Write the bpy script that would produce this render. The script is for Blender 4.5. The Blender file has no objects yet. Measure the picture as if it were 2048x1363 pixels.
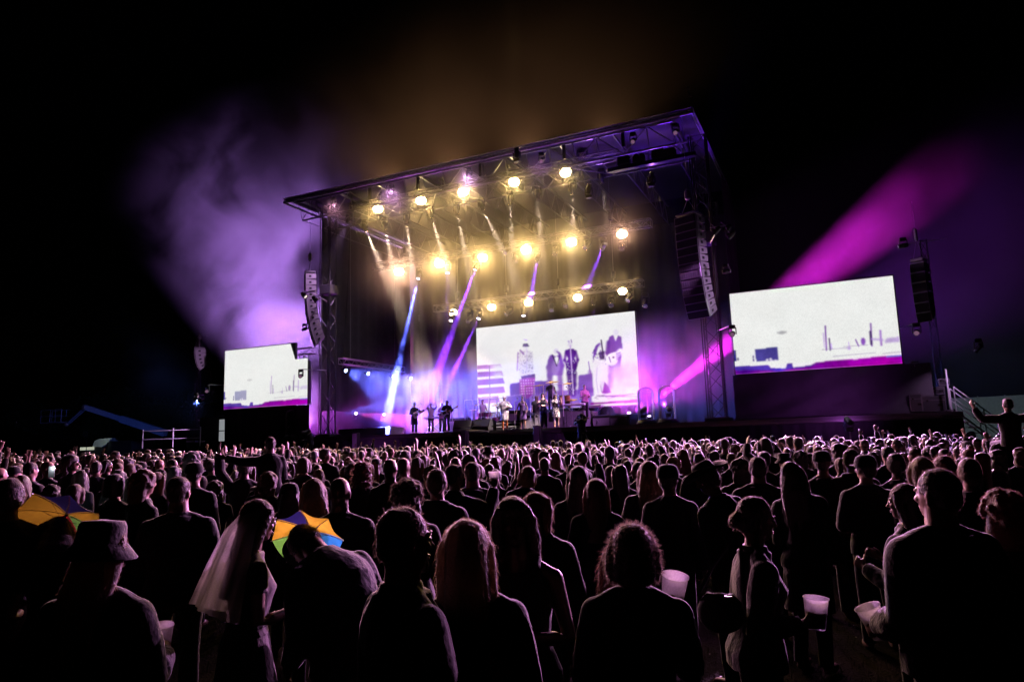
import bpy, math, random, time
import numpy as np
from math import sin, cos, pi, radians as R
from mathutils import Vector, Matrix, Quaternion
T0 = time.time()
scene = bpy.context.scene
COL = scene.collection
rng = random.Random(11)

# ---------------------------------------------------------------- camera
YAW, PITCH, ROLL = R(-24.65), R(8.24), R(-1.83)
CAMZ = 2.0
fw = Vector((sin(YAW)*cos(PITCH), cos(YAW)*cos(PITCH), sin(PITCH)))
_r = Vector((cos(YAW), -sin(YAW), 0)); _u = _r.cross(fw)
rt = _r*cos(ROLL) + _u*sin(ROLL); up = -_r*sin(ROLL) + _u*cos(ROLL)
cam = bpy.data.cameras.new('camera'); cam_o = bpy.data.objects.new('camera', cam); COL.objects.link(cam_o)
m = Matrix((rt, up, -fw)).transposed().to_4x4(); m.translation = (0, 0, CAMZ)
cam_o.matrix_world = m
cam.sensor_width = 36.0; cam.lens = 36.0*1400/2048
cam.clip_start = 0.05; cam.clip_end = 2000
scene.camera = cam_o

# ---------------------------------------------------------------- world, exposure, sampling
scene.view_settings.view_transform = 'Standard'; scene.view_settings.look = 'None'
scene.view_settings.exposure = 0.0; scene.view_settings.gamma = 1.0
w = bpy.data.worlds.new('World'); scene.world = w; w.use_nodes = True
nt = w.node_tree; bgn = nt.nodes['Background']
sky = nt.nodes.new('ShaderNodeTexSky'); sky.sky_type = 'NISHITA'; sky.sun_disc = False
sky.sun_elevation = R(-4); sky.sun_rotation = R(200)
nt.links.new(sky.outputs[0], bgn.inputs['Color']); bgn.inputs['Strength'].default_value = 0.004
scene.render.engine = 'CYCLES'
cy = scene.cycles
cy.use_denoising = True; cy.max_bounces = 5; cy.diffuse_bounces = 0; cy.glossy_bounces = 2
cy.transmission_bounces = 4; cy.transparent_max_bounces = 12; cy.volume_bounces = 0
cy.sample_clamp_indirect = 2.0; cy.sample_clamp_direct = 0.0; cy.use_light_tree = True; cy.use_adaptive_sampling = False
cy.caustics_reflective = False; cy.caustics_refractive = False
cy.volume_max_steps = 256

# ---------------------------------------------------------------- placing helpers
def ray(x, y): return fw + rt*((x-1024)/1400) - up*((y-681.5)/1400)
def at(x, y, Y):
    d = ray(x, y); return Vector((0, 0, CAMZ)) + d*(Y/d.y)
def atd(x, y, depth): return Vector((0, 0, CAMZ)) + ray(x, y)*depth
def to_px(p):
    d = Vector(p) - Vector((0, 0, CAMZ)); k = d.dot(fw)
    return (1024 + 1400*d.dot(rt)/k, 681.5 - 1400*d.dot(up)/k, k)
def gz(x, y=0):
    return 0.011*math.log1p(math.exp(-x/3.0))*3.0 - 0.022

# ---------------------------------------------------------------- materials
def mat(name, col, rough=0.6, metal=0.0, var=0.15, scale=8.0, bump=0.0, bscale=60.0, sheen=0.0, spec=0.5, objcol=False, attr=None, trans=0.0, alpha=1.0):
    M = bpy.data.materials.new(name); M.use_nodes = True
    n = M.node_tree.nodes; l = M.node_tree.links; b = n['Principled BSDF']
    b.inputs['Roughness'].default_value = rough; b.inputs['Metallic'].default_value = metal
    b.inputs['Specular IOR Level'].default_value = spec
    b.inputs['Sheen Weight'].default_value = sheen; b.inputs['Sheen Roughness'].default_value = 0.35
    b.inputs['Transmission Weight'].default_value = trans; b.inputs['Alpha'].default_value = alpha
    tc = n.new('ShaderNodeTexCoord'); nz = n.new('ShaderNodeTexNoise')
    nz.inputs['Scale'].default_value = scale; nz.inputs['Detail'].default_value = 5
    l.new(tc.outputs['Object'], nz.inputs['Vector'])
    mr = n.new('ShaderNodeMapRange'); mr.inputs[3].default_value = 1-var*2; mr.inputs[4].default_value = 1+var*2
    l.new(nz.outputs[0], mr.inputs[0])
    mx = n.new('ShaderNodeMix'); mx.data_type = 'RGBA'; mx.blend_type = 'MULTIPLY'; mx.inputs[0].default_value = 1.0
    if objcol:
        oi = n.new('ShaderNodeObjectInfo'); l.new(oi.outputs['Color'], mx.inputs[6])
    elif attr:
        an = n.new('ShaderNodeAttribute'); an.attribute_name = attr; l.new(an.outputs['Color'], mx.inputs[6])
    else:
        mx.inputs[6].default_value = (*col, 1)
    l.new(mr.outputs[0], mx.inputs[7]); l.new(mx.outputs[2], b.inputs['Base Color'])
    if bump:
        n2 = n.new('ShaderNodeTexNoise'); n2.inputs['Scale'].default_value = bscale; n2.inputs['Detail'].default_value = 4
        l.new(tc.outputs['Object'], n2.inputs['Vector'])
        bp = n.new('ShaderNodeBump'); bp.inputs['Strength'].default_value = bump; bp.inputs['Distance'].default_value = 0.02
        l.new(n2.outputs[0], bp.inputs['Height']); l.new(bp.outputs[0], b.inputs['Normal'])
    return M
def emat(name, col, strength, sample=False, attr=None, noise=0.0):
    M = bpy.data.materials.new(name); M.use_nodes = True
    n = M.node_tree.nodes; l = M.node_tree.links; n.remove(n['Principled BSDF'])
    e = n.new('ShaderNodeEmission'); e.inputs[0].default_value = (*col, 1); e.inputs[1].default_value = strength
    if attr:
        an = n.new('ShaderNodeAttribute'); an.attribute_name = attr
        src = an.outputs['Color']
        if noise:
            tc = n.new('ShaderNodeTexCoord'); nz = n.new('ShaderNodeTexNoise'); nz.inputs['Scale'].default_value = 22
            nz.inputs['Detail'].default_value = 1
            l.new(tc.outputs['Object'], nz.inputs['Vector'])
            mr = n.new('ShaderNodeMapRange'); mr.inputs[3].default_value = 1-noise; mr.inputs[4].default_value = 1+noise
            l.new(nz.outputs[0], mr.inputs[0])
            mx = n.new('ShaderNodeMix'); mx.data_type = 'RGBA'; mx.blend_type = 'MULTIPLY'; mx.inputs[0].default_value = 1.0
            l.new(src, mx.inputs[6]); l.new(mr.outputs[0], mx.inputs[7]); src = mx.outputs[2]
        l.new(src, e.inputs[0])
    l.new(e.outputs[0], n['Material Output'].inputs[0])
    M.cycles.emission_sampling = 'FRONT' if sample else 'NONE'
    return M
BLACK = mat('black_paint', (0.018, 0.018, 0.02), 0.45)
BLACKM = mat('black_matte', (0.02, 0.02, 0.022), 0.85)
STEEL = mat('galvanised_steel', (0.42, 0.42, 0.44), 0.38, 0.85, scale=20)
DSTEEL = mat('dark_steel', (0.07, 0.07, 0.075), 0.5, 0.5, scale=20)
ALU = mat('truss_aluminium', (0.24, 0.24, 0.25), 0.35, 0.8, scale=14)
DECK = mat('stage_deck_ply', (0.05, 0.045, 0.05), 0.35, scale=2.5, bump=0.1)
DRAPE = mat('black_drape', (0.03, 0.028, 0.032), 0.9, scale=3, sheen=0.2, bump=0.3, bscale=25)
GREYF = mat('speaker_grille', (0.35, 0.34, 0.36), 0.6, scale=30)
ROOFM = mat('roof_fabric', (0.07, 0.068, 0.07), 0.7, scale=1.2, bump=0.25, bscale=1.5)
CHROME = mat('chrome', (0.7, 0.7, 0.72), 0.18, 1.0, var=0.03)
WOOD = mat('varnished_wood', (0.35, 0.17, 0.06), 0.35, scale=6)
CREAM = mat('cream_lacquer', (0.75, 0.72, 0.66), 0.25, var=0.03)
WHITEP = mat('white_paint', (0.75, 0.75, 0.75), 0.5, var=0.05)
CASEM = mat('flight_case_laminate', (0.03, 0.03, 0.035), 0.4)

# ---------------------------------------------------------------- mesh builder
def frame_of(d):
    d = Vector(d).normalized()
    a = Vector((0, 0, 1)) if abs(d.z) < 0.9 else Vector((1, 0, 0))
    x = d.cross(a).normalized(); return x, x.cross(d).normalized(), d
class MB:
    def __init__(s): s.v = []; s.f = []; s.mi = []; s.cur = 0
    def add(s, vs, fs):
        o = len(s.v); s.v += [tuple(v) for v in vs]; s.f += [tuple(i+o for i in f) for f in fs]; s.mi += [s.cur]*len(fs); return s
    def box(s, c, size, rot=None):
        c = Vector(c); h = Vector(size)/2
        vs = [Vector((x*h.x, y*h.y, z*h.z)) for x in (-1, 1) for y in (-1, 1) for z in (-1, 1)]
        if rot is not None: vs = [rot @ v for v in vs]
        return s.add([c+v for v in vs], [(0,1,3,2),(4,6,7,5),(0,4,5,1),(2,3,7,6),(0,2,6,4),(1,5,7,3)])
    def bbox(s, c, size, bev=0.02, rot=None):        # box with chamfered edges
        c = Vector(c); h = Vector(size)/2; b = min(bev, min(h)*0.9); vs = []; 
        for z, k in ((-h.z, b), (-h.z+b, 0), (h.z-b, 0), (h.z, b)):
            X, Y = h.x-k, h.y-k; q = b
            ring = [(X-q,-Y),(X,-Y+q),(X,Y-q),(X-q,Y),(-X+q,Y),(-X,Y-q),(-X,-Y+q),(-X+q,-Y)]
            vs += [Vector((x, y, z)) for x, y in ring]
        if rot is not None: vs = [rot @ v for v in vs]
        fs = [tuple(range(7, -1, -1)), tuple(range(24, 32))]
        for r in range(3):
            for i in range(8): fs.append((r*8+i, r*8+(i+1) % 8, r*8+8+(i+1) % 8, r*8+8+i))
        return s.add([c+v for v in vs], fs)
    def tube(s, p0, p1, r0, r1=None, n=6, caps=True):
        p0, p1 = Vector(p0), Vector(p1); r1 = r0 if r1 is None else r1
        if (p1-p0).length < 1e-6: return s
        x, y, d = frame_of(p1-p0)
        vs = [p0+(x*cos(2*pi*i/n)+y*sin(2*pi*i/n))*r0 for i in range(n)] + [p1+(x*cos(2*pi*i/n)+y*sin(2*pi*i/n))*r1 for i in range(n)]
        fs = [(i, (i+1) % n, n+(i+1) % n, n+i) for i in range(n)]
        if caps: fs += [tuple(range(n-1, -1, -1)), tuple(range(n, 2*n))]
        return s.add(vs, fs)
    def path(s, pts, rs, n=6):
        pts = [Vector(p) for p in pts]
        if not hasattr(rs, '__len__'): rs = [rs]*len(pts)
        rings = []; px = None
        for i, p in enumerate(pts):
            d = (pts[min(i+1, len(pts)-1)]-pts[max(i-1, 0)])
            if d.length < 1e-9: d = Vector((0, 0, 1))
            d.normalize()
            if px is None: px, _, _ = frame_of(d)
            else: px = (px-d*px.dot(d)).normalized()
            y = d.cross(px)
            rings.append([p+(px*cos(2*pi*k/n)+y*sin(2*pi*k/n))*rs[i] for k in range(n)])
        return s.rings(rings)
    def rings(s, rings, close=True):
        n = len(rings[0]); vs = [v for r in rings for v in r]; fs = []
        for a in range(len(rings)-1):
            for i in range(n): fs.append((a*n+i, a*n+(i+1) % n, a*n+n+(i+1) % n, a*n+n+i))
        if close: fs += [tuple(range(n-1, -1, -1)), tuple(range((len(rings)-1)*n, len(rings)*n))]
        return s.add(vs, fs)
    def loft(s, secs, n=14, M=None, close=True):     # secs: (center, rx, ry) ellipses in the local XY plane of frame M
        rings = []
        for c, rx, ry in secs:
            c = Vector(c); r = [c+Vector((rx*cos(2*pi*i/n), ry*sin(2*pi*i/n), 0)) for i in range(n)]
            rings.append([M @ v for v in r] if M is not None else r)
        return s.rings(rings, close)
    def ell(s, c, r, M=None, nu=14, nv=9):
        c = Vector(c); secs = []
        for j in range(nv+1):
            t = -pi/2+pi*j/nv; k = max(cos(t), 0.02)
            secs.append(((c.x, c.y, c.z+r[2]*sin(t)), r[0]*k, r[1]*k))
        return s.loft(secs, nu, M)
    def lathe(s, c, prof, n=20, M=None, close=True):
        c = Vector(c); return s.loft([((c.x, c.y, c.z+z), r, r) for r, z in prof], n, M, close)
    def truss(s, p0, p1, w=0.4, h=0.4, bay=0.5, rc=0.025, rb=0.012, upv=(0, 0, 1), n=5):
        p0, p1 = Vector(p0), Vector(p1); d = p1-p0; L = d.length; d /= L
        upv = Vector(upv); sd = d.cross(upv).normalized(); uv = sd.cross(d)
        cs = [sd*(a*w/2)+uv*(b*h/2) for a, b in ((-1, -1), (1, -1), (1, 1), (-1, 1))]
        for c in cs: s.tube(p0+c, p1+c, rc, n=n)
        k = max(1, round(L/bay))
        for q in range(4):
            a, b = cs[q], cs[(q+1) % 4]
            for i in range(k):
                s0, s1 = p0+d*(L*i/k), p0+d*(L*(i+1)/k)
                if (i+q) % 2: s.tube(s0+a, s1+b, rb, n=4, caps=False)
                else: s.tube(s0+b, s1+a, rb, n=4, caps=False)
            s.tube(p0+a, p0+b, rb, n=4, caps=False); s.tube(p1+a, p1+b, rb, n=4, caps=False)
        return s
    def mesh(s, name, mats, smooth=False, origin=None):
        me = bpy.data.meshes.new(name)
        vs = s.v
        if origin is not None:
            o = Vector(origin); vs = [(v[0]-o.x, v[1]-o.y, v[2]-o.z) for v in vs]
        me.from_pydata(vs, [], s.f)
        for k in (mats if isinstance(mats, (list, tuple)) else [mats]): me.materials.append(k)
        if any(s.mi): me.polygons.foreach_set('material_index', s.mi)
        if smooth: me.polygons.foreach_set('use_smooth', [True]*len(me.polygons)); 
        me.update(); return me
    def build(s, name, mats, parent=None, smooth=False, origin=None, loc=None):
        # verts are in world space when the parent (an Empty) carries 'worldbuilt', else local
        if parent is not None and origin is None and parent.get('_w'): origin = parent.location
        o = bpy.data.objects.new(name, s.mesh(name, mats, smooth, origin)); COL.objects.link(o)
        if parent is not None: o.parent = parent
        if loc is not None: o.location = loc
        return o
def tag(o, label=None, cat=None, group=None, kind=None):
    if label: o['label'] = label
    if cat: o['category'] = cat
    if group: o['group'] = group
    if kind: o['kind'] = kind
    return o
WORLDBUILT = []
def thing(name, label, cat, loc=(0, 0, 0), rz=0, group=None, world=False):
    o = bpy.data.objects.new(name, None); COL.objects.link(o); o.empty_display_size = 0.2
    o.location = loc; o.rotation_euler = (0, 0, rz); tag(o, label, cat, group)
    if world: o['_w'] = 1; WORLDBUILT.append(o)
    return o
KIDS = {}
def copy_tree(o, parent=None):
    c = o.copy(); COL.objects.link(c)
    if parent is not None: c.parent = parent
    for ch in list(o.children): copy_tree(ch, c)
    return c

# ================================================================ SETTING
def build_ground():
    nx, ny = 120, 90
    xs = np.concatenate([np.linspace(-600, -62, 16), np.linspace(-60, 30, nx), np.linspace(32, 600, 16)])
    ys = np.concatenate([np.linspace(-200, -6, 8), np.linspace(-5, 60, ny), np.linspace(63, 900, 16)])
    r = np.random.RandomState(3)
    V = []
    for y in ys:
        for x in xs:
            b = 0.02*sin(x*1.3+y*0.7)*cos(y*1.1-x*0.4) if -60 < x < 30 and -5 < y < 60 else 0
            V.append((x, y, gz(max(-60, x))+b))
    n = len(xs); F = [(j*n+i, j*n+i+1, (j+1)*n+i+1, (j+1)*n+i) for j in range(len(ys)-1) for i in range(n-1)]
    g = MB(); g.v = V; g.f = F; g.mi = [0]*len(F)
    M = bpy.data.materials.new('trampled_field'); M.use_nodes = True
    nn = M.node_tree.nodes; l = M.node_tree.links; b = nn['Principled BSDF']; b.inputs['Roughness'].default_value = 0.9; b.inputs['Specular IOR Level'].default_value = .04
    tc = nn.new('ShaderNodeTexCoord')
    n1 = nn.new('ShaderNodeTexNoise'); n1.inputs['Scale'].default_value = 1.1; n1.inputs['Detail'].default_value = 8
    n2 = nn.new('ShaderNodeTexNoise'); n2.inputs['Scale'].default_value = 38; n2.inputs['Detail'].default_value = 6
    for q in (n1, n2): l.new(tc.outputs['Object'], q.inputs['Vector'])
    cr = nn.new('ShaderNodeValToRGB'); cr.color_ramp.elements[0].position = .35; cr.color_ramp.elements[1].position = .68
    cr.color_ramp.elements[0].color = (0.013, 0.014, 0.004, 1); cr.color_ramp.elements[1].color = (0.034, 0.025, 0.009, 1)
    l.new(n1.outputs[0], cr.inputs[0])
    mx = nn.new('ShaderNodeMix'); mx.data_type = 'RGBA'; mx.blend_type = 'MULTIPLY'; mx.inputs[0].default_value = .85
    l.new(cr.outputs[0], mx.inputs[6]); l.new(n2.outputs[0], mx.inputs[7]); 
    l.new(mx.outputs[2], b.inputs['Base Color'])
    bp = nn.new('ShaderNodeBump'); bp.inputs['Strength'].default_value = .9; bp.inputs['Distance'].default_value = .04
    l.new(n2.outputs[0], bp.inputs['Height']); l.new(bp.outputs[0], b.inputs['Normal'])
    tag(g.build('ground', M, smooth=True), kind='structure')
build_ground()
def build_grass():
    g = MB(); r = random.Random(5)
    for i in range(26000):
        d = 2.2+11*r.random()**1.3; a = YAW + R(-40+84*r.random())
        x, y = d*sin(a), d*cos(a); z = gz(x)-0.01
        if r.random() < .35 and sin(x*2.1)*cos(y*1.7) > .1: continue
        h = .025+.05*r.random(); t = r.random()*6.28; wv = .004; lx, ly = (r.random()-.5)*.06, (r.random()-.5)*.06
        g.add([(x-wv*cos(t), y-wv*sin(t), z), (x+wv*cos(t), y+wv*sin(t), z), (x+lx, y+ly, z+h)], [(0, 1, 2)])
    tag(g.build('grass', mat('grass_blades', (.06, .065, .02), .6, var=.3)), kind='stuff')
build_grass()
def build_litter():
    g = MB(); r = random.Random(8)
    for i in range(150):
        d = 2.6+6*r.random(); a = YAW+R(-5+40*r.random()); x, y = d*sin(a), d*cos(a); z = gz(x)+.012; s = r.uniform(.006, .022); t = r.random()*6.28
        q = [(x+s*cos(t+k*1.57)*r.uniform(.5, 1.3), y+s*sin(t+k*1.57)*r.uniform(.5, 1.3), z+r.uniform(0, .012)) for k in range(4)]; g.add(q, [(0, 1, 2, 3)])
    tag(g.build('litter', WHITEP), kind='stuff')
build_litter()
# ================================================================ STAGE
DZ = 2.68; SF = 33.5
def wavy_sheet(b, x0, x1, z0, z1, Y, amp=.12, wl=.55, nx=120, nz=14, seed=0, sag=0):
    r = random.Random(seed); ph = [r.random()*6 for _ in range(6)]
    vs = []
    for j in range(nz+1):
        for i in range(nx+1):
            x = x0+(x1-x0)*i/nx; t = j/nz; z = z0+(z1-z0)*t
            q = 2*pi*x/wl
            d = amp*(sin(q+ph[0]+.8*sin(x*.7+ph[1]))*.6+.4*sin(q*.53+ph[2]+t*1.5))*(1-.35*t)
            if sag: d += sag*sin(2.2*math.hypot((x-x0), (z1-z))*2.0)*.5
            vs.append((x, Y+d, z))
    n = nx+1
    return b.add(vs, [(j*n+i, j*n+i+1, (j+1)*n+i+1, (j+1)*n+i) for j in range(nz) for i in range(nx)])
st = thing('stage_platform', 'long raised black stage with black skirt behind the crowd', 'stage', (-17, SF, 0), world=True)
MB().box((-16.6, 40, DZ-.12), (42.4, 13, .24)).build('deck', DECK, st)
b = MB(); wavy_sheet(b, -37.8, 4.6, -.05, DZ-.26, SF+.12, .05, .45, 700, 5, 2); b.build('skirt', DRAPE, st)
MB().box((-16.6, SF-.03, DZ-.07), (42.4, .05, .13)).build('edge_trim', BLACK, st)
b = MB()
for x in np.arange(-37.6, 4.6, 2.4):
    for y in (34.2, 36.8, 41, 46): b.tube((x, y, -.2), (x, y, DZ-.25), .04)
b.build('scaffold_legs', STEEL, st); st.children[-1].name = 'support_frame'

EDGEM = mat('lit_aluminium_edge', (.7, .7, .72), .45, .2, scale=10)  # paler than the truss metal: light along the roof edge put into the colour
# roof ------------------------------------------------------------
X0, X1, RZ = -30.84, -5.13, 17.57
rf = thing('stage_roof', 'big flat stage roof of fabric on lattice trusses over the band', 'stage roof', (-18, 39, RZ), world=True)
b = MB(); n = 60; vs = []
for j in range(15):
    for i in range(n+1):
        x = X0+(X1-X0)*i/n; y = 33.0+13.5*j/14
        vs.append((x, y, RZ+.30+.24*j/14-.03*abs(sin(pi*(i/n)*8))*min(1, j/2)))
b.add(vs, [(j*(n+1)+i, j*(n+1)+i+1, (j+1)*(n+1)+i+1, (j+1)*(n+1)+i) for j in range(14) for i in range(n)])
b.build('canopy', ROOFM, rf, smooth=True)
b = MB(); b.tube((X0, 33, RZ), (X1, 33, RZ), .075, n=8); b.tube((X0, 33, RZ+.16), (X1, 33, RZ+.16), .05, n=8); b.build('front_edge_tube', EDGEM, rf)
for x in (X0, X1):
    b = MB(); b.tube((x, 33, RZ), (x, 46.5, RZ), .06, n=8); b.tube((x, 33, RZ+.3), (x, 46.5, RZ+.3), .045, n=8); b.build('side_edge_tube', EDGEM, rf)
def panel_truss(p0, p1, q0, q1, bays, rc=.055, rb=.028):       # flat lattice between two chords
    b = MB(); p0, p1, q0, q1 = map(Vector, (p0, p1, q0, q1))
    b.tube(p0, p1, rc, n=7); b.tube(q0, q1, rc, n=7)
    for i in range(bays+1):
        a, c = p0.lerp(p1, i/bays), q0.lerp(q1, i/bays); b.tube(a, c, rb, n=5)
        if i < bays:
            a2, c2 = p0.lerp(p1, (i+1)/bays), q0.lerp(q1, (i+1)/bays)
            b.tube(a, c2, rb, n=5) if i % 2 else b.tube(c, a2, rb, n=5)
    return b
panel_truss((X0+1, 33.25, RZ-.08), (X1-1, 33.25, RZ-.08), (X0+1, 33.6, RZ-1.15), (X1-1, 33.6, RZ-1.15), 18).build('front_lattice', ALU, rf)
panel_truss((X0+1, 33.6, RZ-1.15), (X1-1, 33.6, RZ-1.15), (X0+1, 36.2, RZ-1.1), (X1-1, 36.2, RZ-1.1), 12).build('bottom_lattice', ALU, rf)
panel_truss((X0+.5, 36.2, RZ-.05), (X1-.5, 36.2, RZ-.05), (X0+.5, 36.2, RZ-1.1), (X1-.5, 36.2, RZ-1.1), 20).build('middle_lattice', ALU, rf)
for i in range(9):
    x = X0+1.2+(X1-X0-2.4)*i/8
    b = MB(); b.tube((x, 33.3, RZ-.02), (x, 46.3, RZ-.02), .07, n=6); b.tube((x, 36, RZ-1.3), (x, 46.3, RZ-1.3), .04, n=6)
    for k in range(6):
        y = 36+10*k/6; b.tube((x, y, RZ-1.3), (x, y+.85, RZ-.02), .022, n=4); b.tube((x, y+.85, RZ-.02), (x, y+1.7, RZ-1.3), .022, n=4)
    b.build('rafter', ALU, rf)
for x in (-24.4, -21.0, -16.9, -11.9, -8.7):
    MB().bbox((x, 33.32, RZ-.42), (.16, .16, .9), .02).build('hoist_bracket', BLACK, rf)
wp = MB().bbox((-7.6, 34.4, RZ-1.55), (4.6, .35, .22), .03); wp.build('rigging_beam', BLACK, rf)
for x, s in ((-9.0, .5), (-8.2, .42), (-7.2, .55), (-6.6, .4)):
    MB().bbox((x, 34.4, RZ-1.55+.11+s/2), (.6, .5, s), .04).build('hoist_motor', BLACKM, rf)
b = MB(); b.path([at(1384, 225, 33), at(1383, 205, 33), at(1376, 183, 33), at(1377, 172, 33)], .03); b.ell(at(1375, 178, 33), (.11, .11, .09)); b.ell(at(1380, 192, 33), (.09, .08, .1)); b.build('mast_tip', ALU, rf)

def tower(label, x, y, w, top):
    t = thing('roof_tower', label, 'tower', (x, y, DZ), group='lattice towers carrying the roof')
    MB().truss((0, 0, 0), (0, 0, top-DZ), w, w, .75, .045, .02, (0, 1, 0)).build('mast', DSTEEL, t)
    MB().bbox((0, 0, .1), (w+.5, w+.5, .2), .03).build('base_block', BLACK, t)
    b = MB(); b.truss((0, 0, 0), (0, 0, .01), .1, .1); 
    b = MB(); [b.tube((sx*(w/2+.09), -w/2-.08, 0), (sx*(w/2+.09), -w/2-.08, top-DZ), .03) for sx in (-1, 1)]; b.build('cable', BLACK, t)
    b = MB(); b.bbox((0, 0, (top-DZ)*.63), (w+.22, w+.22, .6), .04); b.build('sleeve_block', DSTEEL, t)
    return t
tower('lattice roof tower between the small screen and the drum side, with line array in front', -29.0, 35.2, .62, RZ)
tower('lattice roof tower beside the magenta beam, left of the bright right screen', -5.25, 35.2, .7, RZ-.4)
tower('rear lattice roof tower behind the blue side lights', -29.5, 47.4, .6, RZ)
tower('rear lattice roof tower in the dark behind the right line array', -6.5, 47.4, .6, RZ)

# drapes ------------------------------------------------------------
b = MB(); wavy_sheet(b, -31, -5.2, DZ, 16.6, 46.9, .15, .9, 260, 10, 7); tag(b.build('back_drape', BLACKM, smooth=True), 'tall black drape closing the back of the stage', 'curtain')
def side_drape(x, y0, y1, z0, z1, lab, m_, seed):
    b = MB(); wavy_sheet(b, y0, y1, z0, z1, 0, .07, 1.1, 110, 12, seed)
    b.v = [(x+v[1]*1.0, v[0], v[2]) for v in b.v]
    return tag(b.build('side_drape', m_, smooth=True), lab, 'curtain')
SCRIM = mat('grey_scrim', (.085, .08, .09), .85, scale=2, sheen=.2, bump=.3, bscale=14)
side_drape(-30.2, 36.0, 46.5, 4.4, 17.4, 'hanging grey scrim folded along the stage side behind the side light truss', SCRIM, 3)
side_drape(-5.0, 41.5, 46.5, DZ, 17.4, 'hanging dark scrim along the stage side behind the right line array', BLACKM, 4)
b = MB(); r_ = random.Random(4); vs = []; nx, nz = 150, 50
for j in range(nz+1):
    for i in range(nx+1):
        x = -4.35+8.1*i/nx; t = j/nz; z = DZ+.02+t*(4.78-DZ); u, v = i/nx*8.1, (1-t)*2.1
        d = .10*sin(3.4*math.hypot(u+1.0, v*2.2+.2)+.6*sin(v*3))*math.exp(-u*.16)+.05*sin(5*(u*.5+v)+1.3)
        vs.append((x, 34.35+d, z))
b.add(vs, [(j*(nx+1)+i, j*(nx+1)+i+1, (j+1)*(nx+1)+i+1, (j+1)*(nx+1)+i) for j in range(nz) for i in range(nx)])
tag(b.build('scrim_curtain', SCRIM, smooth=True), 'sagging dark scrim stretched below the right video screen', 'curtain')
b = MB(); wavy_sheet(b, -37.3, -30.1, DZ+.02, 4.75, 34.75, .10, .8, 110, 10, 9)
tag(b.build('scrim_curtain', SCRIM, smooth=True), 'dark scrim hanging below the left video screen', 'curtain')

# ================================================================ SCREENS
def homog(src):     # unit square (u right, v down) from 4 image points TL TR BR BL
    A = []; B = []
    for (x, y), (u, v) in zip(src, ((0, 0), (1, 0), (1, 1), (0, 1))):
        A += [[x, y, 1, 0, 0, 0, -u*x, -u*y], [0, 0, 0, x, y, 1, -v*x, -v*y]]; B += [u, v]
    h = np.linalg.solve(np.array(A, float), np.array(B, float)); H = np.append(h, 1).reshape(3, 3)
    def f(x, y):
        q = H @ np.array([x, y, 1.0]); return q[0]/q[2], q[1]/q[2]
    return f
class Canvas:
    def __init__(s, w, h, bg): s.w, s.h = w, h; s.a = np.ones((h, w, 3))*np.array(bg); s.U, s.V = np.meshgrid((np.arange(w)+.5)/w, (np.arange(h)+.5)/h)
    def poly(s, pts, col, al=1.0, soft=0):
        x, y = s.U, s.V; ins = np.zeros(x.shape, bool); n = len(pts)
        for i in range(n):
            (x0, y0), (x1, y1) = pts[i], pts[(i+1) % n]
            if y0 == y1: continue
            c = ((y0 > y) != (y1 > y)) & (x < (x1-x0)*(y-y0)/(y1-y0)+x0); ins ^= c
        k = ins.astype(float)*al
        for _ in range(soft): k = (k+np.roll(k, 1, 0)+np.roll(k, -1, 0)+np.roll(k, 1, 1)+np.roll(k, -1, 1))/5
        s.a = s.a*(1-k[..., None])+np.array(col)*k[..., None]; return s
    def ell(s, c, r, col, al=1.0, soft=1, rot=0):
        dx, dy = s.U-c[0], s.V-c[1]; 
        k = (((dx/r[0])**2+(dy/r[1])**2) < 1).astype(float)*al
        for _ in range(soft): k = (k+np.roll(k, 1, 0)+np.roll(k, -1, 0)+np.roll(k, 1, 1)+np.roll(k, -1, 1))/5
        s.a = s.a*(1-k[..., None])+np.array(col)*k[..., None]; return s
    def blob(s, c, r, col, al=1.0):
        k = al*np.exp(-((s.U-c[0])/r[0])**2-((s.V-c[1])/r[1])**2); s.a = s.a*(1-k[..., None])+np.array(col)*k[..., None]; return s
    def line(s, p, q, wd, col, al=1.0):
        px_, py_ = q[0]-p[0], q[1]-p[1]; L = px_*px_+py_*py_*(s.h/s.w)**2+1e-12; asp = s.h/s.w
        t = np.clip(((s.U-p[0])*px_+(s.V-p[1])*py_*asp*asp)/L, 0, 1)
        d = np.hypot(s.U-p[0]-t*px_, (s.V-p[1]-t*py_)*asp); k = np.clip(1.5-d/wd, 0, 1)*al
        s.a = s.a*(1-k[..., None])+np.array(col)*k[..., None]; return s
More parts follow.
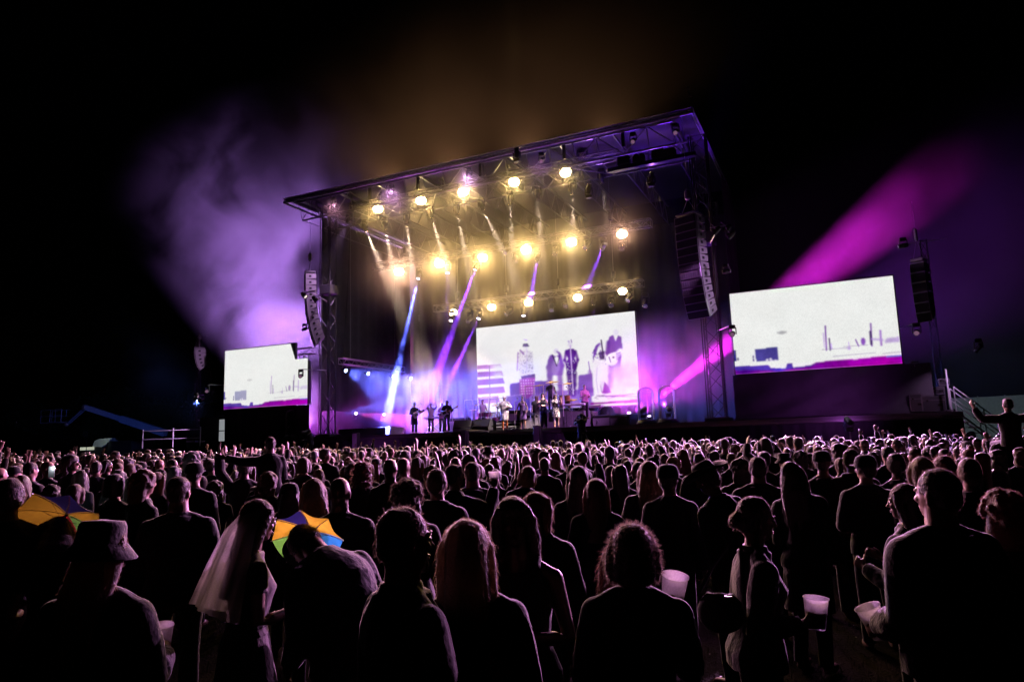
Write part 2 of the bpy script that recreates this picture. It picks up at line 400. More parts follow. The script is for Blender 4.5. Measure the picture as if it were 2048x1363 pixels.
def screen(label, name, cx, Y, z0, W, H, canvas, notch=False, yaw=0.0, group=None):
    t = thing(name, label, 'video screen', (cx, Y, z0), yaw, group)
    fr = MB(); D = .16
    if notch:
        nw, nh = W*.145, H*.275; fr.bbox((-nw/2-.03, D, H/2), (W+.10-nw-.06, .20, H+.10), .02); fr.bbox((W/2+.05-nw/2, D, (H-nh-.05)/2-.025), (nw, .20, H-nh-.05), .02); fr.build('cabinet', BLACK, t)
    else: fr.bbox((0, D, H/2), (W+.10, .20, H+.10), .02).build('cabinet', BLACK, t)
    b = MB()
    for i in range(7):
        x = -W/2+W*i/6; b.tube((x, .35, -.1), (x, .35, H*(.68 if notch and i == 6 else 1)), .035)
    for z in (.3, H*.5, H-.2): b.tube((-W/2, .38, z), (W/2-(W*.16 if notch and z > H*.7 else 0), .38, z), .03)
    b.build('support_frame', STEEL, t)
    gw, gh = canvas.w, canvas.h
    vs = [(-W/2+W*i/gw, 0.03, H-H*j/gh) for j in range(gh+1) for i in range(gw+1)]
    me = bpy.data.meshes.new('picture')
    keep = [not (notch and (j+.5)/gh < .27 and (i+.5)/gw > .80+.21*(j+.5)/gh) for j in range(gh) for i in range(gw)]
    F = [(j*(gw+1)+i, (j+1)*(gw+1)+i, (j+1)*(gw+1)+i+1, j*(gw+1)+i+1) for j in range(gh) for i in range(gw) if keep[j*gw+i]]
    me.from_pydata(vs, [], F)
    at_ = me.color_attributes.new('pic', 'FLOAT_COLOR', 'CORNER')
    c = np.ones((gh*gw, 4, 4), np.float32); c[:, :, :3] = canvas.a.reshape(-1, 1, 3); c = c[np.array(keep)]; at_.data.foreach_set('color', c.ravel())
    me.materials.append(SCREENM); o = bpy.data.objects.new('picture', me); COL.objects.link(o); o.parent = t
    return t
def fbm(u, v, seed, sc):
    rs = np.random.RandomState(seed); o = np.zeros_like(u)
    for k in range(5):
        f = sc*2**k; p = rs.rand(4)*6.28; d = rs.normal(size=(3, 2))
        o += sum(np.sin(f*(u*d[j, 0]+v*d[j, 1])+p[j]+1.5*np.sin(f*.6*(u*d[j, 1]-v*d[j, 0])+p[3])) for j in range(3))/(1.7**k)
    return o/4
def mottle(c, seed, amt, deep=1.0):
    dark = 1-c.a.min(2); n_ = fbm(c.U*1.7, c.V, seed, 9.0); hue = fbm(c.U*1.7, c.V, seed+5, 5.0)
    k = (1+amt*n_*dark)[..., None]; c.a = np.clip(c.a**(1+deep*dark[..., None])*k*(1+.22*amt*hue[..., None]*dark[..., None]*np.array([.8, -.3, -.6])), 0, 1)
    a = c.a.copy()
    for _ in range(2 if c.w > 300 else 1): a = (a*2+np.roll(a, 1, 1)+np.roll(a, -1, 1)+np.roll(a, 1, 0)+np.roll(a, -1, 0))/6
    edge = np.ones(a.shape[:2], bool); edge[0] = edge[-1] = False; edge[:, 0] = edge[:, -1] = False; c.a = np.where(edge[..., None], a, c.a); return c
SCREENM = emat('led_picture', (1, 1, 1), .90, attr='pic', noise=.16)
WHT = (1.0, 1.0, 1.0); PUR = (.28, .05, .52); LPUR = (.5, .25, .75); MAG = (.45, .01, .55); BLU = (.12, .06, .55); DPU = (.10, .02, .22); LAV = (.62, .45, .85)
# side screen picture, drawn in zoomed-photo pixels of the right screen
h = homog([(116, 420), (1047, 315), (1089, 807), (143, 877)])
def side_picture(fade=1.0):
    c = Canvas(220, 124, (.93, .94, .92)); P = lambda *p: [h(x, y) for x, y in p]
    k = fade
    c.poly(P((130, 832), (330, 823), (560, 805), (1100, 745), (1100, 815), (130, 880)), (.95, .93, .97))
    c.poly(P((140, 832), (330, 822), (345, 838), (430, 842), (440, 812), (468, 812), (472, 836), (570, 822), (600, 805), (700, 792), (830, 785), (960, 768), (1095, 762), (1095, 830), (130, 885)), MAG, 1, 1)
    c.poly(P((140, 832), (330, 822), (345, 838), (430, 842), (440, 812), (468, 812), (472, 836), (570, 822), (640, 806), (560, 832), (350, 852), (140, 856)), (.2, .12, .6), 1, 1)
    c.blob(h(200, 862), (.08, .03), (.15, .0, .45), .8); c.blob(h(390, 850), (.05, .02), (.1, .1, .7), .8); c.blob(h(980, 800), (.2, .05), (.62, .0, .62), .9)
    c.poly(P((1000, 766), (1095, 760), (1095, 768), (1000, 772)), (.3, .3, .8))
    c.poly(P((256, 733), (384, 718), (390, 793), (262, 803)), (.13, .1, .42), .95*k, 1)
    c.poly(P((240, 768), (256, 735), (258, 803), (242, 806)), (.9, .88, .95)); c.ell(h(246, 776), (.005, .016), (.1, .05, .3)); c.ell(h(247, 794), (.005, .016), (.1, .05, .3))
    c.poly(P((126, 742), (146, 738), (150, 800), (130, 808)), (.15, .12, .5)); c.ell(h(158, 790), (.005, .02), (.1, .05, .3))
    for x, y in ((325, 792), (345, 788), (372, 796), (350, 797)): c.ell(h(x, y), (.008, .012), (.85, .8, .95))
    c.ell(h(412, 638), (.032, .018), (.38, .36, .40), .75*k, 2)
    for x, y0, y1, wd, cl in ((660, 600, 735, .010, PUR), (681, 670, 735, .010, DPU), (648, 640, 720, .006, LAV), (917, 585, 710, .010, PUR), (913, 630, 700, .014, DPU), (970, 625, 705, .013, LPUR), (690, 700, 728, .01, LAV)):
        c.line(h(x, y0), h(x+4, y1), wd*.5, cl, .85*k)
    c.ell(h(872, 685), (.014, .045), PUR, .85*k, 1); c.line(h(830, 676), h(846, 712), .004, PUR, .9*k); c.line(h(790, 690), h(795, 730), .003, LAV, k); c.ell(h(790, 724), (.012, .02), LAV, .7*k)
    c.line(h(925, 672), h(980, 676), .008, LAV, .7*k); c.poly(P((1000, 668), (1082, 655), (1082, 688), (990, 692)), LAV, .8*k, 2)
    for (a, b_) in (((640, 732), (800, 722)), ((760, 715), (900, 705)), ((700, 770), (940, 748)), ((980, 752), (1085, 742))): c.line(h(*a), h(*b_), .0025, (.45, .35, .55), .7*k)
    return c
# main screen picture, in pixels of the zoomed photo [920..1340]x[600..900]
h2 = homog([(145, 255), (1588, 98), (1622, 1005), (163, 1005)])
def main_picture():
    c = Canvas(360, 202, (.95, .94, .95)); P = lambda *p: [h2(x, y) for x, y in p]
    for y0, y1, wd in ((588, 622, 350), (648, 692, 360), (715, 762, 370), (790, 845, 375), (870, 930, 330)):
        c.poly(P((150, y0), (wd, y0-8), (wd+15, y1-8), (150, y1)), (.48, .05, .60), 1, 1)
    c.blob(h2(330, 610), (.06, .05), WHT, .9); c.blob(h2(330, 680), (.05, .04), WHT, .7)
    c.line(h2(255, 590), h2(262, 940), .0025, (.3, .0, .4))
    c.poly(P((430, 760), (520, 750), (530, 860), (430, 870)), (.30, .1, .62), 1, 2)
    c.poly(P((400, 870), (600, 860), (610, 1005), (380, 1005)), (.25, .12, .6), 1, 3)
    c.poly(P((640, 745), (760, 745), (770, 860), (640, 860)), (.32, .15, .65), .9, 2)
    c.poly(P((600, 850), (1180, 830), (1180, 1005), (600, 1005)), (.45, .25, .75), .9, 4)
    c.poly(P((1040, 705), (1170, 690), (1175, 870), (1030, 880)), (.42, .2, .70), .9, 3)
    # figure one: pale checked coat, small hat, checked skirt
    c.poly(P((545, 400), (585, 398), (600, 425), (570, 430), (540, 425)), DPU, .8, 1); c.poly(P((540, 355), (585, 362), (575, 378)), LAV, .8, 1)
    r = random.Random(2)
    c.poly(P((505, 480), (545, 455), (590, 455), (625, 490), (640, 640), (600, 690), (520, 690), (495, 620)), (.80, .72, .88), .55, 4); c.ell(h2(566, 425), (.016, .030), LAV, .25, 2)
    for i in range(150): 
        x, y = 500+r.random()*130, 470+r.random()*200; c.ell(h2(x, y), (.0035, .005), (.25, .15, .35), .5*r.random()+.1, 0)
    c.line(h2(500, 480), h2(492, 640), .004, LPUR, .8); c.line(h2(520, 460), h2(550, 495), .006, PUR, .6); c.line(h2(578, 440), h2(575, 640), .002, LAV, .6)
    c.poly(P((525, 695), (648, 676), (650, 712), (530, 722)), (.22, .05, .35), .9, 1)
    c.poly(P((512, 722), (650, 712), (630, 860), (580, 905), (510, 850)), (.55, .08, .60), .95, 1)
    for a in range(6):
        for q in range(6): c.ell(h2(524+a*22+q*2, 735+q*24), (.0042, .006), (.95, .75, .98), .9, 0)
    def limb(pts, w0, col, al=.9):
        for q in range(len(pts)-1): c.line(h2(*pts[q]), h2(*pts[q+1]), w0/1000, col, al)
    # second and third figure: dark suits, their heads washed out
    G2 = (.40, .20, .64)
    limb([(795, 530), (770, 620), (775, 700)], 15, G2); limb([(870, 520), (893, 610), (880, 680)], 13, G2)
    c.poly(P((760, 560), (795, 505), (835, 520), (880, 505), (895, 580), (888, 700), (770, 700)), G2, .85, 2); limb([(785, 690), (772, 790), (768, 860)], 17, G2); limb([(868, 690), (874, 790), (878, 870)], 16, G2)
    c.ell(h2(842, 560), (.014, .045), WHT, .95, 2); limb([(805, 510), (842, 610)], 4, DPU, .85); limb([(872, 505), (850, 590)], 3, DPU, .7); c.ell(h2(838, 472), (.016, .030), LAV, .35, 2); c.poly(P((835, 470), (870, 480), (884, 500), (858, 505)), PUR, .7, 1)
    G3 = (.27, .07, .48)
    c.poly(P((925, 470), (960, 452), (1000, 455), (1022, 490), (1008, 545), (1030, 600), (1018, 700), (935, 700), (922, 600), (945, 545), (918, 490)), G3, .95, 2); limb([(952, 690), (962, 780), (968, 870)], 15, G3); limb([(1003, 690), (998, 790), (992, 880)], 15, G3)
    limb([(930, 475), (915, 560), (945, 610)], 9, G3, .8); limb([(1015, 480), (1035, 560), (1015, 620)], 9, G3, .8); c.ell(h2(965, 415), (.014, .030), LAV, .3, 2); c.poly(P((940, 380), (962, 378), (958, 402)), LAV, .9, 1)
    for i in range(40): c.ell(h2(930+r.random()*95, 540+r.random()*330), (.0022, .004), WHT, .8, 0)
    c.line(h2(968, 425), h2(990, 880), .0035, (.72, .55, .88)); c.line(h2(975, 370), h2(982, 395), .003, PUR, .7)
    # fourth figure in a white dress, then the guitarist
    c.poly(P((1185, 470), (1205, 425), (1240, 402), (1255, 410), (1228, 445), (1205, 520), (1175, 560)), PUR, .85, 2); c.ell(h2(1250, 432), (.012, .026), LAV, .3, 2); c.line(h2(1258, 378), h2(1280, 570), .004, (.12, .02, .22))
    c.poly(P((1228, 492), (1285, 480), (1292, 540), (1262, 572), (1238, 548)), DPU, .85, 2)
    for i in range(70): c.ell(h2(1165+r.random()*135, 470+r.random()*150), (.002+.003*r.random(), .003+.006*r.random()), r.choice([PUR, DPU, LPUR]), .65, 0)
    limb([(1135, 580), (1150, 690)], 3, PUR, .8); c.ell(h2(1145, 680), (.013, .03), LPUR, .5)
    G5 = (.30, .10, .50)
    c.poly(P((1318, 400), (1335, 345), (1375, 328), (1396, 392), (1420, 332), (1452, 350), (1462, 450), (1448, 560), (1436, 640), (1335, 640), (1312, 520)), G5, .9, 2); limb([(1350, 630), (1348, 720), (1340, 815)], 16, G5, .8); limb([(1415, 630), (1422, 700), (1432, 770)], 16, (.45, .3, .62), .7)
    limb([(1325, 400), (1315, 500), (1350, 560)], 12, G5, .8); c.ell(h2(1400, 305), (.015, .034), LAV, .25, 2)
    c.ell(h2(1358, 565), (.033, .070), WHT, 1, 2); c.ell(h2(1385, 530), (.022, .040), WHT, 1, 1); limb([(1380, 545), (1440, 490)], 16, WHT, 1); c.poly(P((1425, 470), (1452, 465), (1450, 500), (1425, 510)), WHT, 1, 1)
    c.ell(h2(1372, 545), (.006, .011), DPU); limb([(1330, 540), (1345, 590)], 3, PUR, .8)
    for q in range(4): c.line(h2(1402, 512+q*18), h2(1440, 500+q*18), .003, PUR, .85)
    c.poly(P((1240, 780), (1270, 760), (1330, 830), (1345, 880), (1290, 890), (1255, 880)), (.3, .03, .42), .95, 3)
    c.poly(P((1180, 570), (1290, 560), (1298, 700), (1280, 790), (1262, 880), (1240, 790), (1226, 905), (1200, 890), (1190, 760)), (.97, .93, .97), .9, 2); limb([(1215, 640), (1205, 760), (1222, 880)], 2.5, LAV, .5)
    for i in range(90):
        a = r.random(); c.blob(h2(1370+a*250, 640+r.random()*230), (.012+.035*r.random(), .02+.05*r.random()), r.choice([(.55, .50, .66), (.85, .82, .88), (.36, .28, .55), (.7, .66, .78), (.93, .92, .95)]), .32)
    c.poly(P((1160, 905), (1640, 880), (1640, 955), (1160, 960)), (.96, .92, .97), .95, 2)
    for i in range(16): c.line(h2(1180+r.random()*400, 895+r.random()*30), h2(1220+r.random()*400, 900+r.random()*40), .002, (.35, .15, .45), .5)
    c.poly(P((1150, 968), (1640, 955), (1640, 985), (1150, 985)), (.55, .05, .55), 1, 1)
    return c
SCREENS = [screen('left video screen with a notched corner, glowing white above a purple band', 'video_screen', -33.66, 34.5, 4.79, 7.12, 3.95, mottle(side_picture(.62), 3, .35, .25), True, group='side video screens'),
 screen('right video screen glowing white with a magenta band along its bottom', 'video_screen', -.75, 34.5, 4.85, 6.96, 3.9, mottle(side_picture(1.0), 4, .5, .6), group='side video screens'),
 screen('large central video screen behind the band showing purple tinted musicians', 'video_screen', -16.8, 43, 4.1, 11.36, 5.9, mottle(main_picture(), 5, .6, 1.0))]
# stands for the side screens
for s, lab in ((-33.66, 'scaffold stand holding up the left video screen'), (-.75, 'scaffold stand holding up the right video screen')):
    t = thing('screen_stand', lab, 'scaffold', (s, 35.3, DZ))
    for sx in (-1, 1):
        MB().truss((sx*2.6, 0, 0), (sx*2.6, 0, 5.4), .4, .4, .6, .03, .015, (0, 1, 0)).build('mast', STEEL, t)
    MB().truss((-3.4, 0, 5.6), (3.4, 0, 5.6), .4, .4, .6, .03, .015).build('top_beam', BLACK, t)
    b = MB(); b.tube((-3.2, 0, .1), (-2.4, 0, 2.0), .03); b.tube((3.2, 0, .1), (2.4, 0, 2.0), .03); b.build('brace', STEEL, t)
# ================================================================ TRUSSES, FIXTURES, LAMPS
def light_truss(label, x0, x1, y, z, h=.45, hoists=4, top=RZ-.1):
    t = thing('lighting_truss', label, 'truss', (0, y, z), world=False, group=None)
    MB().truss((x0, 0, 0), (x1, 0, 0), h, h, .5, .028, .013).build('lattice', ALU, t)
    for i in range(hoists):
        x = x0+(x1-x0)*(i+.5)/hoists
        b = MB(); b.tube((x, 0, h/2), (x, 0, top-z), .012, n=5); b.build('hoist_chain', STEEL, t)
        MB().bbox((x, 0, h/2+.55), (.24, .24, .5), .05).build('hoist', BLACK, t)
    return t
light_truss('front lighting truss under the roof edge carrying five yellow lamps', -27.2, -9.4, 35.2, 17.15, top=RZ+.3)
light_truss('middle lighting truss carrying a row of six yellow lamps', -28.2, -8.8, 39.0, 14.3)
light_truss('rear lighting truss just above the central screen', -25.2, -10.2, 42.0, 11.5)
t = thing('lighting_truss', 'short bright side truss with small blue lamps at the left of the stage', 'truss', (-29.15, 40.2, 7.62))
MB().truss((0, -3.6, 0), (0, 3.6, 0), .38, .38, .42, .035, .018).build('lattice', WHITEP, t)
b = MB(); [b.tube((0, y, .19), (0, y, 9.4), .012, n=5) for y in (-2.6, 2.6)]; b.build('hanging_cable', STEEL, t)

ALLSPOTS = []
KB = 120.0        # narrow beams
def lamp_light(parent, col, watts, deg, blend, radius=.06):
    if deg < 20: watts *= KB
    key = (tuple(col), watts, deg, blend)
    L = bpy.data.lights.new('lamp_light', 'SPOT'); L.color = col; L.energy = watts; L.spot_size = R(deg); L.spot_blend = blend; L.shadow_soft_size = radius
    o = bpy.data.objects.new('lamp_light', L); COL.objects.link(o); o.parent = parent
    o.location = (0, 0, -.30); return o
LENS = {}
def lens_mat(col, st):
    k = (tuple(round(c, 3) for c in col), st)
    if k not in LENS: LENS[k] = emat('lit_lens', col, st)
    return LENS[k]
def mh_meshes():                               # moving head: pivot of the head at z = -.52, beam along the head's -Z
    d = {}
    d['base'] = MB().bbox((0, 0, -.10), (.36, .24, .18), .03).mesh('base', BLACK)
    b = MB(); b.bbox((-.20, 0, -.37), (.05, .14, .40), .02); b.bbox((.20, 0, -.37), (.05, .14, .40), .02); b.bbox((0, 0, -.20), (.44, .16, .05), .015); d['yoke'] = b.mesh('yoke', BLACK)
    b = MB(); b.lathe((0, 0, 0), [(.09, .27), (.135, .22), (.15, .05), (.145, -.08), (.115, -.12), (.12, -.2), (.135, -.27)], 16); d['head'] = b.mesh('head', BLACK, True)
    b = MB(); b.lathe((0, 0, 0), [(.005, -.275), (.08, -.282), (.12, -.272)], 16); d['lens'] = b.mesh('lens', BLACK, True)
    b = MB(); b.lathe((0, 0, 0), [(.138, -.262), (.146, -.30), (.128, -.302), (.122, -.268)], 16); d['rim'] = b.mesh('rim', CHROME, True)
    return d
MH = mh_meshes()
def link(name, me, parent, loc=(0, 0, 0), m_=None):
    o = bpy.data.objects.new(name, me); COL.objects.link(o); o.parent = parent; o.location = loc
    if m_ is not None: o.material_slots[0].link = 'OBJECT'; o.material_slots[0].material = m_
    return o
def moving_head(p, aim, label, col=None, watts=0, deg=8, lens=20, group='moving lights', size=1.0, floor=False, blend=.35, lcol=None):
    # p = lens position wished for; the fixture hangs above it (or stands below it)
    d = (Vector(aim)-Vector(p)).normalized(); q = Vector((0, 0, -1)).rotation_difference(d)
    pivot = Vector(p)-d*.28*size
    off = Vector((0, 0, -.52*size))
    t = thing('moving_light', label, 'stage light', pivot-off if not floor else pivot+off, 0, group)
    t.scale = (size,)*3
    if floor: t.rotation_euler = (pi, 0, 0); q = Vector((0, 0, -1)).rotation_difference(Vector((d.x, -d.y, -d.z)))
    link('base', MH['base'], t); link('yoke', MH['yoke'], t)
    h_ = link('head', MH['head'], t, (0, 0, -.52)); h_.rotation_mode = 'QUATERNION'; h_.rotation_quaternion = q
    link('lens', MH['lens'], h_, m_=lens_mat(lcol or col, lens) if col else CHROME); link('rim', MH['rim'], h_)
    if watts: lamp_light(h_, col, watts, deg, blend)
    return t
def wash_meshes():                             # wide wash panel, lens faces local -Y
    d = {}
    d['body'] = MB().bbox((0, .16, 0), (.62, .26, .46), .05).mesh('body', BLACK)
    b = MB(); b.tube((-.36, .1, 0), (-.36, .1, .42), .022); b.tube((.36, .1, 0), (.36, .1, .42), .022); b.tube((-.36, .1, .42), (.36, .1, .42), .022); d['yoke'] = b.mesh('yoke', BLACK)
    b = MB(); b.lathe((0, 0, 0), [(.30, -.02), (.295, .0), (.24, .035), (.12, .055), (.005, .06)], 26, Matrix.Rotation(pi/2, 4, 'X') @ Matrix.Scale(.8, 4, (0, 1, 0))); d['lens'] = b.mesh('lens', BLACK, True)
    b = MB(); b.box((0, -.06, .26), (.6, .16, .012)); b.box((0, -.06, -.26), (.6, .16, .012)); d['flap'] = b.mesh('flap', BLACK)
    return d
WS = wash_meshes()
def wash(p, aim, label, col, watts, lens=40, deg=96, group='yellow wash lamps', s=1.0, lcol=None):
    d = (Vector(aim)-Vector(p)).normalized()
    t = thing('wash_lamp', label, 'stage lamp', p, 0, group); t.rotation_mode = 'QUATERNION'
    t.rotation_quaternion = d.to_track_quat('-Y', 'Z'); t.scale = (s,)*3
    link('body', WS['body'], t); link('yoke', WS['yoke'], t); link('flap', WS['flap'], t)
    l_ = link('lens', WS['lens'], t, m_=lens_mat(lcol or col, lens))
    if watts:
        o = lamp_light(t, col, watts, deg, .7, .15); o.location = (0, -.10, 0); o.rotation_euler = (-pi/2, 0, 0)
    return t
YEL = (1.0, .62, .20); WARM = (1.0, .50, .30)
ordn = ['first', 'second', 'third', 'fourth', 'fifth', 'sixth', 'seventh', 'eighth', 'ninth', 'tenth', 'eleventh', 'twelfth']
AUD = Vector((-6, 6, 1.5))
KY = 1800
for i, (x, y) in enumerate([(756, 418), (842, 401), (927, 383), (1028, 364), (1131, 345)]):
    wash(at(x, y, 35), AUD+Vector((-4+i*2, 0, 0)), f'glaring yellow lamp, {ordn[i]} from the left on the front truss under the roof edge', YEL, KY*1.3, 60, deg=62, lcol=(1, .72, .3))
for i, (x, y) in enumerate([(798, 543), (879, 527), (965, 515), (1052, 499), (1143, 484), (1244, 468)]):
    wash(at(x, y, 38.8), AUD+Vector((-4+i*2, 0, 0)), f'glaring yellow lamp, {ordn[i]} from the left on the middle truss', WARM if i in (0, 5) else YEL, KY, 55, deg=80, lcol=(1, .66, .32))
for i, (x, y) in enumerate([(906, 625), (983, 614), (1057, 605), (1155, 595), (1245, 582)]):
    wash(at(x, y, 41.8), AUD+Vector((-4+i*2, 0, 0)), f'yellow lamp, {ordn[i]} from the left on the rear truss above the central screen', YEL, KY*.6, 45, s=.9, lcol=(1, .68, .32))
# front truss: white warm beams pointing down
BW = (1.0, .72, .50)
fb = [(733, 463, 768, 545, 1.0), (771, 459, 788, 545, 1.0), (814, 447, 823, 530, 1.0), (863, 437, 890, 520, .9), (915, 430, 932, 510, .7), (967, 420, 1000, 490, .8), (1021, 409, 1024, 500, .7), (1076, 399, 1082, 480, .6), (1145, 389, 1146, 470, .7), (1204, 365, 1210, 420, .15)]
for i, (x, y, x2, y2, k) in enumerate(fb):
    p = at(x, y, 36.0); a = at(x2, y2, 36.9); a = p+(a-p)*5
    moving_head(p, a, f'black moving light aimed down, {ordn[i]} from the left under the front truss', BW, 1500*k, 10, 12, 'moving lights under the front truss')
# the vertical amber beam through the fourth front lamp
moving_head(at(1033, 296, 32.7), at(1033, 296, 32.7)+Vector((0, 0, 10)), 'moving light throwing an amber shaft straight up past the roof edge', (1, .6, .22), 40, 9, 10, 'moving lights under the front truss', floor=True)
for x_, l_ in ((-25.5, 'outer left'), (-20.5, 'left'), (-15.5, 'right'), (-10.5, 'outer right')):
    moving_head((x_, 37.0, 18.75), (x_-.5, 36.0, 27), f'added amber light on the roof lighting the smoke above its {l_} quarter', (1, .46, .20), 1000, 160, 2, 'moving lights under the front truss', floor=True)  # added lamps, hidden on the roof to make its smoke glow
for x_, l_ in ((-11.0, 'left'), (-7.6, 'right')): moving_head((x_, 34.6, 15.6), (x_+.8, 34.0, 18), f'added violet light brightening the roof underside, {l_} of the two near its right end', (.5, .16, 1), 110, 120, 1.5, 'moving lights under the front truss', floor=True)  # added pair that tints the roof underside violet
# middle truss: blue and violet beams
BLUE = (.10, .13, 1.0); VIO = (.26, .04, 1.0); MAGC = (.95, .02, .85)
for x, y, Y, x2, y2, Y2, c, k, dg, lab in [
    (836, 557, 38.6, 766, 866, 36.2, BLUE, 70000, 4.2, 'moving light with a bright blue shaft falling to the left stage floor'),
    (950, 539, 38.6, 880, 730, 37.5, VIO, 16000, 5.5, 'moving light with a violet shaft, hanging under the third yellow lamp of the middle truss'),
    (1074, 519, 38.6, 1048, 680, 47.5, VIO, 26000, 5, 'moving light with a violet shaft above the left half of the central screen'),
    (1205, 497, 38.6, 1135, 670, 47.5, VIO, 16000, 5.5, 'moving light with a violet shaft above the right half of the central screen'),
    (895, 546, 38.6, 893, 640, 38.0, VIO, 500, 6, 'small moving light glowing faintly under the second yellow lamp'),
    (957, 637, 41.6, 868, 830, 38.0, VIO, 5000, 5, 'moving light sending a violet shaft left of the central screen to the floor'),
    (902, 641, 41.6, 815, 850, 37.0, (.5, .26, 1.0), 160, 8, 'moving light sending a wide pale violet shaft over the guitarists'),
    (1187, 609, 42.4, 1187, 720, 42.9, VIO, 6000, 6, 'moving light throwing violet light down onto the top of the central screen'),
    (1047, 631, 41.8, 1047, 720, 41.2, VIO, 0, 6, 'dim moving light above the middle of the central screen')]:
    moving_head(at(x, y, Y), at(x2, y2, Y2), lab, c, k, dg, 14, 'blue and violet moving lights', lcol=(.65, .65, 1.0))
k_ = 0
for x, y, Y in [(1010, 505, 38.9), (1032, 522, 38.8), (1110, 508, 38.8), (1170, 496, 38.8), (1244, 497, 38.8), (935, 643, 41.8), (1012, 628, 41.8), (1103, 620, 41.8), (1131, 612, 41.8), (1222, 610, 41.8), (1255, 600, 41.8), (1290, 612, 41.8)]:
    a = at(x, y, Y); moving_head(a, a+Vector((rng.uniform(-4, 4), -6, rng.uniform(-9, -3))), f'unlit moving light, {ordn[k_ if k_ < 5 else k_-5]} from the left under the {"middle" if k_ < 5 else "rear"} truss', None, 0, group='unlit moving lights', size=1.15); k_ += 1
a = at(1165, 312, 35.0); moving_head(a, a+Vector((1, -3, -2)), 'unlit moving light hanging above the fifth yellow lamp of the front truss', None, 0, group='unlit moving lights', size=1.3)
# four blue lamps under the side truss
def par(p, aim, label, col, watts, deg, lens, group):
    d = (Vector(aim)-Vector(p)).normalized()
    t = thing('par_lamp', label, 'stage lamp', p, 0, group); t.rotation_mode = 'QUATERNION'; t.rotation_quaternion = d.to_track_quat('-Z', 'Y')
    MB().lathe((0, 0, 0), [(.03, .42), (.09, .40), (.12, .30), (.15, .12), (.17, 0), (.155, -.002), (.15, .02)], 18).build('can', BLACK, t, True)
    MB().lathe((0, 0, 0), [(.002, .012), (.15, .022)], 18).build('lens', lens_mat(col, lens) if isinstance(col, tuple) else CHROME, t)
    b = MB(); b.tube((-.19, 0, .2), (-.19, .34, .2), .014); b.tube((.19, 0, .2), (.19, .34, .2), .014); b.tube((-.19, .34, .2), (.19, .34, .2), .014); b.build('yoke', STEEL, t)
    if watts: o = lamp_light(t, col, watts, deg, .8, .1); o.location = (0, 0, -.04)
    return t
SBL = (.11, .14, 1.0)
for i, (x, y) in enumerate([(692, 741), (737, 747), (787, 753), (822, 757)]):
    d = ray(x, y); p = Vector((0, 0, 2))+d*(-29.15/d.x)
    par(p, p+Vector((7, -1.0, -2.6)), f'blue white lamp, {ordn[i]} from the left under the side truss', (.45, .6, 1.0), 0, 30, 14, 'blue lamps under the side truss')
    L = lamp_light(bpy.data.objects[-1] if False else [o for o in COL.objects if o.name.startswith('par_lamp')][-1], SBL, 30000, 50, .8, .1); L.location = (0, 0, -.04)
# ---- glass capsules with a floor light inside
GLASS = bpy.data.materials.new('clear_acrylic'); GLASS.use_nodes = True; _n = GLASS.node_tree.nodes; _l = GLASS.node_tree.links; _n.remove(_n['Principled BSDF'])
_t = _n.new('ShaderNodeBsdfTransparent'); _t.inputs[0].default_value = (.93, .94, .96, 1); _g = _n.new('ShaderNodeBsdfGlossy'); _g.inputs['Roughness'].default_value = .12
_w = _n.new('ShaderNodeLayerWeight'); _w.inputs[0].default_value = .35; _m = _n.new('ShaderNodeMixShader'); _d = _n.new('ShaderNodeBsdfDiffuse'); _d.inputs[0].default_value = (.8, .8, .82, 1); _e = _n.new('ShaderNodeBsdfTranslucent'); _e.inputs[0].default_value = (.8, .8, .82, 1); _q = _n.new('ShaderNodeMixShader'); _l.new(_d.outputs[0], _q.inputs[1]); _l.new(_e.outputs[0], _q.inputs[2]); _k = _n.new('ShaderNodeMixShader'); _k.inputs[0].default_value = .7; _l.new(_g.outputs[0], _k.inputs[1]); _l.new(_q.outputs[0], _k.inputs[2]); _w.inputs[0].default_value = .22; _l.new(_w.outputs['Fresnel'], _m.inputs[0]); _l.new(_t.outputs[0], _m.inputs[1]); _l.new(_k.outputs[0], _m.inputs[2]); _l.new(_m.outputs[0], _n['Material Output'].inputs[0])
def capsule(p, label, hgt=1.9, rad=.42):
    t = thing('glass_capsule', label, 'glass dome', p, 0, 'glass domes with lights at the stage front')
    MB().lathe((0, 0, 0), [(rad+.1, 0), (rad+.1, .10), (rad+.04, .12), (rad+.04, .2), (.02, .2)], 28).build('base', BLACK, t, True)
    prof = [(rad, .2), (rad, hgt-.32)]+[(rad*cos(a), hgt-.32+.32*sin(a)) for a in np.linspace(.2, pi/2-.03, 7)]
    inner = [(r_-.02 if r_ > .03 else .005, z-.02 if z > .5 else z) for r_, z in reversed(prof)]
    MB().lathe((0, 0, 0), prof+inner, 28, close=False).build('dome', GLASS, t, True)
    b = MB(); b.lathe((0, 0, 0), [(rad+.012, .2), (rad+.012, .24), (rad, .24)], 28); b.build('clamp_ring', CHROME, t, True)
    return t
cr = at(1294, 845, 35); cr2 = at(1336, 843, 35); cl = at(584, 880, 34.9); cl2 = at(604, 880, 35.2)
caps = [(cr, 'tall glass dome beside the central screen where the magenta beam starts'), (cr2, 'tall clear glass dome nearest the right tower, crossed by the magenta beam'),
        (cl, 'leftmost tall glass dome, under the left screen'), (cl2, 'tall glass dome just left of the left cameraman')]
for p, lab in caps: capsule((p.x, p.y, DZ), lab)
moving_head((cr.x-.02, cr.y+.02, DZ+.82), at(1790, 420, 45), 'floor light inside the glass dome shooting the magenta beam', MAGC, 6500, 12, 20, 'floor lights in the glass domes', .75, True, 1.0, (1, .55, 1))
moving_head((cr2.x, cr2.y, DZ+.8), (cr2.x-6, 45, 9), 'dark floor light inside the right glass dome', VIO, 600, 14, .5, 'floor lights in the glass domes', .75, True)
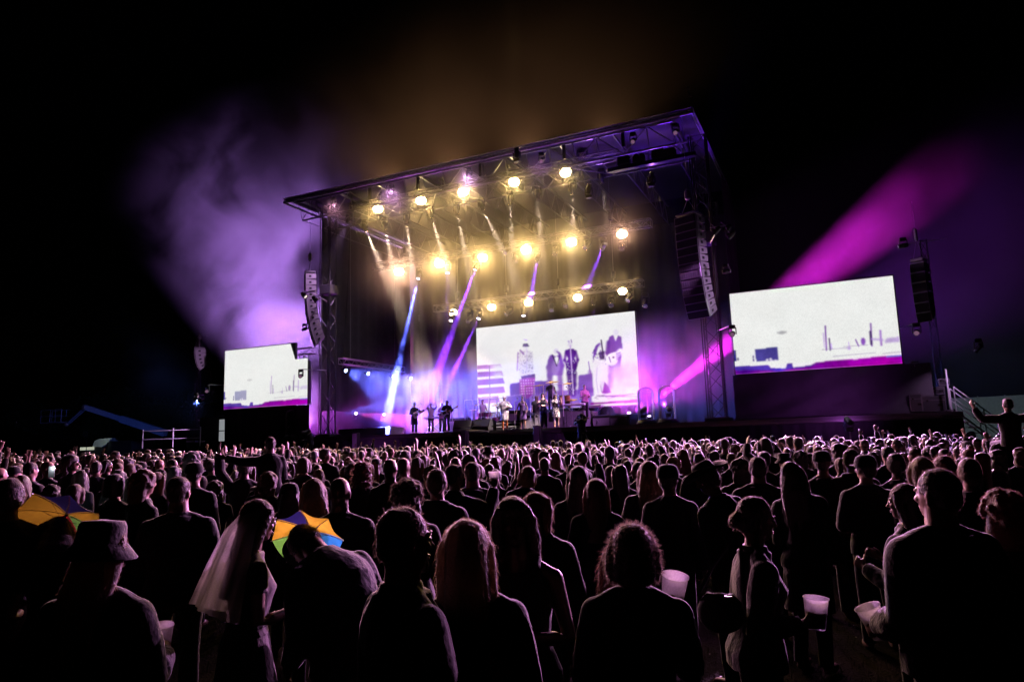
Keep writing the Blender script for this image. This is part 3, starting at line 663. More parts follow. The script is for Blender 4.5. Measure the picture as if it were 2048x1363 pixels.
moving_head((cl.x, cl.y, DZ+.8), at(760, 812, 37), 'floor light in the left dome with a blue beam to the right', (.12, .16, 1), 12000, 7, 14, 'floor lights in the glass domes', .75, True, lcol=(.6, .7, 1))
moving_head((cl2.x, cl2.y, DZ+.8), at(740, 760, 42), 'floor light in the glass dome behind the cameraman', (1, .1, .5), 300, 12, 3, 'floor lights in the glass domes', .75, True)
# floor lights on the stage: pink fans, violet uplights and back washes
PINK = (1.0, .10, .55)
for p, a, lab, c, wt, dg in [
    (at(712, 826, 42), at(790, 838, 40), 'pink floor light at the left rear of the stage', PINK, 500, 12),
    (at(1020, 838, 40.5), at(930, 858, 39.5), 'pink floor light behind the singers aimed to the left', PINK, 250, 12),
    (at(1190, 830, 39), at(1212, 838, 38), 'white floor light low at the right of the drums', (1, .4, 1), 2500, 40),
    (at(1258, 826, 41), at(1256, 806, 40), 'white floor light under the corner of the central screen', (.8, .4, 1), 2500, 40),
    (Vector((-36.2, 38.5, 3.3)), Vector((-39, 45, 14)), 'violet floor light behind the left screen lighting the smoke', (.55, .24, 1.0), 190000, 85),
    (Vector((-34.0, 38.6, 3.3)), Vector((-35.5, 47, 12)), 'violet floor light beside the left tower lighting the smoke', (.66, .28, 1.0), 14000, 60),
    (Vector((-10.2, 41.5, 3.3)), Vector((-9.3, 37.0, 11.0)), 'blue violet floor light beside the central screen', (.16, .02, 1.0), 9000, 55),
    (Vector((-11.0, 40.5, 3.3)), Vector((-9.5, 36, 4.2)), 'magenta floor light between the drums and the right glass domes', (.85, .05, .9), 12000, 100),
    (Vector((-33.2, 36.4, 3.2)), Vector((-29, 38.5, 6)), 'magenta floor light behind the left glass domes', (.62, .08, .95), 8000, 110),
    (at(768, 828, 44.0), Vector((-22, 38, 6)), 'blue floor light behind the guitarists', (.10, .08, 1.0), 14000, 100),
    (Vector((-27.5, 44.8, 3.3)), Vector((-24, 38, 5)), 'magenta floor light behind the left side of the stage', (.6, .05, .9), 5000, 100),
    (Vector((-3.4, 39.5, 3.3)), Vector((7, 44, 11)), 'violet floor light behind the right tower', (.4, .06, .9), 14000, 45)]:
    moving_head(p, a, lab, c, wt, dg, 6 if wt > 2000 else 12, 'floor lights on the stage', .9, True, .7, lcol=(1, .7, 1))
# added pink lamps on roof edge, towers and screens, for rim light on the crowd
for i, (x, y, z, k) in enumerate(((-26.5, 32.5, 16.5, .1), (-22.3, 32.5, 16.5, .1), (-17.2, 32.5, 16.5, .1), (-12.9, 32.5, 16.5, .1), (-8.0, 32.5, 16.5, .1), (-5.9, 32.5, 16.5, .1), (-4.1, 33.3, 6.6, 1.5), (-29.6, 33.3, 6.4, 1.2), (3.3, 33.6, 6.0, .9), (-37.9, 33.7, 6.0, .9))):
    lab_ = f'added pink light facing the crowd, {ordn[i]} from the left along the roof edge' if i < 6 else 'added pink light facing the crowd ' + ('beside the right roof tower', 'beside the left roof tower', 'at the outer edge of the right screen', 'at the outer edge of the left screen')[i-6]
    moving_head((x, y, z), (x*.5-2, 12, 0), lab_, (1.0, .42, .62) if x < -25 else (.95, .38, .92), 28000*k, 76, 1.0, 'added lights facing the audience', .8, False, .9, (.16, .08, .14))
    if i > 5: MB().tube((0, .1, 0), ((-.9, .7, -.5, .6)[i-6]/.8, 1.9, 0), .035).build('bracket', STEEL, [q for q in COL.objects if q.name.startswith('moving_light') and q.parent is None][-1])
for p_, a_, wt_, dg_, lab_ in (((-26.8, 34.2, 15.9), (-29.6, 33.9, 10.0), 3500, 40, 'added small light under the front truss lighting the left line array'), ((-30.0, 33.9, 9.4), (-38.8, 34.6, 8.2), 1500, 24, 'added small light above the left screen lighting the far left speakers'),
    ((3.0, 33.6, 9.8), (-5.6, 33.7, 9.4), 1500, 30, 'added small light above the right screen lighting the large line array'), ((-4.0, 33.7, 9.7), (3.8, 34.0, 10.4), 1500, 24, 'added small light above the right screen lighting the short line array'),
    ((-38.2, 33.0, 5.4), (-43.0, 33.7, 2.2), 900, 60, 'added small light brightening the white railing at the left'), ((5.2, 32.9, 5.0), (3.9, 34.3, 3.2), 160, 60, 'added small light above the stairs lighting the flight cases')):
    moving_head(p_, a_, lab_, (.85, .45, 1.0), wt_, dg_, 1.2, 'added lights for speakers, railing and cases', .7, False, .7, (.4, .25, .5))  # added lamps that brighten the speakers, railing and flight cases
for p_, a_, lab_ in (((.3, 31.2, 2.5), (-.8, 34.4, 3.9), 'added violet light in the pit under the right screen'), ((-12, 31.9, .6), (-12, 33.6, 2.2), 'added violet light in the pit before the right half of the stage'), ((-24, 31.9, .8), (-24, 33.6, 2.2), 'added violet light in the pit before the left half of the stage')):
    moving_head(p_, a_, lab_, (.62, .12, .9), 160 if p_[0] > 0 else 110, 130, .6, 'added floor lights in the pit', .8, True, .9, (.5, .25, .6))  # added lamps hidden in the pit, tinting scrim and skirt violet
MB().tube((0, 0, 0), (0, 0, 2.3), .04).build('stand', STEEL, [q for q in COL.objects if q.get('label') == 'added violet light in the pit under the right screen'][0])

# ================================================================ HAZE AND SMOKE
def volmat(name, col, dens, aniso):
    M = bpy.data.materials.new(name); M.use_nodes = True; n = M.node_tree.nodes; l = M.node_tree.links; n.remove(n['Principled BSDF'])
    v = n.new('ShaderNodeVolumePrincipled'); v.inputs['Color'].default_value = (*col, 1); v.inputs['Density'].default_value = dens; v.inputs['Anisotropy'].default_value = aniso
    l.new(v.outputs[0], n['Material Output'].inputs['Volume']); return M, v
def smoke(name, c, r, dens, scale, lo, hi, aniso=.25, seed=0.0, stretch=(1, 1, 1), step=1.0, f0=.35):
    M, v = volmat(name+'_air', (.95, .95, .97), 0, aniso); n = M.node_tree.nodes; l = M.node_tree.links
    tc = n.new('ShaderNodeTexCoord'); vl = n.new('ShaderNodeVectorMath'); vl.operation = 'LENGTH'
    dv = n.new('ShaderNodeVectorMath'); dv.operation = 'DIVIDE'; dv.inputs[1].default_value = r
    l.new(tc.outputs['Object'], dv.inputs[0]); l.new(dv.outputs[0], vl.inputs[0])
    fo = n.new('ShaderNodeMapRange'); fo.interpolation_type = 'SMOOTHSTEP'; fo.inputs[1].default_value = f0; fo.inputs[2].default_value = 1.0; fo.inputs[3].default_value = 1; fo.inputs[4].default_value = 0
    l.new(vl.outputs['Value'], fo.inputs[0])
    mp = n.new('ShaderNodeMapping'); mp.inputs['Location'].default_value = (seed, seed*.7, seed*.3); mp.inputs['Scale'].default_value = stretch
    l.new(tc.outputs['Object'], mp.inputs[0])
    nz = n.new('ShaderNodeTexNoise'); nz.inputs['Scale'].default_value = scale; nz.inputs['Detail'].default_value = 4; nz.inputs['Roughness'].default_value = .55; nz.inputs['Distortion'].default_value = .6
    l.new(mp.outputs[0], nz.inputs['Vector'])
    mr = n.new('ShaderNodeMapRange'); mr.inputs[1].default_value = lo; mr.inputs[2].default_value = hi; mr.inputs[3].default_value = 0; mr.inputs[4].default_value = dens
    l.new(nz.outputs[0], mr.inputs[0])
    mu = n.new('ShaderNodeMath'); mu.operation = 'MULTIPLY'; l.new(mr.outputs[0], mu.inputs[0]); l.new(fo.outputs[0], mu.inputs[1])
    l.new(mu.outputs[0], v.inputs['Density']); M.cycles.volume_step_rate = step
    o = MB().ell((0, 0, 0), r, None, 24, 14).build(name, M); o.location = c
    return tag(o, kind='stuff')
smoke('smoke_plume', at(450, 530, 42), (19, 7.0, 16), .12, .17, .43, .70, seed=3.0, step=.35, f0=.05)
smoke('low_smoke', at(560, 830, 38.5), (9, 4.0, 4.5), .06, .30, .34, .7, seed=6.0, step=.6)
smoke('floor_smoke', (-7.2, 37.3, 5.2), (6, 4.5, 4.0), .07, .30, .25, .7, seed=4.4, step=.6)
smoke('stage_smoke', (-23.5, 40.0, 5.4), (9.5, 5.5, 4.4), .08, .35, .36, .7, seed=8.0, step=.6)
smoke('drifting_smoke', (2.5, 43.0, 10.8), (17, 7.5, 12), .055, .16, .22, .85, seed=5.0, step=.5, f0=.1)
smoke('ceiling_smoke', (-19.5, 38.1, 14.6), (15, 8.6, 6.8), .040, .2, .25, .8, .72, seed=1.3, step=.5)
smoke('roof_smoke', (-21, 37.5, 21.5), (22, 7.5, 11), .034, .09, .22, .85, .2, seed=2.2, step=.6, f0=.05)
# ================================================================ PEOPLE
CLOTH = mat('dark_cloth', (0, 0, 0), .85, var=.2, scale=9, bump=.35, bscale=45, sheen=.8, spec=.35, objcol=True)
BANDCLOTH = mat('stage_cloth', (0, 0, 0), .7, var=.15, scale=9, bump=.3, bscale=45, sheen=.05, spec=.3, objcol=True)
SKIN = mat('skin', (.50, .30, .22), .45, var=.06, scale=12, spec=.5, sheen=.15)
SKIND = mat('brown_skin', (.16, .085, .055), .45, var=.06, scale=12, spec=.5, sheen=.15)
HAIRM = mat('hair', (0, 0, 0), .42, var=.25, scale=40, bump=.5, bscale=90, sheen=1.0, spec=.7, objcol=True)
_n = HAIRM.node_tree.nodes; _l = HAIRM.node_tree.links; _b = _n['Principled BSDF']; _t = _n.new('ShaderNodeBsdfTranslucent'); _m = _n.new('ShaderNodeMixShader'); _m.inputs[0].default_value = .35
_l.new(_b.inputs['Base Color'].links[0].from_socket, _t.inputs[0]); _l.new(_b.outputs[0], _m.inputs[1]); _l.new(_t.outputs[0], _m.inputs[2]); _l.new(_m.outputs[0], _n['Material Output'].inputs[0])
HAIRFUZZ = bpy.data.materials.new('hair_fuzz'); HAIRFUZZ.use_nodes = True; _n = HAIRFUZZ.node_tree.nodes; _l = HAIRFUZZ.node_tree.links; _b = _n['Principled BSDF']; _b.inputs['Roughness'].default_value = .4; _b.inputs['Specular IOR Level'].default_value = .7
_o = _n.new('ShaderNodeObjectInfo'); _x = _n.new('ShaderNodeMix'); _x.data_type = 'RGBA'; _x.inputs[0].default_value = .30; _x.inputs[7].default_value = (.62, .45, .36, 1); _l.new(_o.outputs['Color'], _x.inputs[6]); _l.new(_x.outputs[2], _b.inputs['Base Color'])
_t = _n.new('ShaderNodeBsdfTranslucent'); _l.new(_x.outputs[2], _t.inputs[0]); _m = _n.new('ShaderNodeMixShader'); _m.inputs[0].default_value = .65; _l.new(_b.outputs[0], _m.inputs[1]); _l.new(_t.outputs[0], _m.inputs[2]); _l.new(_m.outputs[0], _n['Material Output'].inputs[0])
JOBS = []
class Job: pass
def remesh(b, voxel, name, mats, dec=1.0, smooth=2, fold=0.0, fs=9.0, seed=0):
    j = Job(); j.mb, j.voxel, j.name, j.mats, j.dec, j.smooth, j.fold, j.fs, j.seed = b, voxel, name, mats, dec, smooth, fold, fs, seed
    j.me = None; JOBS.append(j); return j
def flush():
    objs = []
    for j in JOBS:
        me = j.mb.mesh('tmp', []); o = bpy.data.objects.new('tmp', me); COL.objects.link(o)
        r = o.modifiers.new('r', 'REMESH'); r.mode = 'VOXEL'; r.voxel_size = j.voxel; r.use_smooth_shade = True
        if j.smooth: s = o.modifiers.new('s', 'SMOOTH'); s.factor = .5; s.iterations = j.smooth
        if j.dec < 1: d = o.modifiers.new('d', 'DECIMATE'); d.ratio = j.dec
        objs.append(o)
    dg = bpy.context.evaluated_depsgraph_get()
    for j, o in zip(JOBS, objs):
        me = bpy.data.meshes.new_from_object(o.evaluated_get(dg)); me.name = j.name
        me.materials.clear()
        for k in (j.mats if isinstance(j.mats, (list, tuple)) else [j.mats]): me.materials.append(k)
        n = len(me.vertices)
        if j.fold:
            co = np.empty(n*3, np.float32); me.vertices.foreach_get('co', co); co = co.reshape(-1, 3)
            no = np.empty(n*3, np.float32); me.vertices.foreach_get('normal', no); no = no.reshape(-1, 3)
            rs = np.random.RandomState(j.seed); k = np.zeros(n)
            for q in range(5):
                dv = rs.normal(size=3)*np.array([1, 1, .7]); dv *= j.fs*(1+.7*q)/np.linalg.norm(dv)
                wv = rs.normal(size=3)*3
                k += np.sin(co @ dv*2+1.3*np.sin(co @ wv*2.2)+rs.rand()*6)/(1+.6*q)
            co += no*(k*j.fold*.5)[:, None]; me.vertices.foreach_set('co', co.ravel())
        me.polygons.foreach_set('use_smooth', np.ones(len(me.polygons), bool)); me.polygons.foreach_set('material_index', np.zeros(len(me.polygons), np.int32))
        me.update(); j.me = me
    for o in objs:
        d = o.data; bpy.data.objects.remove(o); bpy.data.meshes.remove(d)
    JOBS.clear()
def Rx(a): return Matrix.Rotation(a, 3, 'X')
def Ry(a): return Matrix.Rotation(a, 3, 'Y')
def Rz(a): return Matrix.Rotation(a, 3, 'Z')
class Skel:
    """Pose: forward and sideways lean of the spine, twist, head turn; arms as directions in the chest frame."""
    def __init__(s, lean=0, side=0, twist=0, head=(0, 0, 0), hipback=0.0):
        s.k = 12; s.pos = [Vector((0, hipback, .93))]; s.rot = []
        for i in range(s.k+1):
            t = min(1, i/s.k*1.15); s.rot.append(Rz(R(twist*t)) @ Rx(-R(lean*t)) @ Ry(R(side*t)))
            if i < s.k: s.pos.append(s.pos[-1]+s.rot[-1] @ Vector((0, 0, .52/s.k)))
        s.Rh = s.rot[-1] @ Rz(R(head[0])) @ Rx(-R(head[1])) @ Ry(R(head[2]))
        s.neck = s.P((0, -.012, 1.52))
    def fr(s, z):
        if z <= .93: return s.pos[0]+Vector((0, 0, z-.93)), s.rot[0]
        if z >= 1.45: return s.pos[-1]+s.rot[-1] @ Vector((0, 0, z-1.45)), s.rot[-1]
        u = (z-.93)/.52*s.k; i = min(int(u), s.k-1); f = u-i
        return s.pos[i].lerp(s.pos[i+1], f), s.rot[i]
    def P(s, p):
        o, r = s.fr(p[2]); return o+r @ Vector((p[0], p[1], 0))
    def H(s, p):                                   # head-local point (pivot at the neck, z up)
        return s.neck+s.Rh @ Vector(p)
    def HM(s): m = s.Rh.to_4x4(); m.translation = s.neck; return m
def torso_rings(b, sk, secs, n=18, p=2.0):
    rings = []
    for z, rx, ry, yo in secs:
        r = []
        for i in range(n):
            a = 2*pi*i/n; c, q = cos(a), sin(a)
            e = 2/p; x = math.copysign(abs(c)**e, c)*rx; y = math.copysign(abs(q)**e, q)*ry
            r.append(sk.P((x, y+yo, z)))
        rings.append(r)
    b.rings(rings)
MALE = [(.80, .11, .09, 0), (.86, .165, .112, -.012), (.94, .172, .120, -.015), (1.03, .155, .106, -.005), (1.10, .150, .104, .0), (1.20, .160, .110, .0), (1.28, .172, .116, .0), (1.345, .168, .108, -.004), (1.395, .140, .090, -.012), (1.435, .092, .074, -.016), (1.475, .062, .060, -.014), (1.55, .056, .058, -.010), (1.60, .054, .056, -.004)]
FEM = [(.80, .11, .09, 0), (.86, .175, .118, -.018), (.94, .178, .125, -.02), (1.03, .145, .100, -.005), (1.09, .128, .092, .0), (1.19, .140, .104, .008), (1.27, .152, .120, .018), (1.335, .148, .102, .0), (1.39, .122, .080, -.010), (1.43, .080, .064, -.014), (1.47, .054, .052, -.012), (1.55, .048, .050, -.008), (1.60, .047, .049, -.004)]
HS = Vector((0, 0, 1.52))
def head_parts(b, sk, fem=False, chin=1.0, detail=True):
    M = sk.HM()
    def e(c, r, nu=14, nv=9): b.ell((c[0], c[1], c[2]-1.52), r, M, nu, nv)
    e((0, -.008, 1.665), (.074, .094, .088), 18, 12)
    e((0, .022, 1.625), (.064, .070, .085), 16, 10)
    e((0, .040, 1.582), (.048*chin, .050, .052)); e((0, .068, 1.556), (.022*chin, .022, .020))
    e((0, -.03, 1.60), (.056, .05, .07))
    if detail:
        e((0, .094, 1.640), (.011, .016, .026)); e((0, .106, 1.622), (.014, .018, .012))       # nose
        e((-.026, .080, 1.664), (.022, .014, .009)); e((.026, .080, 1.664), (.022, .014, .009))   # brow
        e((0, .088, 1.588), (.020, .012, .006)); e((0, .086, 1.577), (.018, .012, .006))          # lips
        e((-.034, .072, 1.622), (.020, .020, .018)); e((.034, .072, 1.622), (.020, .020, .018))   # cheeks
        for s in (-1, 1):
            e((s*.074, -.008, 1.632), (.010, .020, .031)); e((s*.073, .0, 1.605), (.009, .012, .012))
    else:
        e((0, .098, 1.628), (.013, .020, .022)); e((-.076, -.008, 1.63), (.010, .02, .03), 8, 6); e((.076, -.008, 1.63), (.010, .02, .03), 8, 6)
def hand(b, wr, axis, normal, side, curl=.35, spread=.0, sc=1.0, thumb=.5, fist=False):
    a = Vector(axis).normalized(); n = Vector(normal); n = (n-a*n.dot(a)).normalized(); w_ = a.cross(n)*side   # w_ points to the thumb side
    wr = Vector(wr); M = Matrix((w_*side, n, a)).transposed().to_4x4(); M.translation = wr
    b.loft([((0, 0, -.015), .024*sc, .019*sc), ((0, 0, .02), .032*sc, .017*sc), ((0, 0, .06), .040*sc, .015*sc), ((0, 0, .088), .038*sc, .013*sc), ((0, 0, .098), .028*sc, .008*sc)], 12, M)
    for i, (off, L) in enumerate(((.029, .070), (.0100, .080), (-.0095, .074), (-.0285, .058))):
        p = wr+w_*off*sc+a*.088*sc; d0 = (a+w_*off*9*spread).normalized(); pts = [p-d0*.02, p]; rs = [.0095*sc, .0095*sc]; th = 0.0
        for k, f in enumerate((.45, .32, .26)):
            th += curl*(.75, 1.0, .8)[k]*(1+.10*i); d = d0*cos(th)+n*sin(th)
            p = p+d*L*f*sc; pts.append(p); rs.append((.0088, .0080, .0066)[k]*sc)
        b.path(pts, rs, 8)
    p = wr+a*.022*sc+w_*.026*sc; d = (w_*.8+a*.75+n*(.25+thumb*.5)).normalized(); pts = [p-d*.02*sc, p, p+d*.034*sc]; p = pts[-1]
    d2 = (d*.75+a*.5+n*thumb*.6).normalized(); pts += [p+d2*.028*sc, p+d2*.05*sc]; b.path(pts, [.012*sc, .0125*sc, .011*sc, .0095*sc, .0075*sc], 8)
    return wr+a*.085*sc+n*.035*sc
def arm_pts(sk, side, up_, fo):
    sh = sk.P((side*.172, -.006, 1.375)); r = sk.rot[-1]
    u = (r @ Vector(up_)).normalized(); f = (r @ Vector(fo)).normalized()
    el = sh+u*.285; wr = el+f*.245; return sh, el, wr, u, f
ARM = {'down': ((.20, -.05, -1), (.10, .28, -1)), 'hold': ((.22, .10, -1), (-.35, 1.0, .25)), 'fold': ((.30, .18, -1), (-1.0, .55, .12)),
       'up': ((.45, .35, .75), (.05, .20, 1)), 'high': ((.25, .15, 1), (-.15, .1, 1)), 'phone': ((.25, .75, -.25), (-.25, .45, 1)), 'out': ((1, .05, .02), (1, .25, .3)),
       'head': ((.75, .35, .55), (-.65, -.1, .85)), 'hip': ((.75, -.25, -.8), (-.55, .55, -.55)), 'clap': ((.25, .55, .35), (-.35, .55, .9)), 'low': ((.35, .25, -1), (.15, .85, -.45)),
       'reach': ((.25, .55, -.85), (-.1, 1.0, .15)), 'shoulder': ((.4, .35, -.75), (.35, .5, .55))}
def arm_dirs(pose, side):
    u, f = ARM[pose] if isinstance(pose, str) else pose
    return (u[0]*side, u[1], u[2]), (f[0]*side, f[1], f[2])
def person_parts(sk, fem=False, arms=('down', 'down'), curl=(.35, .35), wide=1.0, sleeve=1.0, top='jacket', bottom='trousers', voxel=.011, dec=.12, detail=False,
                 skin=None, hem=.86, chin=1.0, seed=0, spread=(0, 0), palm=(None, None), loose=.012, legs=True, tvox=None, stride=0.0, sit=False, fold=.006, fingers=True):
    """Returns jobs for the body, the top and the trousers, posed in the person's own frame (feet at z = 0, facing +Y), and hand points."""
    S = FEM if fem else MALE; skin = skin or SKIN
    wf = lambda secs, dx=0, dy=0: [(z, rx*wide+dx, ry*(1+(wide-1)*.8)+dy, yo) for z, rx, ry, yo in secs]
    b = MB(); torso_rings(b, sk, wf(S)); head_parts(b, sk, fem, chin, detail)
    hands = []; AR = []
    for side, pose, cl, sp, pn in ((-1, arms[0], curl[0], spread[0], palm[0]), (1, arms[1], curl[1], spread[1], palm[1])):
        sh, el, wr, u, f = arm_pts(sk, side, *arm_dirs(pose, side)); k = (.88 if fem else 1)*(.9+.1*wide)
        sh2 = sh+(sk.rot[-1] @ Vector((side*.03*(wide-1)*3, 0, 0)))
        b.path([sh2+(sh2-el)*.05, sh2, sh2.lerp(el, .4), el, el.lerp(wr, .3), wr], [.040*k, .054*k, .048*k, .039*k, .040*k, .027*k], 12); b.ell(sh2, (.052*k,)*3)
        b.path([sk.P((side*.03, -.018, 1.50)), sk.P((side*.085*wide, -.016, 1.432)), sh2+(sk.rot[-1] @ Vector((-side*.02, 0, .012)))], [.030, .042*k, .048*k], 10)
        nrm = Vector(pn) if pn else (sk.rot[-1] @ Vector((-side, .25, 0)))
        if abs(nrm.normalized().dot(f)) > .9: nrm = sk.rot[-1] @ Vector((0, 1, 0))
        hands.append(hand(b, wr, f, nrm, side, cl, sp, .95 if fem else 1.05)); AR.append((sh2, el, wr, k))
    LG = []
    for side in (-1, 1):
        st = stride*side
        hip = Vector((side*.088*wide, sk.pos[0].y-.008, .90)); kn = Vector((side*.10, .02+st*.35, .49)); an = Vector((side*.108, -.02+st*.7, .085))
        if sit: kn = Vector((side*.13, .42, .90)); an = Vector((side*.12, .40, .46))
        b.path([hip+Vector((0, 0, .03)), hip, hip.lerp(kn, .4), kn, kn.lerp(an, .3), kn.lerp(an, .7), an, an-Vector((0, 0, .04))], [.07, .084, .072, .052, .054, .043, .033, .033], 12)
        b.ell((an.x+side*.008, an.y+.07, an.z-.045), (.042, .125, .040)); LG.append((hip, kn, an))
    J = {'body': remesh(b, voxel, 'body', skin, dec, 2)}
    t = MB(); tv = tvox or voxel*1.25
    if top:
        inf = {'jacket': .024, 'tee': .012, 'coat': .03, 'hood': .03, 'tank': .009}[top]+loose-.012
        lo = hem-.0; secs = [q for q in S if lo < q[0] <= 1.46]
        q0 = [q for q in S if q[0] >= lo][0]
        base = (lo, max(q0[1], .165)+.006, max(q0[2], .115)+.004, q0[3])
        last = (1.47, .066, .066, -.014) if top != 'tank' else (1.43, .10, .07, -.012)
        secs = [base]+secs[:]+([last] if top != 'tank' else [])
        if top == 'tank': secs = [q for q in secs if q[0] < 1.40]+[(1.415, .12, .075, -.01)]
        torso_rings(t, sk, wf(secs, inf, inf), 20, 2.15)
        if sleeve > 0 and top != 'tank':
            for side, (sh, el, wr, k) in zip((-1, 1), AR):
                g = inf+.008; pts = [sh+(sh-el)*.04, sh, sh.lerp(el, .45)]; rs = [.042*k+g*.6, .054*k+g*.8, .050*k+g]
                t.ell(sh, (.052*k+g*.8,)*3); t.path([sk.P((side*.045, -.018, 1.478)), sk.P((side*.09*wide, -.016, 1.432)), sh+(sk.rot[-1] @ Vector((-side*.02, 0, .010)))], [.026+inf*.4, .040*k+inf*.7, .048*k+inf*.9], 10)
                if sleeve >= 1: pts += [el, el.lerp(wr, .35), el.lerp(wr, .93)]; rs += [.042*k+g, .042*k+g*.9, .031*k+g*.7]
                elif sleeve > .6: pts += [el]; rs += [.042*k+g]
                t.path(pts, rs, 12)
        if top == 'tank':
            for side in (-1, 1): t.path([sk.P((side*.085, .075, 1.36)), sk.P((side*.100, .045, 1.43)), sk.P((side*.098, -.015, 1.462)), sk.P((side*.095, -.075, 1.42)), sk.P((side*.08, -.085, 1.34))], [.030, .030, .030, .030, .030], 8)
        if top in ('jacket', 'coat'):
            torso_rings(t, sk, [(1.44, .095*wide, .078, -.016), (1.475, .084, .076, -.016), (1.50, .074, .072, -.016)], 16)
        if top == 'hood':
            for a in np.linspace(.15*pi, .85*pi, 7): t.ell(tuple(sk.P((.085*cos(a), -.02-.07*sin(a), 1.47))), (.045, .042, .05), None, 8, 6)
        if top == 'coat':
            torso_rings(t, sk, wf([(.50, .20, .14, -.01), (.62, .19, .135, -.01), (.80, .185, .13, -.012), (.95, .18, .125, -.01)], .02, .02), 20)
        J['top'] = remesh(t, tv, {'jacket': 'jacket', 'tee': 't_shirt', 'coat': 'coat', 'hood': 'hoodie', 'tank': 'sleeveless_top'}[top], CLOTH, dec, 2, fold, 9, seed)
    if bottom:
        t = MB()
        if bottom in ('trousers', 'shorts'):
            torso_rings(t, sk, [(z, rx*wide+.011, ry+.011, yo) for z, rx, ry, yo in S if z < 1.04])
            for hip, kn, an in LG:
                e_ = kn if bottom == 'shorts' else an-Vector((0, 0, .02)); 
                t.path([hip+Vector((0, 0, .03)), hip, hip.lerp(kn, .4), kn]+([] if bottom == 'shorts' else [kn.lerp(an, .35), kn.lerp(an, .75), e_]), [.085, .098, .086, .068]+([] if bottom == 'shorts' else [.068, .062, .058]), 12)
        elif bottom == 'skirt':
            torso_rings(t, sk, [(.52, .23, .20, 0), (.66, .22, .18, 0), (.82, .205, .15, -.01), (.92, .19, .135, -.015), (1.02, .155, .11, -.005), (1.06, .14, .10, 0)], 22)
        elif bottom == 'gown':
            torso_rings(t, sk, [(.06, .34, .32, 0), (.3, .30, .27, 0), (.6, .25, .20, 0), (.82, .215, .16, -.01), (.95, .19, .138, -.015), (1.04, .155, .112, -.005), (1.10, .14, .10, 0)], 24)
        J['bottom'] = remesh(t, tv, {'trousers': 'trousers', 'shorts': 'shorts', 'skirt': 'skirt', 'gown': 'gown'}[bottom], CLOTH, dec, 2, fold*.8, 8, seed+3)
    return J, hands
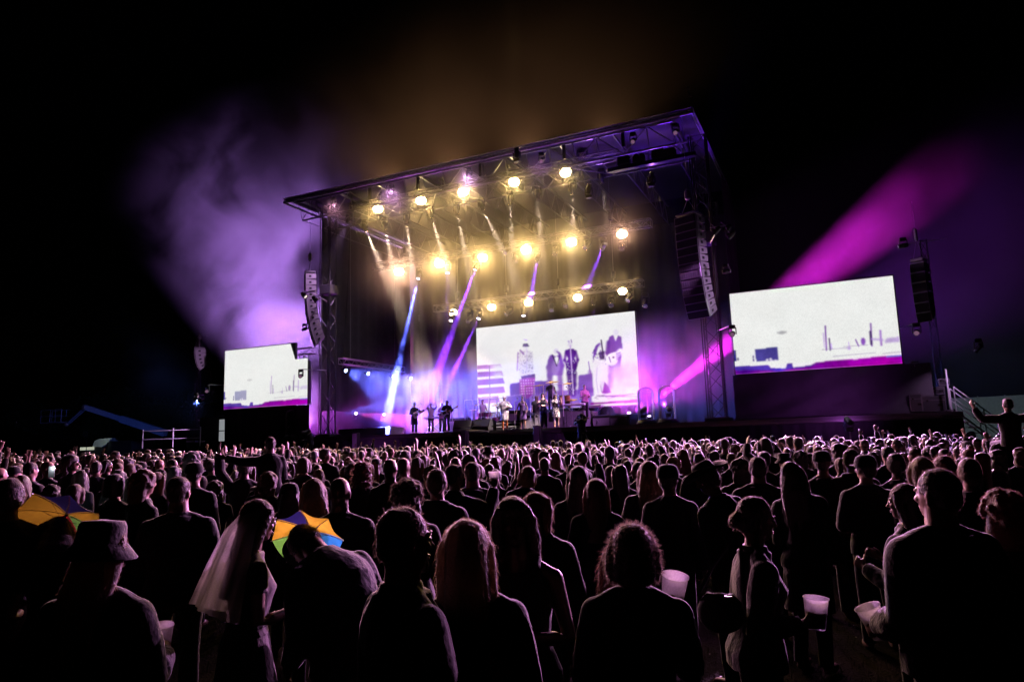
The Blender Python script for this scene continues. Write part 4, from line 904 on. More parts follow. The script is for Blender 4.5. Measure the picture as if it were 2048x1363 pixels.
# ---- hair, built in the head's frame (pivot at the neck)
def hair_mb(kind, seed=0, length=1.0):
    b = MB(); r = random.Random(seed)
    def e(c, q, nu=14, nv=9): b.ell((c[0], c[1], c[2]-1.52), q, None, nu, nv)
    cap = lambda g=0: (e((0, -.016, 1.676), (.084+g, .098+g, .092+g), 18, 12), e((0, -.045, 1.625), (.076+g, .068+g, .075+g)))
    if kind == 'short': cap(-.002); [e((s*.062, -.012, 1.65), (.024, .045, .05)) for s in (-1, 1)]; e((0, .045, 1.728), (.052, .040, .024))
    elif kind == 'buzz': e((0, -.014, 1.672), (.080, .095, .088), 18, 12); e((0, -.042, 1.62), (.068, .062, .06))
    elif kind in ('long', 'straight'):
        cap(.004); L = .30*length
        for s in (-1, 1): b.path([(s*.055, .035, .20), (s*.082, .02, .13), (s*.088, -.0, .05), (s*.088, -.02, -.05), (s*.085, -.035, -.05-L*.75)], [.028, .034, .036, .034, .022], 10)
        rings = []
        for t in np.linspace(0, 1, 8):
            z = .14-(.14+L)*t; rx = .082+.02*t*(1-.25*t) if kind == 'straight' else .084+.040*sin(t*2.4); ry = .062-.018*t
            rings.append(((0, -.045-.030*t, z), rx, ry))
        b.loft(rings, 18)
        if kind == 'long':
            for i in range(26):
                a = r.uniform(-1.2, 1.2); x = .10*sin(a); y = -.07-.03*cos(a); b.path([(x*.8, y+.02, .06), (x*1.05, y-.01, -.05), (x*1.1+r.uniform(-.015, .015), y-.01, -.14-L*r.uniform(.3, .8))], [.022, .018, .008], 7)
    elif kind == 'bob':
        cap(.006)
        for s in (-1, 1): b.path([(s*.06, .03, .20), (s*.086, .015, .12), (s*.092, -.005, .05), (s*.085, -.01, 0)], [.03, .036, .036, .024], 10)
        b.loft([((0, -.045, .14), .088, .068), ((0, -.055, .06), .095, .066), ((0, -.058, .0), .09, .06)], 16)
    elif kind == 'bun':
        cap(.0); e((0, -.075, 1.775), (.046, .045, .042)); 
        for i in range(8): a = i*.785; e((.03*cos(a), -.075+.02*sin(a), 1.775+.025*sin(a)), (.024, .024, .022), 8, 6)
    elif kind == 'lowbun': cap(.0); e((0, -.115, 1.615), (.045, .038, .042)); e((0, -.10, 1.63), (.04, .04, .04))
    elif kind == 'pony':
        cap(.0); b.path([(0, -.10, .18), (0, -.145, .16), (0, -.155, .08), (0, -.145, -.02), (0, -.14, -.10)], [.022, .030, .034, .026, .008], 10)
    elif kind == 'curly':
        cap(.006)
        for i in range(110):
            u, v = r.uniform(-1, 1), r.uniform(0, 2*pi); q = math.sqrt(1-u*u); x, y, z = q*cos(v), q*sin(v), u
            if y > .55 and z < .5: continue
            e((x*.098, -.024+y*.108, 1.655+z*.105), (r.uniform(.016, .028),)*3, 7, 5)
        for i in range(40):
            v = r.uniform(pi*.9, 2.1*pi); e((.10*cos(v), -.03+.09*sin(v), 1.54+r.uniform(-.07, .07)), (r.uniform(.02, .03),)*3, 7, 5)
    elif kind == 'bushy':
        cap(.015)
        for i in range(60):
            u, v = r.uniform(-.4, 1), r.uniform(0, 2*pi); q = math.sqrt(1-u*u); x, y, z = q*cos(v), q*sin(v), u
            if y > .5 and z < .45: continue
            e((x*.105, -.026+y*.112, 1.66+z*.108), (r.uniform(.02, .03),)*3, 8, 6)
        b.loft([((0, -.05, .12), .10, .07), ((0, -.06, .02), .115, .07), ((0, -.065, -.06), .10, .06)], 16)
    elif kind == 'beard':
        e((0, .045, 1.572), (.054, .052, .045)); e((0, .072, 1.552), (.030, .026, .028)); e((-.05, .015, 1.60), (.018, .03, .04)); e((.05, .015, 1.60), (.018, .03, .04))
    elif kind == 'goatee': e((0, .078, 1.553), (.024, .022, .028)); e((0, .086, 1.571), (.014, .012, .01)); e((0, .094, 1.600), (.022, .010, .006))
    return b
def hat_mb(kind):
    b = MB(); z = -1.52
    if kind == 'cap':
        b.lathe((0, -.012, 0), [(.096, .135), (.102, .15), (.099, .19), (.083, .232), (.05, .252), (.004, .258)], 22)
        secs = []
        b.loft([((0, .03, .146), .082, .10), ((0, .075, .150), .078, .105), ((0, .075, .156), .078, .105), ((0, .03, .158), .080, .10)], 20); b.ell((0, -.012, .262), (.010, .010, .007))
    elif kind == 'bucket':
        b.lathe((0, -.012, 0), [(.150, .095), (.152, .099), (.106, .155), (.100, .16), (.094, .23), (.085, .25), (.004, .258)], 24); b.lathe((0, -.012, 0), [(.148, .092), (.104, .150), (.098, .158)], 24, close=False)
    elif kind == 'western':
        n = 28; rings = []
        for rr, z0, up_ in ((.10, .165, 0), (.13, .160, .012), (.165, .158, .035), (.195, .165, .06)):
            rings.append([Vector((rr*.86*cos(2*pi*i/n), -.01+rr*1.1*sin(2*pi*i/n), z0+up_*abs(cos(2*pi*i/n))**2)) for i in range(n)])
        top = [[v+Vector((0, 0, .006)) for v in q] for q in reversed(rings)]
        b.rings(rings+top, close=True)
        b.loft([((0, -.012, .16), .090, .108), ((0, -.012, .20), .088, .104), ((0, -.012, .25), .070, .090), ((0, -.005, .275), .048, .070), ((0, 0, .272), .02, .04)], 22)
    elif kind == 'brimmed':
        b.lathe((0, -.012, 0), [(.175, .165), (.176, .172), (.10, .176), (.098, .18), (.095, .25), (.085, .272), (.06, .268), (.004, .262)], 28); b.lathe((0, -.012, 0), [(.172, .160), (.10, .162), (.09, .163)], 28, close=False)
    return b
HAIR_KINDS = ['short', 'buzz', 'long', 'straight', 'bob', 'bun', 'pony', 'curly', 'bushy', 'lowbun']
HJ = {k: remesh(hair_mb(k, i), .011, 'hair', HAIRM, .30, 1, .004, 40, i) for i, k in enumerate(HAIR_KINDS)}
HATJ = {k: hat_mb(k).mesh('cap' if k == 'cap' else 'hat', CLOTH, True) for k in ('cap', 'bucket', 'western', 'brimmed')}
# ---- archetype poses for the crowd
POSES = {
 'plain': dict(), 'plain_f': dict(fem=True), 'hold': dict(arms=('hold', 'down'), curl=(.8, .35)), 'folded': dict(arms=('fold', 'fold')), 'right_up': dict(arms=('down', 'up'), spread=(0, .6), curl=(.35, .15)),
 'left_up': dict(arms=('up', 'hold'), spread=(.6, 0), curl=(.2, .6)), 'both_up': dict(arms=('high', 'high'), spread=(.7, .7), curl=(.15, .2), fem=True), 'clap': dict(arms=('clap', 'clap'), curl=(.2, .2)),
 'fist': dict(arms=('hold', 'high'), curl=(.6, 1.25)), 'look_right': dict(sk=dict(head=(-62, 0, 0))), 'look_left': dict(sk=dict(head=(58, 4, 0)), fem=True), 'lean_f': dict(sk=dict(side=7, head=(0, 0, 6)), fem=True, arms=('hold', 'down'), curl=(.8, .3)),
 'phone': dict(arms=('phone', 'down'), curl=(.9, .35))}
def make_pose(name, dec, voxel, seed):
    P = dict(POSES[name]); skp = P.pop('sk', {}); out = {}
    sk = Skel(**skp); J, hands = person_parts(sk, seed=seed, voxel=voxel, dec=dec, **P); out['sk'], out['J'], out['hands'] = sk, J, hands
    P2 = dict(P); b = None
    n0 = len(JOBS); J2, _ = person_parts(sk, seed=seed+50, voxel=voxel, dec=dec, top='tee', sleeve=.5, bottom=None, **P2)
    JOBS.remove(J2['body']); out['tee'] = J2['top']
    return out
PO = {k: make_pose(k, .13, .011, 10+i) for i, k in enumerate(POSES)}
flush()
print('people archetypes', round(time.time()-T0, 1))
NAVY = (.012, .012, .02, 1)
CLOTHES = [((.010, .010, .012, 1), 'black'), ((.016, .018, .030, 1), 'dark blue'), ((.03, .03, .033, 1), 'dark grey'), ((.022, .016, .014, 1), 'dark brown'), ((.05, .05, .055, 1), 'grey'), ((.028, .012, .016, 1), 'dark red')]
HAIRC = [((.012, .009, .008, 1), 'dark'), ((.035, .02, .012, 1), 'brown'), ((.16, .10, .05, 1), 'fair'), ((.28, .20, .11, 1), 'blond'), ((.13, .03, .012, 1), 'red'), ((.20, .20, .21, 1), 'grey')]
def child(name, me, parent, color=None, mtx=None):
    o = bpy.data.objects.new(name, me); COL.objects.link(o); o.parent = parent
    if color: o.color = color
    if mtx is not None: o.matrix_local = mtx
    return o
def crowd_person(x, y, z, h, rz, pose, hair, hcol, ccol, tee=False, hat=None, skin=None, tcol=None):
    p = PO[pose]; s = h/1.75
    o = bpy.data.objects.new('person', p['J']['body'].me); COL.objects.link(o); o.location = (x, y, z); o.rotation_euler = (0, 0, rz); o.scale = (s, s, s)
    if skin is not None: o.material_slots[0].link = 'OBJECT'; o.material_slots[0].material = skin
    tj = p['tee'] if tee else p['J']['top']
    child(tj.name, tj.me, o, ccol); child('trousers', p['J']['bottom'].me, o, tcol or CLOTHES[0][0])
    if hair: child('hair', HJ[hair].me, o, hcol, p['sk'].HM())
    if hat: child('cap' if hat == 'cap' else 'hat', HATJ[hat], o, CLOTHES[0][0], p['sk'].HM())
    return o
def hand_world(o, hp): return o.matrix_basis @ Vector(hp)
# ================================================================ THE AUDIENCE
def view_ang(x, y): return math.atan2(-x, y)                  # rz that turns a person's back squarely to the camera
PLACED = []                                                   # (x, y, radius)
def solve(px, py, depth, htop, rz):
    T = Vector((0, 0, CAMZ))+ray(px, py)*depth; h = Vector(htop)
    g = gz(T.x); s = (T.z-g)/h.z
    off = Rz(rz) @ h; return Vector((T.x-off.x*s, T.y-off.y*s, g)), s
CUPM = bpy.data.materials.new('clear_plastic'); CUPM.use_nodes = True; _n = CUPM.node_tree.nodes; _l = CUPM.node_tree.links; _b = _n['Principled BSDF']; _b.inputs['Base Color'].default_value = (.85, .83, .86, 1); _b.inputs['Roughness'].default_value = .25
_t = _n.new('ShaderNodeBsdfTranslucent'); _t.inputs[0].default_value = (.85, .82, .86, 1); _p = _n.new('ShaderNodeBsdfTransparent'); _m = _n.new('ShaderNodeMixShader'); _m.inputs[0].default_value = .65; _q = _n.new('ShaderNodeMixShader'); _q.inputs[0].default_value = .35
_z = _n.new('ShaderNodeTexNoise'); _z.inputs['Scale'].default_value = 14; _y = _n.new('ShaderNodeMapRange'); _y.inputs[3].default_value = .15; _y.inputs[4].default_value = .5; _l.new(_z.outputs[0], _y.inputs[0]); _l.new(_y.outputs[0], _q.inputs[0])
_l.new(_b.outputs[0], _m.inputs[1]); _l.new(_t.outputs[0], _m.inputs[2]); _l.new(_m.outputs[0], _q.inputs[1]); _l.new(_p.outputs[0], _q.inputs[2]); _l.new(_q.outputs[0], _n['Material Output'].inputs[0])
BEERM = mat('beer', (.55, .28, .05), .2, trans=.4, var=.05)
def cup(p, label, tilt=(0, 0), s=1.0, beer=True):
    t = thing('plastic_cup', label, 'cup', p, 0, 'plastic cups in hands'); t.rotation_euler = (tilt[0], tilt[1], 0); t.scale = (s,)*3
    MB().lathe((0, 0, 0), [(.004, -.058), (.034, -.058), (.036, -.05), (.047, .058), (.050, .060), (.050, .064), (.045, .060), (.034, -.05), (.004, -.052)], 20).build('body', CUPM, t, True)
    if beer: MB().lathe((0, 0, 0), [(.004, -.05), (.0335, -.049), (.041, .012), (.003, .013)], 20).build('drink', BEERM, t, True)
    return t
def strands(me, sets, seed):
    r = np.random.RandomState(seed); nv = len(me.vertices)
    co = np.empty(nv*3, np.float32); me.vertices.foreach_get('co', co); co = co.reshape(-1, 3)
    no = np.empty(nv*3, np.float32); me.vertices.foreach_get('normal', no); no = no.reshape(-1, 3)
    V = [tuple(c) for c in co]; F = [tuple(p.vertices) for p in me.polygons]; nf0 = len(F)
    for i, ln, down, width in [(i, q[1], q[2], q[3]) for q in sets for i in r.randint(0, nv, q[0])]:
        p = co[i].copy(); d = no[i]*.55+r.normal(size=3)*.28+np.array([0, -.05, -down*.5])
        t = np.cross(d, r.normal(size=3)); t /= np.linalg.norm(t)+1e-6; L = ln*r.uniform(.4, 1.2); o = len(V); K = 4
        for k in range(K+1):
            w_ = width*(1-.8*k/K); V += [tuple(p-t*w_), tuple(p+t*w_)]
            d = d/np.linalg.norm(d); p = p+d*L/K; d = d+np.array([0, 0, -down])*.55+r.normal(size=3)*.12
        F += [(o+2*k, o+2*k+1, o+2*k+3, o+2*k+2) for k in range(K)]
    m2 = bpy.data.meshes.new('hair'); m2.from_pydata(V, [], F); m2.materials.append(HAIRM); m2.materials.append(HAIRFUZZ); m2.polygons.foreach_set('material_index', [0]*nf0+[1]*(len(F)-nf0)); m2.polygons.foreach_set('use_smooth', [True]*len(F)); m2.update(); return m2
CUST = []
def near(px, py, depth, rel, label, sk=None, hair=None, hcol=0, ccol=0, tcol=0, top_off=.245, fuzz=(600, .022, .9), hat=None, hlen=1.0, face=False, skin=None, z0=None, scale=None, extra=None, **kw):
    sk = Skel(**(sk or {})); kw.setdefault('voxel', .0085); kw.setdefault('dec', .45); kw.setdefault('detail', True); kw.setdefault('seed', len(CUST)+70)
    J, hands = person_parts(sk, skin=skin, **kw)
    hj = [(k, remesh(hair_mb(k, len(CUST), hlen), .0075, 'beard' if k in ('beard', 'goatee') else 'hair', HAIRM, .6, 1, .003, 45, len(CUST))) for k in (hair if isinstance(hair, list) else [hair] if hair else [])]
    CUST.append((px, py, depth, rel, label, sk, J, hands, hj, hcol, ccol, tcol, top_off, fuzz, hat, z0, scale, extra)); return len(CUST)-1
CC = [c for c, _ in CLOTHES]; HC = [c for c, _ in HAIRC]
WHITEC = (.55, .5, .52, 1)
I_hat = near(208, 1036, 2.95, -35, 'person in a dark bucket hat with long fair hair at the lower left', dict(head=(-25, 5, 0)), 'long', 2, 0, hat='bucket', fem=True, arms=('hold', 'hold'), curl=(.8, .8), top='jacket', wide=1.15, top_off=.262)
I_left = near(20, 955, 4.6, 5, 'dark haired person cut off by the left edge of the photo', None, 'short', 0, 0, arms=('hold', 'hold'))
I_shirt = near(358, 950, 5.3, -6, 'broad shouldered short haired man in a shirt, seen from behind left of the veil', dict(head=(-20, 0, 0)), 'buzz', 1, 4, arms=('hold', 'hold'), top='jacket', wide=1.18)
I_bride = near(522, 1000, 4.1, -78, 'woman in a long white veil and pale dress facing right with a cup', dict(lean=6, head=(0, 6, 0)), 'straight', 0, WHITEC, WHITEC, fem=True, arms=('down', 'hold'), curl=(.4, .85), top='tee', sleeve=.5, bottom='gown', hlen=1.1, hem=1.0)
I_bow = near(590, 1074, 4.0, 24, 'man in a dark jacket bowing forward under a rainbow umbrella hat', dict(lean=52, side=-8, head=(0, 24, 0), hipback=-.12), 'short', 0, 1, arms=('reach', 'reach'), top='jacket', wide=1.12, top_off=.235)
I_umb2 = near(118, 1040, 4.7, -5, 'person in a pink top under a rainbow umbrella hat at the far left', dict(lean=14, head=(0, 22, 0)), 'long', 0, (.42, .16, .26, 1), fem=True, arms=('hold', 'hold'), top='tee', sleeve=.5, top_off=.235)
I_prof = near(806, 1010, 2.55, -66, 'bearded short haired man in profile facing right, in a pale shirt', dict(head=(0, 4, 0)), ['buzz', 'goatee'], 1, (.10, .085, .10, 1), arms=('down', 'hold'), curl=(.4, .6), top='jacket', wide=1.12, chin=1.12, fuzz=(500, .02, .3), voxel=.0068)
I_blond = near(931, 1040, 2.72, 2, 'blond woman with long straight hair and dark top seen from behind, front centre', None, 'straight', 3, 0, fem=True, arms=('hold', 'down'), top='jacket', fuzz=(700, .035, 1.4), hlen=.9, voxel=.0072, wide=1.06)
I_face = near(1022, 994, 3.45, 172, 'dark haired woman in a black sleeveless top facing the camera, arms folded', dict(head=(8, 0, 4)), 'long', 0, 0, fem=True, arms=('fold', 'fold'), curl=(.6, .6), top='tank', wide=1.12, fuzz=(700, .022, 1.0), voxel=.0072)
I_red = near(1072, 985, 4.5, -22, 'woman with wavy light red hair and a grey wrap behind the woman in sleeveless top', dict(head=(-30, 0, 0)), 'long', 2, 4, fem=True, arms=('hold', 'hold'), top='hood', fuzz=(1200, .04, .8))
I_bun = near(1262, 1049, 2.95, 4, 'person with short dark fuzzy hair from behind raising a cup to the right shoulder', None, 'bob', 0, 0, fem=True, arms=('hold', ((.20, .30, -.85), (.02, .5, .68))), curl=(.5, .85), top='jacket', fuzz=(3000, .024, .1), voxel=.0072, wide=1.08)
I_bun2 = near(1236, 1092, 3.5, 10, 'person with long red hair mostly hidden behind the fuzzy haired person', None, 'long', 4, 0, fem=True, arms=('hold', 'hold'), top='jacket', fuzz=(1000, .05, .6))
I_cup = near(1512, 993, 3.75, -74, 'person in profile facing right with hair tied low, holding out a cup of beer', dict(lean=5, head=(0, 5, 0)), 'lowbun', 0, 0, fem=True, arms=('down', ((.15, -.15, -1), (-.05, .8, .15))), curl=(.4, .8), top='jacket', wide=1.05, fuzz=(300, .015, .4), voxel=.0072)
I_big = near(1872, 934, 3.35, 36, 'large man in a dark jacket at the lower right holding out a cup', dict(head=(18, 2, 0)), 'buzz', 1, 0, arms=(((.12, .05, -1), (.0, .8, -.30)), 'down'), curl=(.85, .35), top='jacket', wide=1.2, loose=.024, voxel=.0072, fuzz=(400, .012, .2))
I_big2 = near(2006, 984, 3.7, 12, 'dark haired person at the bottom right corner beside the large man', None, 'bushy', 4, 0, fem=True, arms=('hold', 'hold'), top='jacket', wide=1.1)
I_prof2 = near(1806, 968, 4.6, 66, 'woman in profile facing left with glasses, hands up before her chest', dict(head=(15, 4, 0)), 'long', 1, 0, fem=True, arms=(((.2, .15, -1), (-.3, .8, .35)), ((.2, .25, -1), (-.3, .8, .45))), curl=(.8, .8), top='jacket')
I_bald = near(679, 951, 5.2, -4, 'bald man in a dark jacket behind the rainbow umbrella hat', dict(head=(-10, 0, 0)), None, 0, 0, arms=('hold', 'hold'), top='jacket', wide=1.12)
I_bl2 = near(628, 957, 5.9, 6, 'blond woman standing left of the bald man in the dark jacket', None, 'long', 3, 0, fem=True, arms=('hold', 'hold'))
I_hood = near(873, 937, 5.9, -12, 'short haired man in a hooded jacket left of centre, behind the bearded man', None, 'short', 2, 2, arms=('hold', 'hold'), top='hood')
I_bush = near(814, 962, 5.2, -8, 'person with bushy dark hair directly behind the bearded man in profile', None, 'bushy', 0, 0, fem=True, arms=('hold', 'hold'), fuzz=(2200, .025, .3))
I_lh1 = near(1157, 932, 6.3, 2, 'woman with long brown hair and dark coat standing right of centre, back to us', None, 'long', 1, 0, fem=True, arms=('down', 'down'), top='coat', bottom='trousers')
I_lh1b = near(1191, 957, 5.9, 0, 'woman with fair hair tucked behind the long haired woman in a dark coat', None, 'straight', 2, 1, fem=True, arms=('hold', 'hold'), top='jacket')
I_lh2 = near(1297, 922, 6.6, 4, 'woman with long fair hair in a black coat beside the man in a cap', None, 'long', 3, 0, fem=True, arms=('hold', 'down'), top='coat', hlen=1.15)
I_cap1 = near(1334, 926, 6.2, -14, 'man in a dark cap and jacket right of the long haired woman', dict(head=(-15, 0, 0)), 'short', 0, 0, arms=('hold', 'down'), top='jacket', hat='cap', top_off=.262)
I_west = near(1398, 924, 5.9, 48, 'man in a wide brimmed hat and dark coat leaning to the left', dict(lean=14, side=-10, head=(14, 8, -4)), 'short', 0, 0, arms=('down', 'down'), top='coat', hat='western', top_off=.275)
I_lean = near(1577, 925, 6.3, -26, 'woman with long hair leaning left, right of the profile person with beer', dict(side=-9, lean=8, head=(10, 6, -6)), 'long', 1, 0, fem=True, arms=('hold', 'down'), top='coat')
I_back = near(1514, 912, 7.0, 4, 'broad man with short hair and a dark jumper, left of the leaning woman', None, 'short', 0, 0, arms=('hold', 'hold'), top='jacket', wide=1.2)
I_teec = near(1642, 899, 7.9, -4, 'man in a grey top and cap standing under the right screen', None, 'short', 1, 4, arms=('down', 'down'), top='tee', sleeve=.5, hat='cap', top_off=.262)
I_dkcap = near(1729, 907, 6.7, 14, 'man in a dark cap under the right end of the right screen', dict(head=(25, 0, 0)), 'short', 0, 0, arms=('hold', 'hold'), hat='cap', top_off=.262)
I_brown = near(1701, 897, 7.7, -6, 'short haired person in a brownish hooded top left of the man in a dark cap', None, 'short', 1, (.12, .05, .04, 1), arms=('hold', 'down'), top='hood')
I_redh = near(1886, 911, 6.4, 6, 'woman with long bright red hair behind the large man', None, 'long', 4, 0, fem=True, arms=('hold', 'hold'), fuzz=(1400, .06, .5))
I_band = near(1936, 915, 5.7, 4, 'short haired person in dark clothes right of the red haired woman', None, 'short', 2, 0, arms=('hold', 'hold'))
I_fair = near(1842, 914, 6.2, 8, 'person with a fair bob between the glasses woman and the red haired woman', None, 'bob', 3, 0, fem=True, arms=('hold', 'hold'))
I_x1 = near(1790, 905, 7.1, 2, 'dark haired person in a close fitting top behind the woman with glasses', None, 'short', 0, 0, fem=True, arms=('down', 'down'))
I_curl = near(724, 924, 8.6, -6, 'person with curly reddish hair in the middle rows left of centre', None, 'curly', 4, 4, fem=True, arms=('hold', 'hold'), fuzz=(1200, .05, .2))
I_big3 = near(944, 923, 7.6, 4, 'wide dark man in a jumper in the middle rows at centre', None, 'short', 0, 0, arms=('hold', 'hold'), wide=1.3)
I_beer = near(907, 928, 7.4, -58, 'short haired man turning right with a beer cup near the centre', None, 'short', 0, 2, arms=('hold', 'phone'), curl=(.5, .9))
I_kid = near(541, 873, 9.2, 18, 'child in dark top on somebody\'s shoulders stretching the left arm out', dict(head=(-18, 0, 0)), 'short', 0, 0, arms=('out', 'hold'), sit=True, z0='free', scale=.80, wide=1.1)
I_kid2 = near(2014, 796, 11.5, 26, 'person raised above the crowd at the right edge spreading both arms', dict(head=(10, 0, 0)), 'short', 0, 0, arms=(((.9, .25, .05), (.35, .2, .9)), ((.9, .25, .0), (.3, .2, .9))), sit=True, z0='free', scale=.86, spread=(.5, .5))
I_arm = near(489, 918, 9.8, 0, 'person with one splayed hand held up left of the child on shoulders', None, 'short', 1, 0, arms=('up', 'hold'), spread=(.9, 0), curl=(.08, .5))
flush()
CO = []
for i, (px, py, depth, rel, label, sk, J, hands, hj, hcol, ccol, tcol, top_off, fuzz, hat, z0, scale, extra) in enumerate(CUST):
    T = Vector((0, 0, CAMZ))+ray(px, py)*depth; rz = view_ang(T.x, T.y)+R(rel); ht = sk.H((0, -.012, top_off))
    if z0 == 'free':
        s = scale; off = Rz(rz) @ ht; loc = T-off*s
    else: loc, s = solve(px, py, depth, ht, rz)
    if not .88 < s*1.765/1.75 < 1.09: print('height?', i, label[:40], round(s*1.75, 2))
    o = bpy.data.objects.new('person', J['body'].me); COL.objects.link(o); o.location = loc; o.rotation_euler = (0, 0, rz); o.scale = (s, s, s)
    tag(o, label, 'person', 'people in the audience')
    ccol = CC[ccol] if isinstance(ccol, int) else ccol; tcol = CC[tcol] if isinstance(tcol, int) else tcol
    if 'top' in J: child(J['top'].name, J['top'].me, o, ccol)
    if 'bottom' in J: child(J['bottom'].name, J['bottom'].me, o, tcol)
    for k, (kind, j) in enumerate(hj):
        me = j.me
        if fuzz and kind not in ('goatee', 'beard'):
            me = strands(j.me, ((2600 if depth < 5 else 900, .006 if kind in ('short', 'buzz', 'lowbun') else .011, .15, .0005+.00011*depth), (int(fuzz[0]*(1 if depth < 5 else .5)), fuzz[1], fuzz[2], .0006+.00012*depth)), i)
        child('beard' if kind in ('beard', 'goatee') else 'hair', me, o, HC[hcol], sk.HM())
    if hat: child('cap' if hat == 'cap' else 'hat', HATJ[hat], o, CC[0], sk.HM())
    PLACED.append((loc.x, loc.y, .42)); CO.append((o, sk, [hand_world(o, h) for h in hands]))
bpy.context.view_layer.update()
def HW(i, p): o, sk, h = CO[i]; return o.matrix_world @ sk.H(p)
# ---- eyes, brows and lips of the faces one can see
LIP = mat('lips', (.32, .10, .09), .4); EYEW = mat('eye', (.5, .48, .46), .2); BROW = mat('brow_hair', (.02, .014, .01), .6)
for i in (I_face, I_prof, I_prof2, I_cup, I_bride):
    o, sk, _ = CO[i]; Mh = sk.HM()
    for sx in (-1, 1):
        e = MB().ell((sx*.030, .084, .129), (.0125, .010, .0065), None, 12, 8).build('eye', EYEW, o, True); e.matrix_local = Mh
        MB().ell((sx*.030, .0935, .129), (.0055, .003, .0055), None, 10, 6).build('pupil', BLACK, e, True)
        q = MB().path([(sx*.014, .092, .150), (sx*.030, .092, .155), (sx*.047, .080, .150)], [.003, .0042, .002], 6).build('eyebrow', BROW, o, True); q.matrix_local = Mh
    q = MB(); q.ell((0, .098, .0685), (.021, .006, .0045), None, 12, 6); q.ell((0, .096, .0585), (.018, .0065, .0055), None, 12, 6); q = q.build('lips', LIP, o, True); q.matrix_local = Mh
# ---- cups
cup(CO[I_bride][2][1]+Vector((0, 0, .02)), 'white plastic cup held by the woman in the veil', (0, .1))
cup(CO[I_bun][2][1]+Vector((0, 0, .03)), 'wide clear plastic cup raised beside the fuzzy haired person', (.15, .2), 1.25, False)
cup(CO[I_cup][2][1]+Vector((0, 0, .03)), 'clear cup with some beer held by the profile person', (0, .08), 1.25)
cup(CO[I_big][2][0]+Vector((0, 0, .03)), 'clear plastic cup held out by the large man at the lower right', (.1, -.35), 1.3, False)
cup(CO[I_beer][2][1]+Vector((0, 0, .02)), 'full beer cup in the middle rows near the centre', (0, 0), 1.2)
cup(CO[I_west][2][0]+Vector((0, 0, .02)), 'pale cup held by the man in the wide brimmed hat', (.3, 0))
cup(CO[I_hat][2][1]+Vector((0, 0, .02)), 'grey plastic cup held by the person in a bucket hat', (.1, .1), 1.1, False)
# ---- veil of the bride
def veil():
    o, sk, _ = CO[I_bride]; b = MB(); rings = []
    for k, t in enumerate(np.linspace(0, 1, 26)):
        z = .235-.54*t-.10*t*t; row = []
        for a in np.linspace(-1, 1, 40):
            wv = .013*t*sin(a*31+t*3)+.014*t*sin(a*13+2+t)
            rx = .086+.10*t**.8+wv; ry = .105+.15*t**.75+wv; ang = a*(1.35+.15*t)
            x = rx*sin(ang); y = -ry*cos(ang)*(.55+.45*min(1, t*3))
            if t < .12: x *= .35+t*5.4; y = y*(.3+t*5.8)-.02
            row.append((x, y-.0, z+.03*t*cos(a*3)))
        rings.append(row)
    vs = [p for r_ in rings for p in r_]; n = 40
    b.add(vs, [(j*n+i, j*n+i+1, (j+1)*n+i+1, (j+1)*n+i) for j in range(25) for i in range(n-1)])
    M = bpy.data.materials.new('tulle'); M.use_nodes = True; nn = M.node_tree.nodes; l = M.node_tree.links; nn.remove(nn['Principled BSDF'])
    d = nn.new('ShaderNodeBsdfDiffuse'); d.inputs[0].default_value = (.75, .72, .74, 1); tl = nn.new('ShaderNodeBsdfTranslucent'); tl.inputs[0].default_value = (.75, .70, .73, 1)
    tr = nn.new('ShaderNodeBsdfTransparent'); m1 = nn.new('ShaderNodeMixShader'); m1.inputs[0].default_value = .6; m2 = nn.new('ShaderNodeMixShader')
    tc = nn.new('ShaderNodeTexCoord'); nz = nn.new('ShaderNodeTexNoise'); nz.inputs['Scale'].default_value = 260; mr = nn.new('ShaderNodeMapRange'); mr.inputs[3].default_value = .32; mr.inputs[4].default_value = .9
    l.new(tc.outputs['Object'], nz.inputs['Vector']); l.new(nz.outputs[0], mr.inputs[0]); l.new(mr.outputs[0], m2.inputs[0])
    l.new(d.outputs[0], m1.inputs[1]); l.new(tl.outputs[0], m1.inputs[2]); l.new(tr.outputs[0], m2.inputs[1]); l.new(m1.outputs[0], m2.inputs[2]); l.new(m2.outputs[0], nn['Material Output'].inputs[0])
    v = b.build('veil', M, smooth=True); v.parent = o; v.matrix_local = sk.HM()
    t = MB(); t.loft([((0, -.005, 1.045), .158, .118), ((0, -.005, 1.085), .150, .112)], 24); w_ = t.build('sash', CLOTH, o); w_.color = CC[0]
veil()
# ---- umbrella hats (rainbow panels, seen from below)
def fabric(name, c):
    M = bpy.data.materials.new(name); M.use_nodes = True; nn = M.node_tree.nodes; l = M.node_tree.links; nn.remove(nn['Principled BSDF'])
    d = nn.new('ShaderNodeBsdfDiffuse'); t = nn.new('ShaderNodeBsdfTranslucent'); m1 = nn.new('ShaderNodeMixShader'); m1.inputs[0].default_value = .72
    tc = nn.new('ShaderNodeTexCoord'); wv = nn.new('ShaderNodeTexNoise'); wv.inputs['Scale'].default_value = 30; mx = nn.new('ShaderNodeMix'); mx.data_type = 'RGBA'; mx.blend_type = 'MULTIPLY'; mx.inputs[0].default_value = .35; mx.inputs[6].default_value = (*c, 1)
    l.new(tc.outputs['Object'], wv.inputs['Vector']); l.new(wv.outputs[0], mx.inputs[7])
    for q in (d, t): l.new(mx.outputs[2], q.inputs[0])
    l.new(d.outputs[0], m1.inputs[1]); l.new(t.outputs[0], m1.inputs[2]); l.new(m1.outputs[0], nn['Material Output'].inputs[0]); return M
RCOL = (('yellow', (.85, .66, .05)), ('blue', (.04, .36, .72)), ('red', (.75, .04, .06)), ('green', (.20, .72, .10)), ('orange', (.85, .32, .03)), ('navy', (.03, .03, .12)))
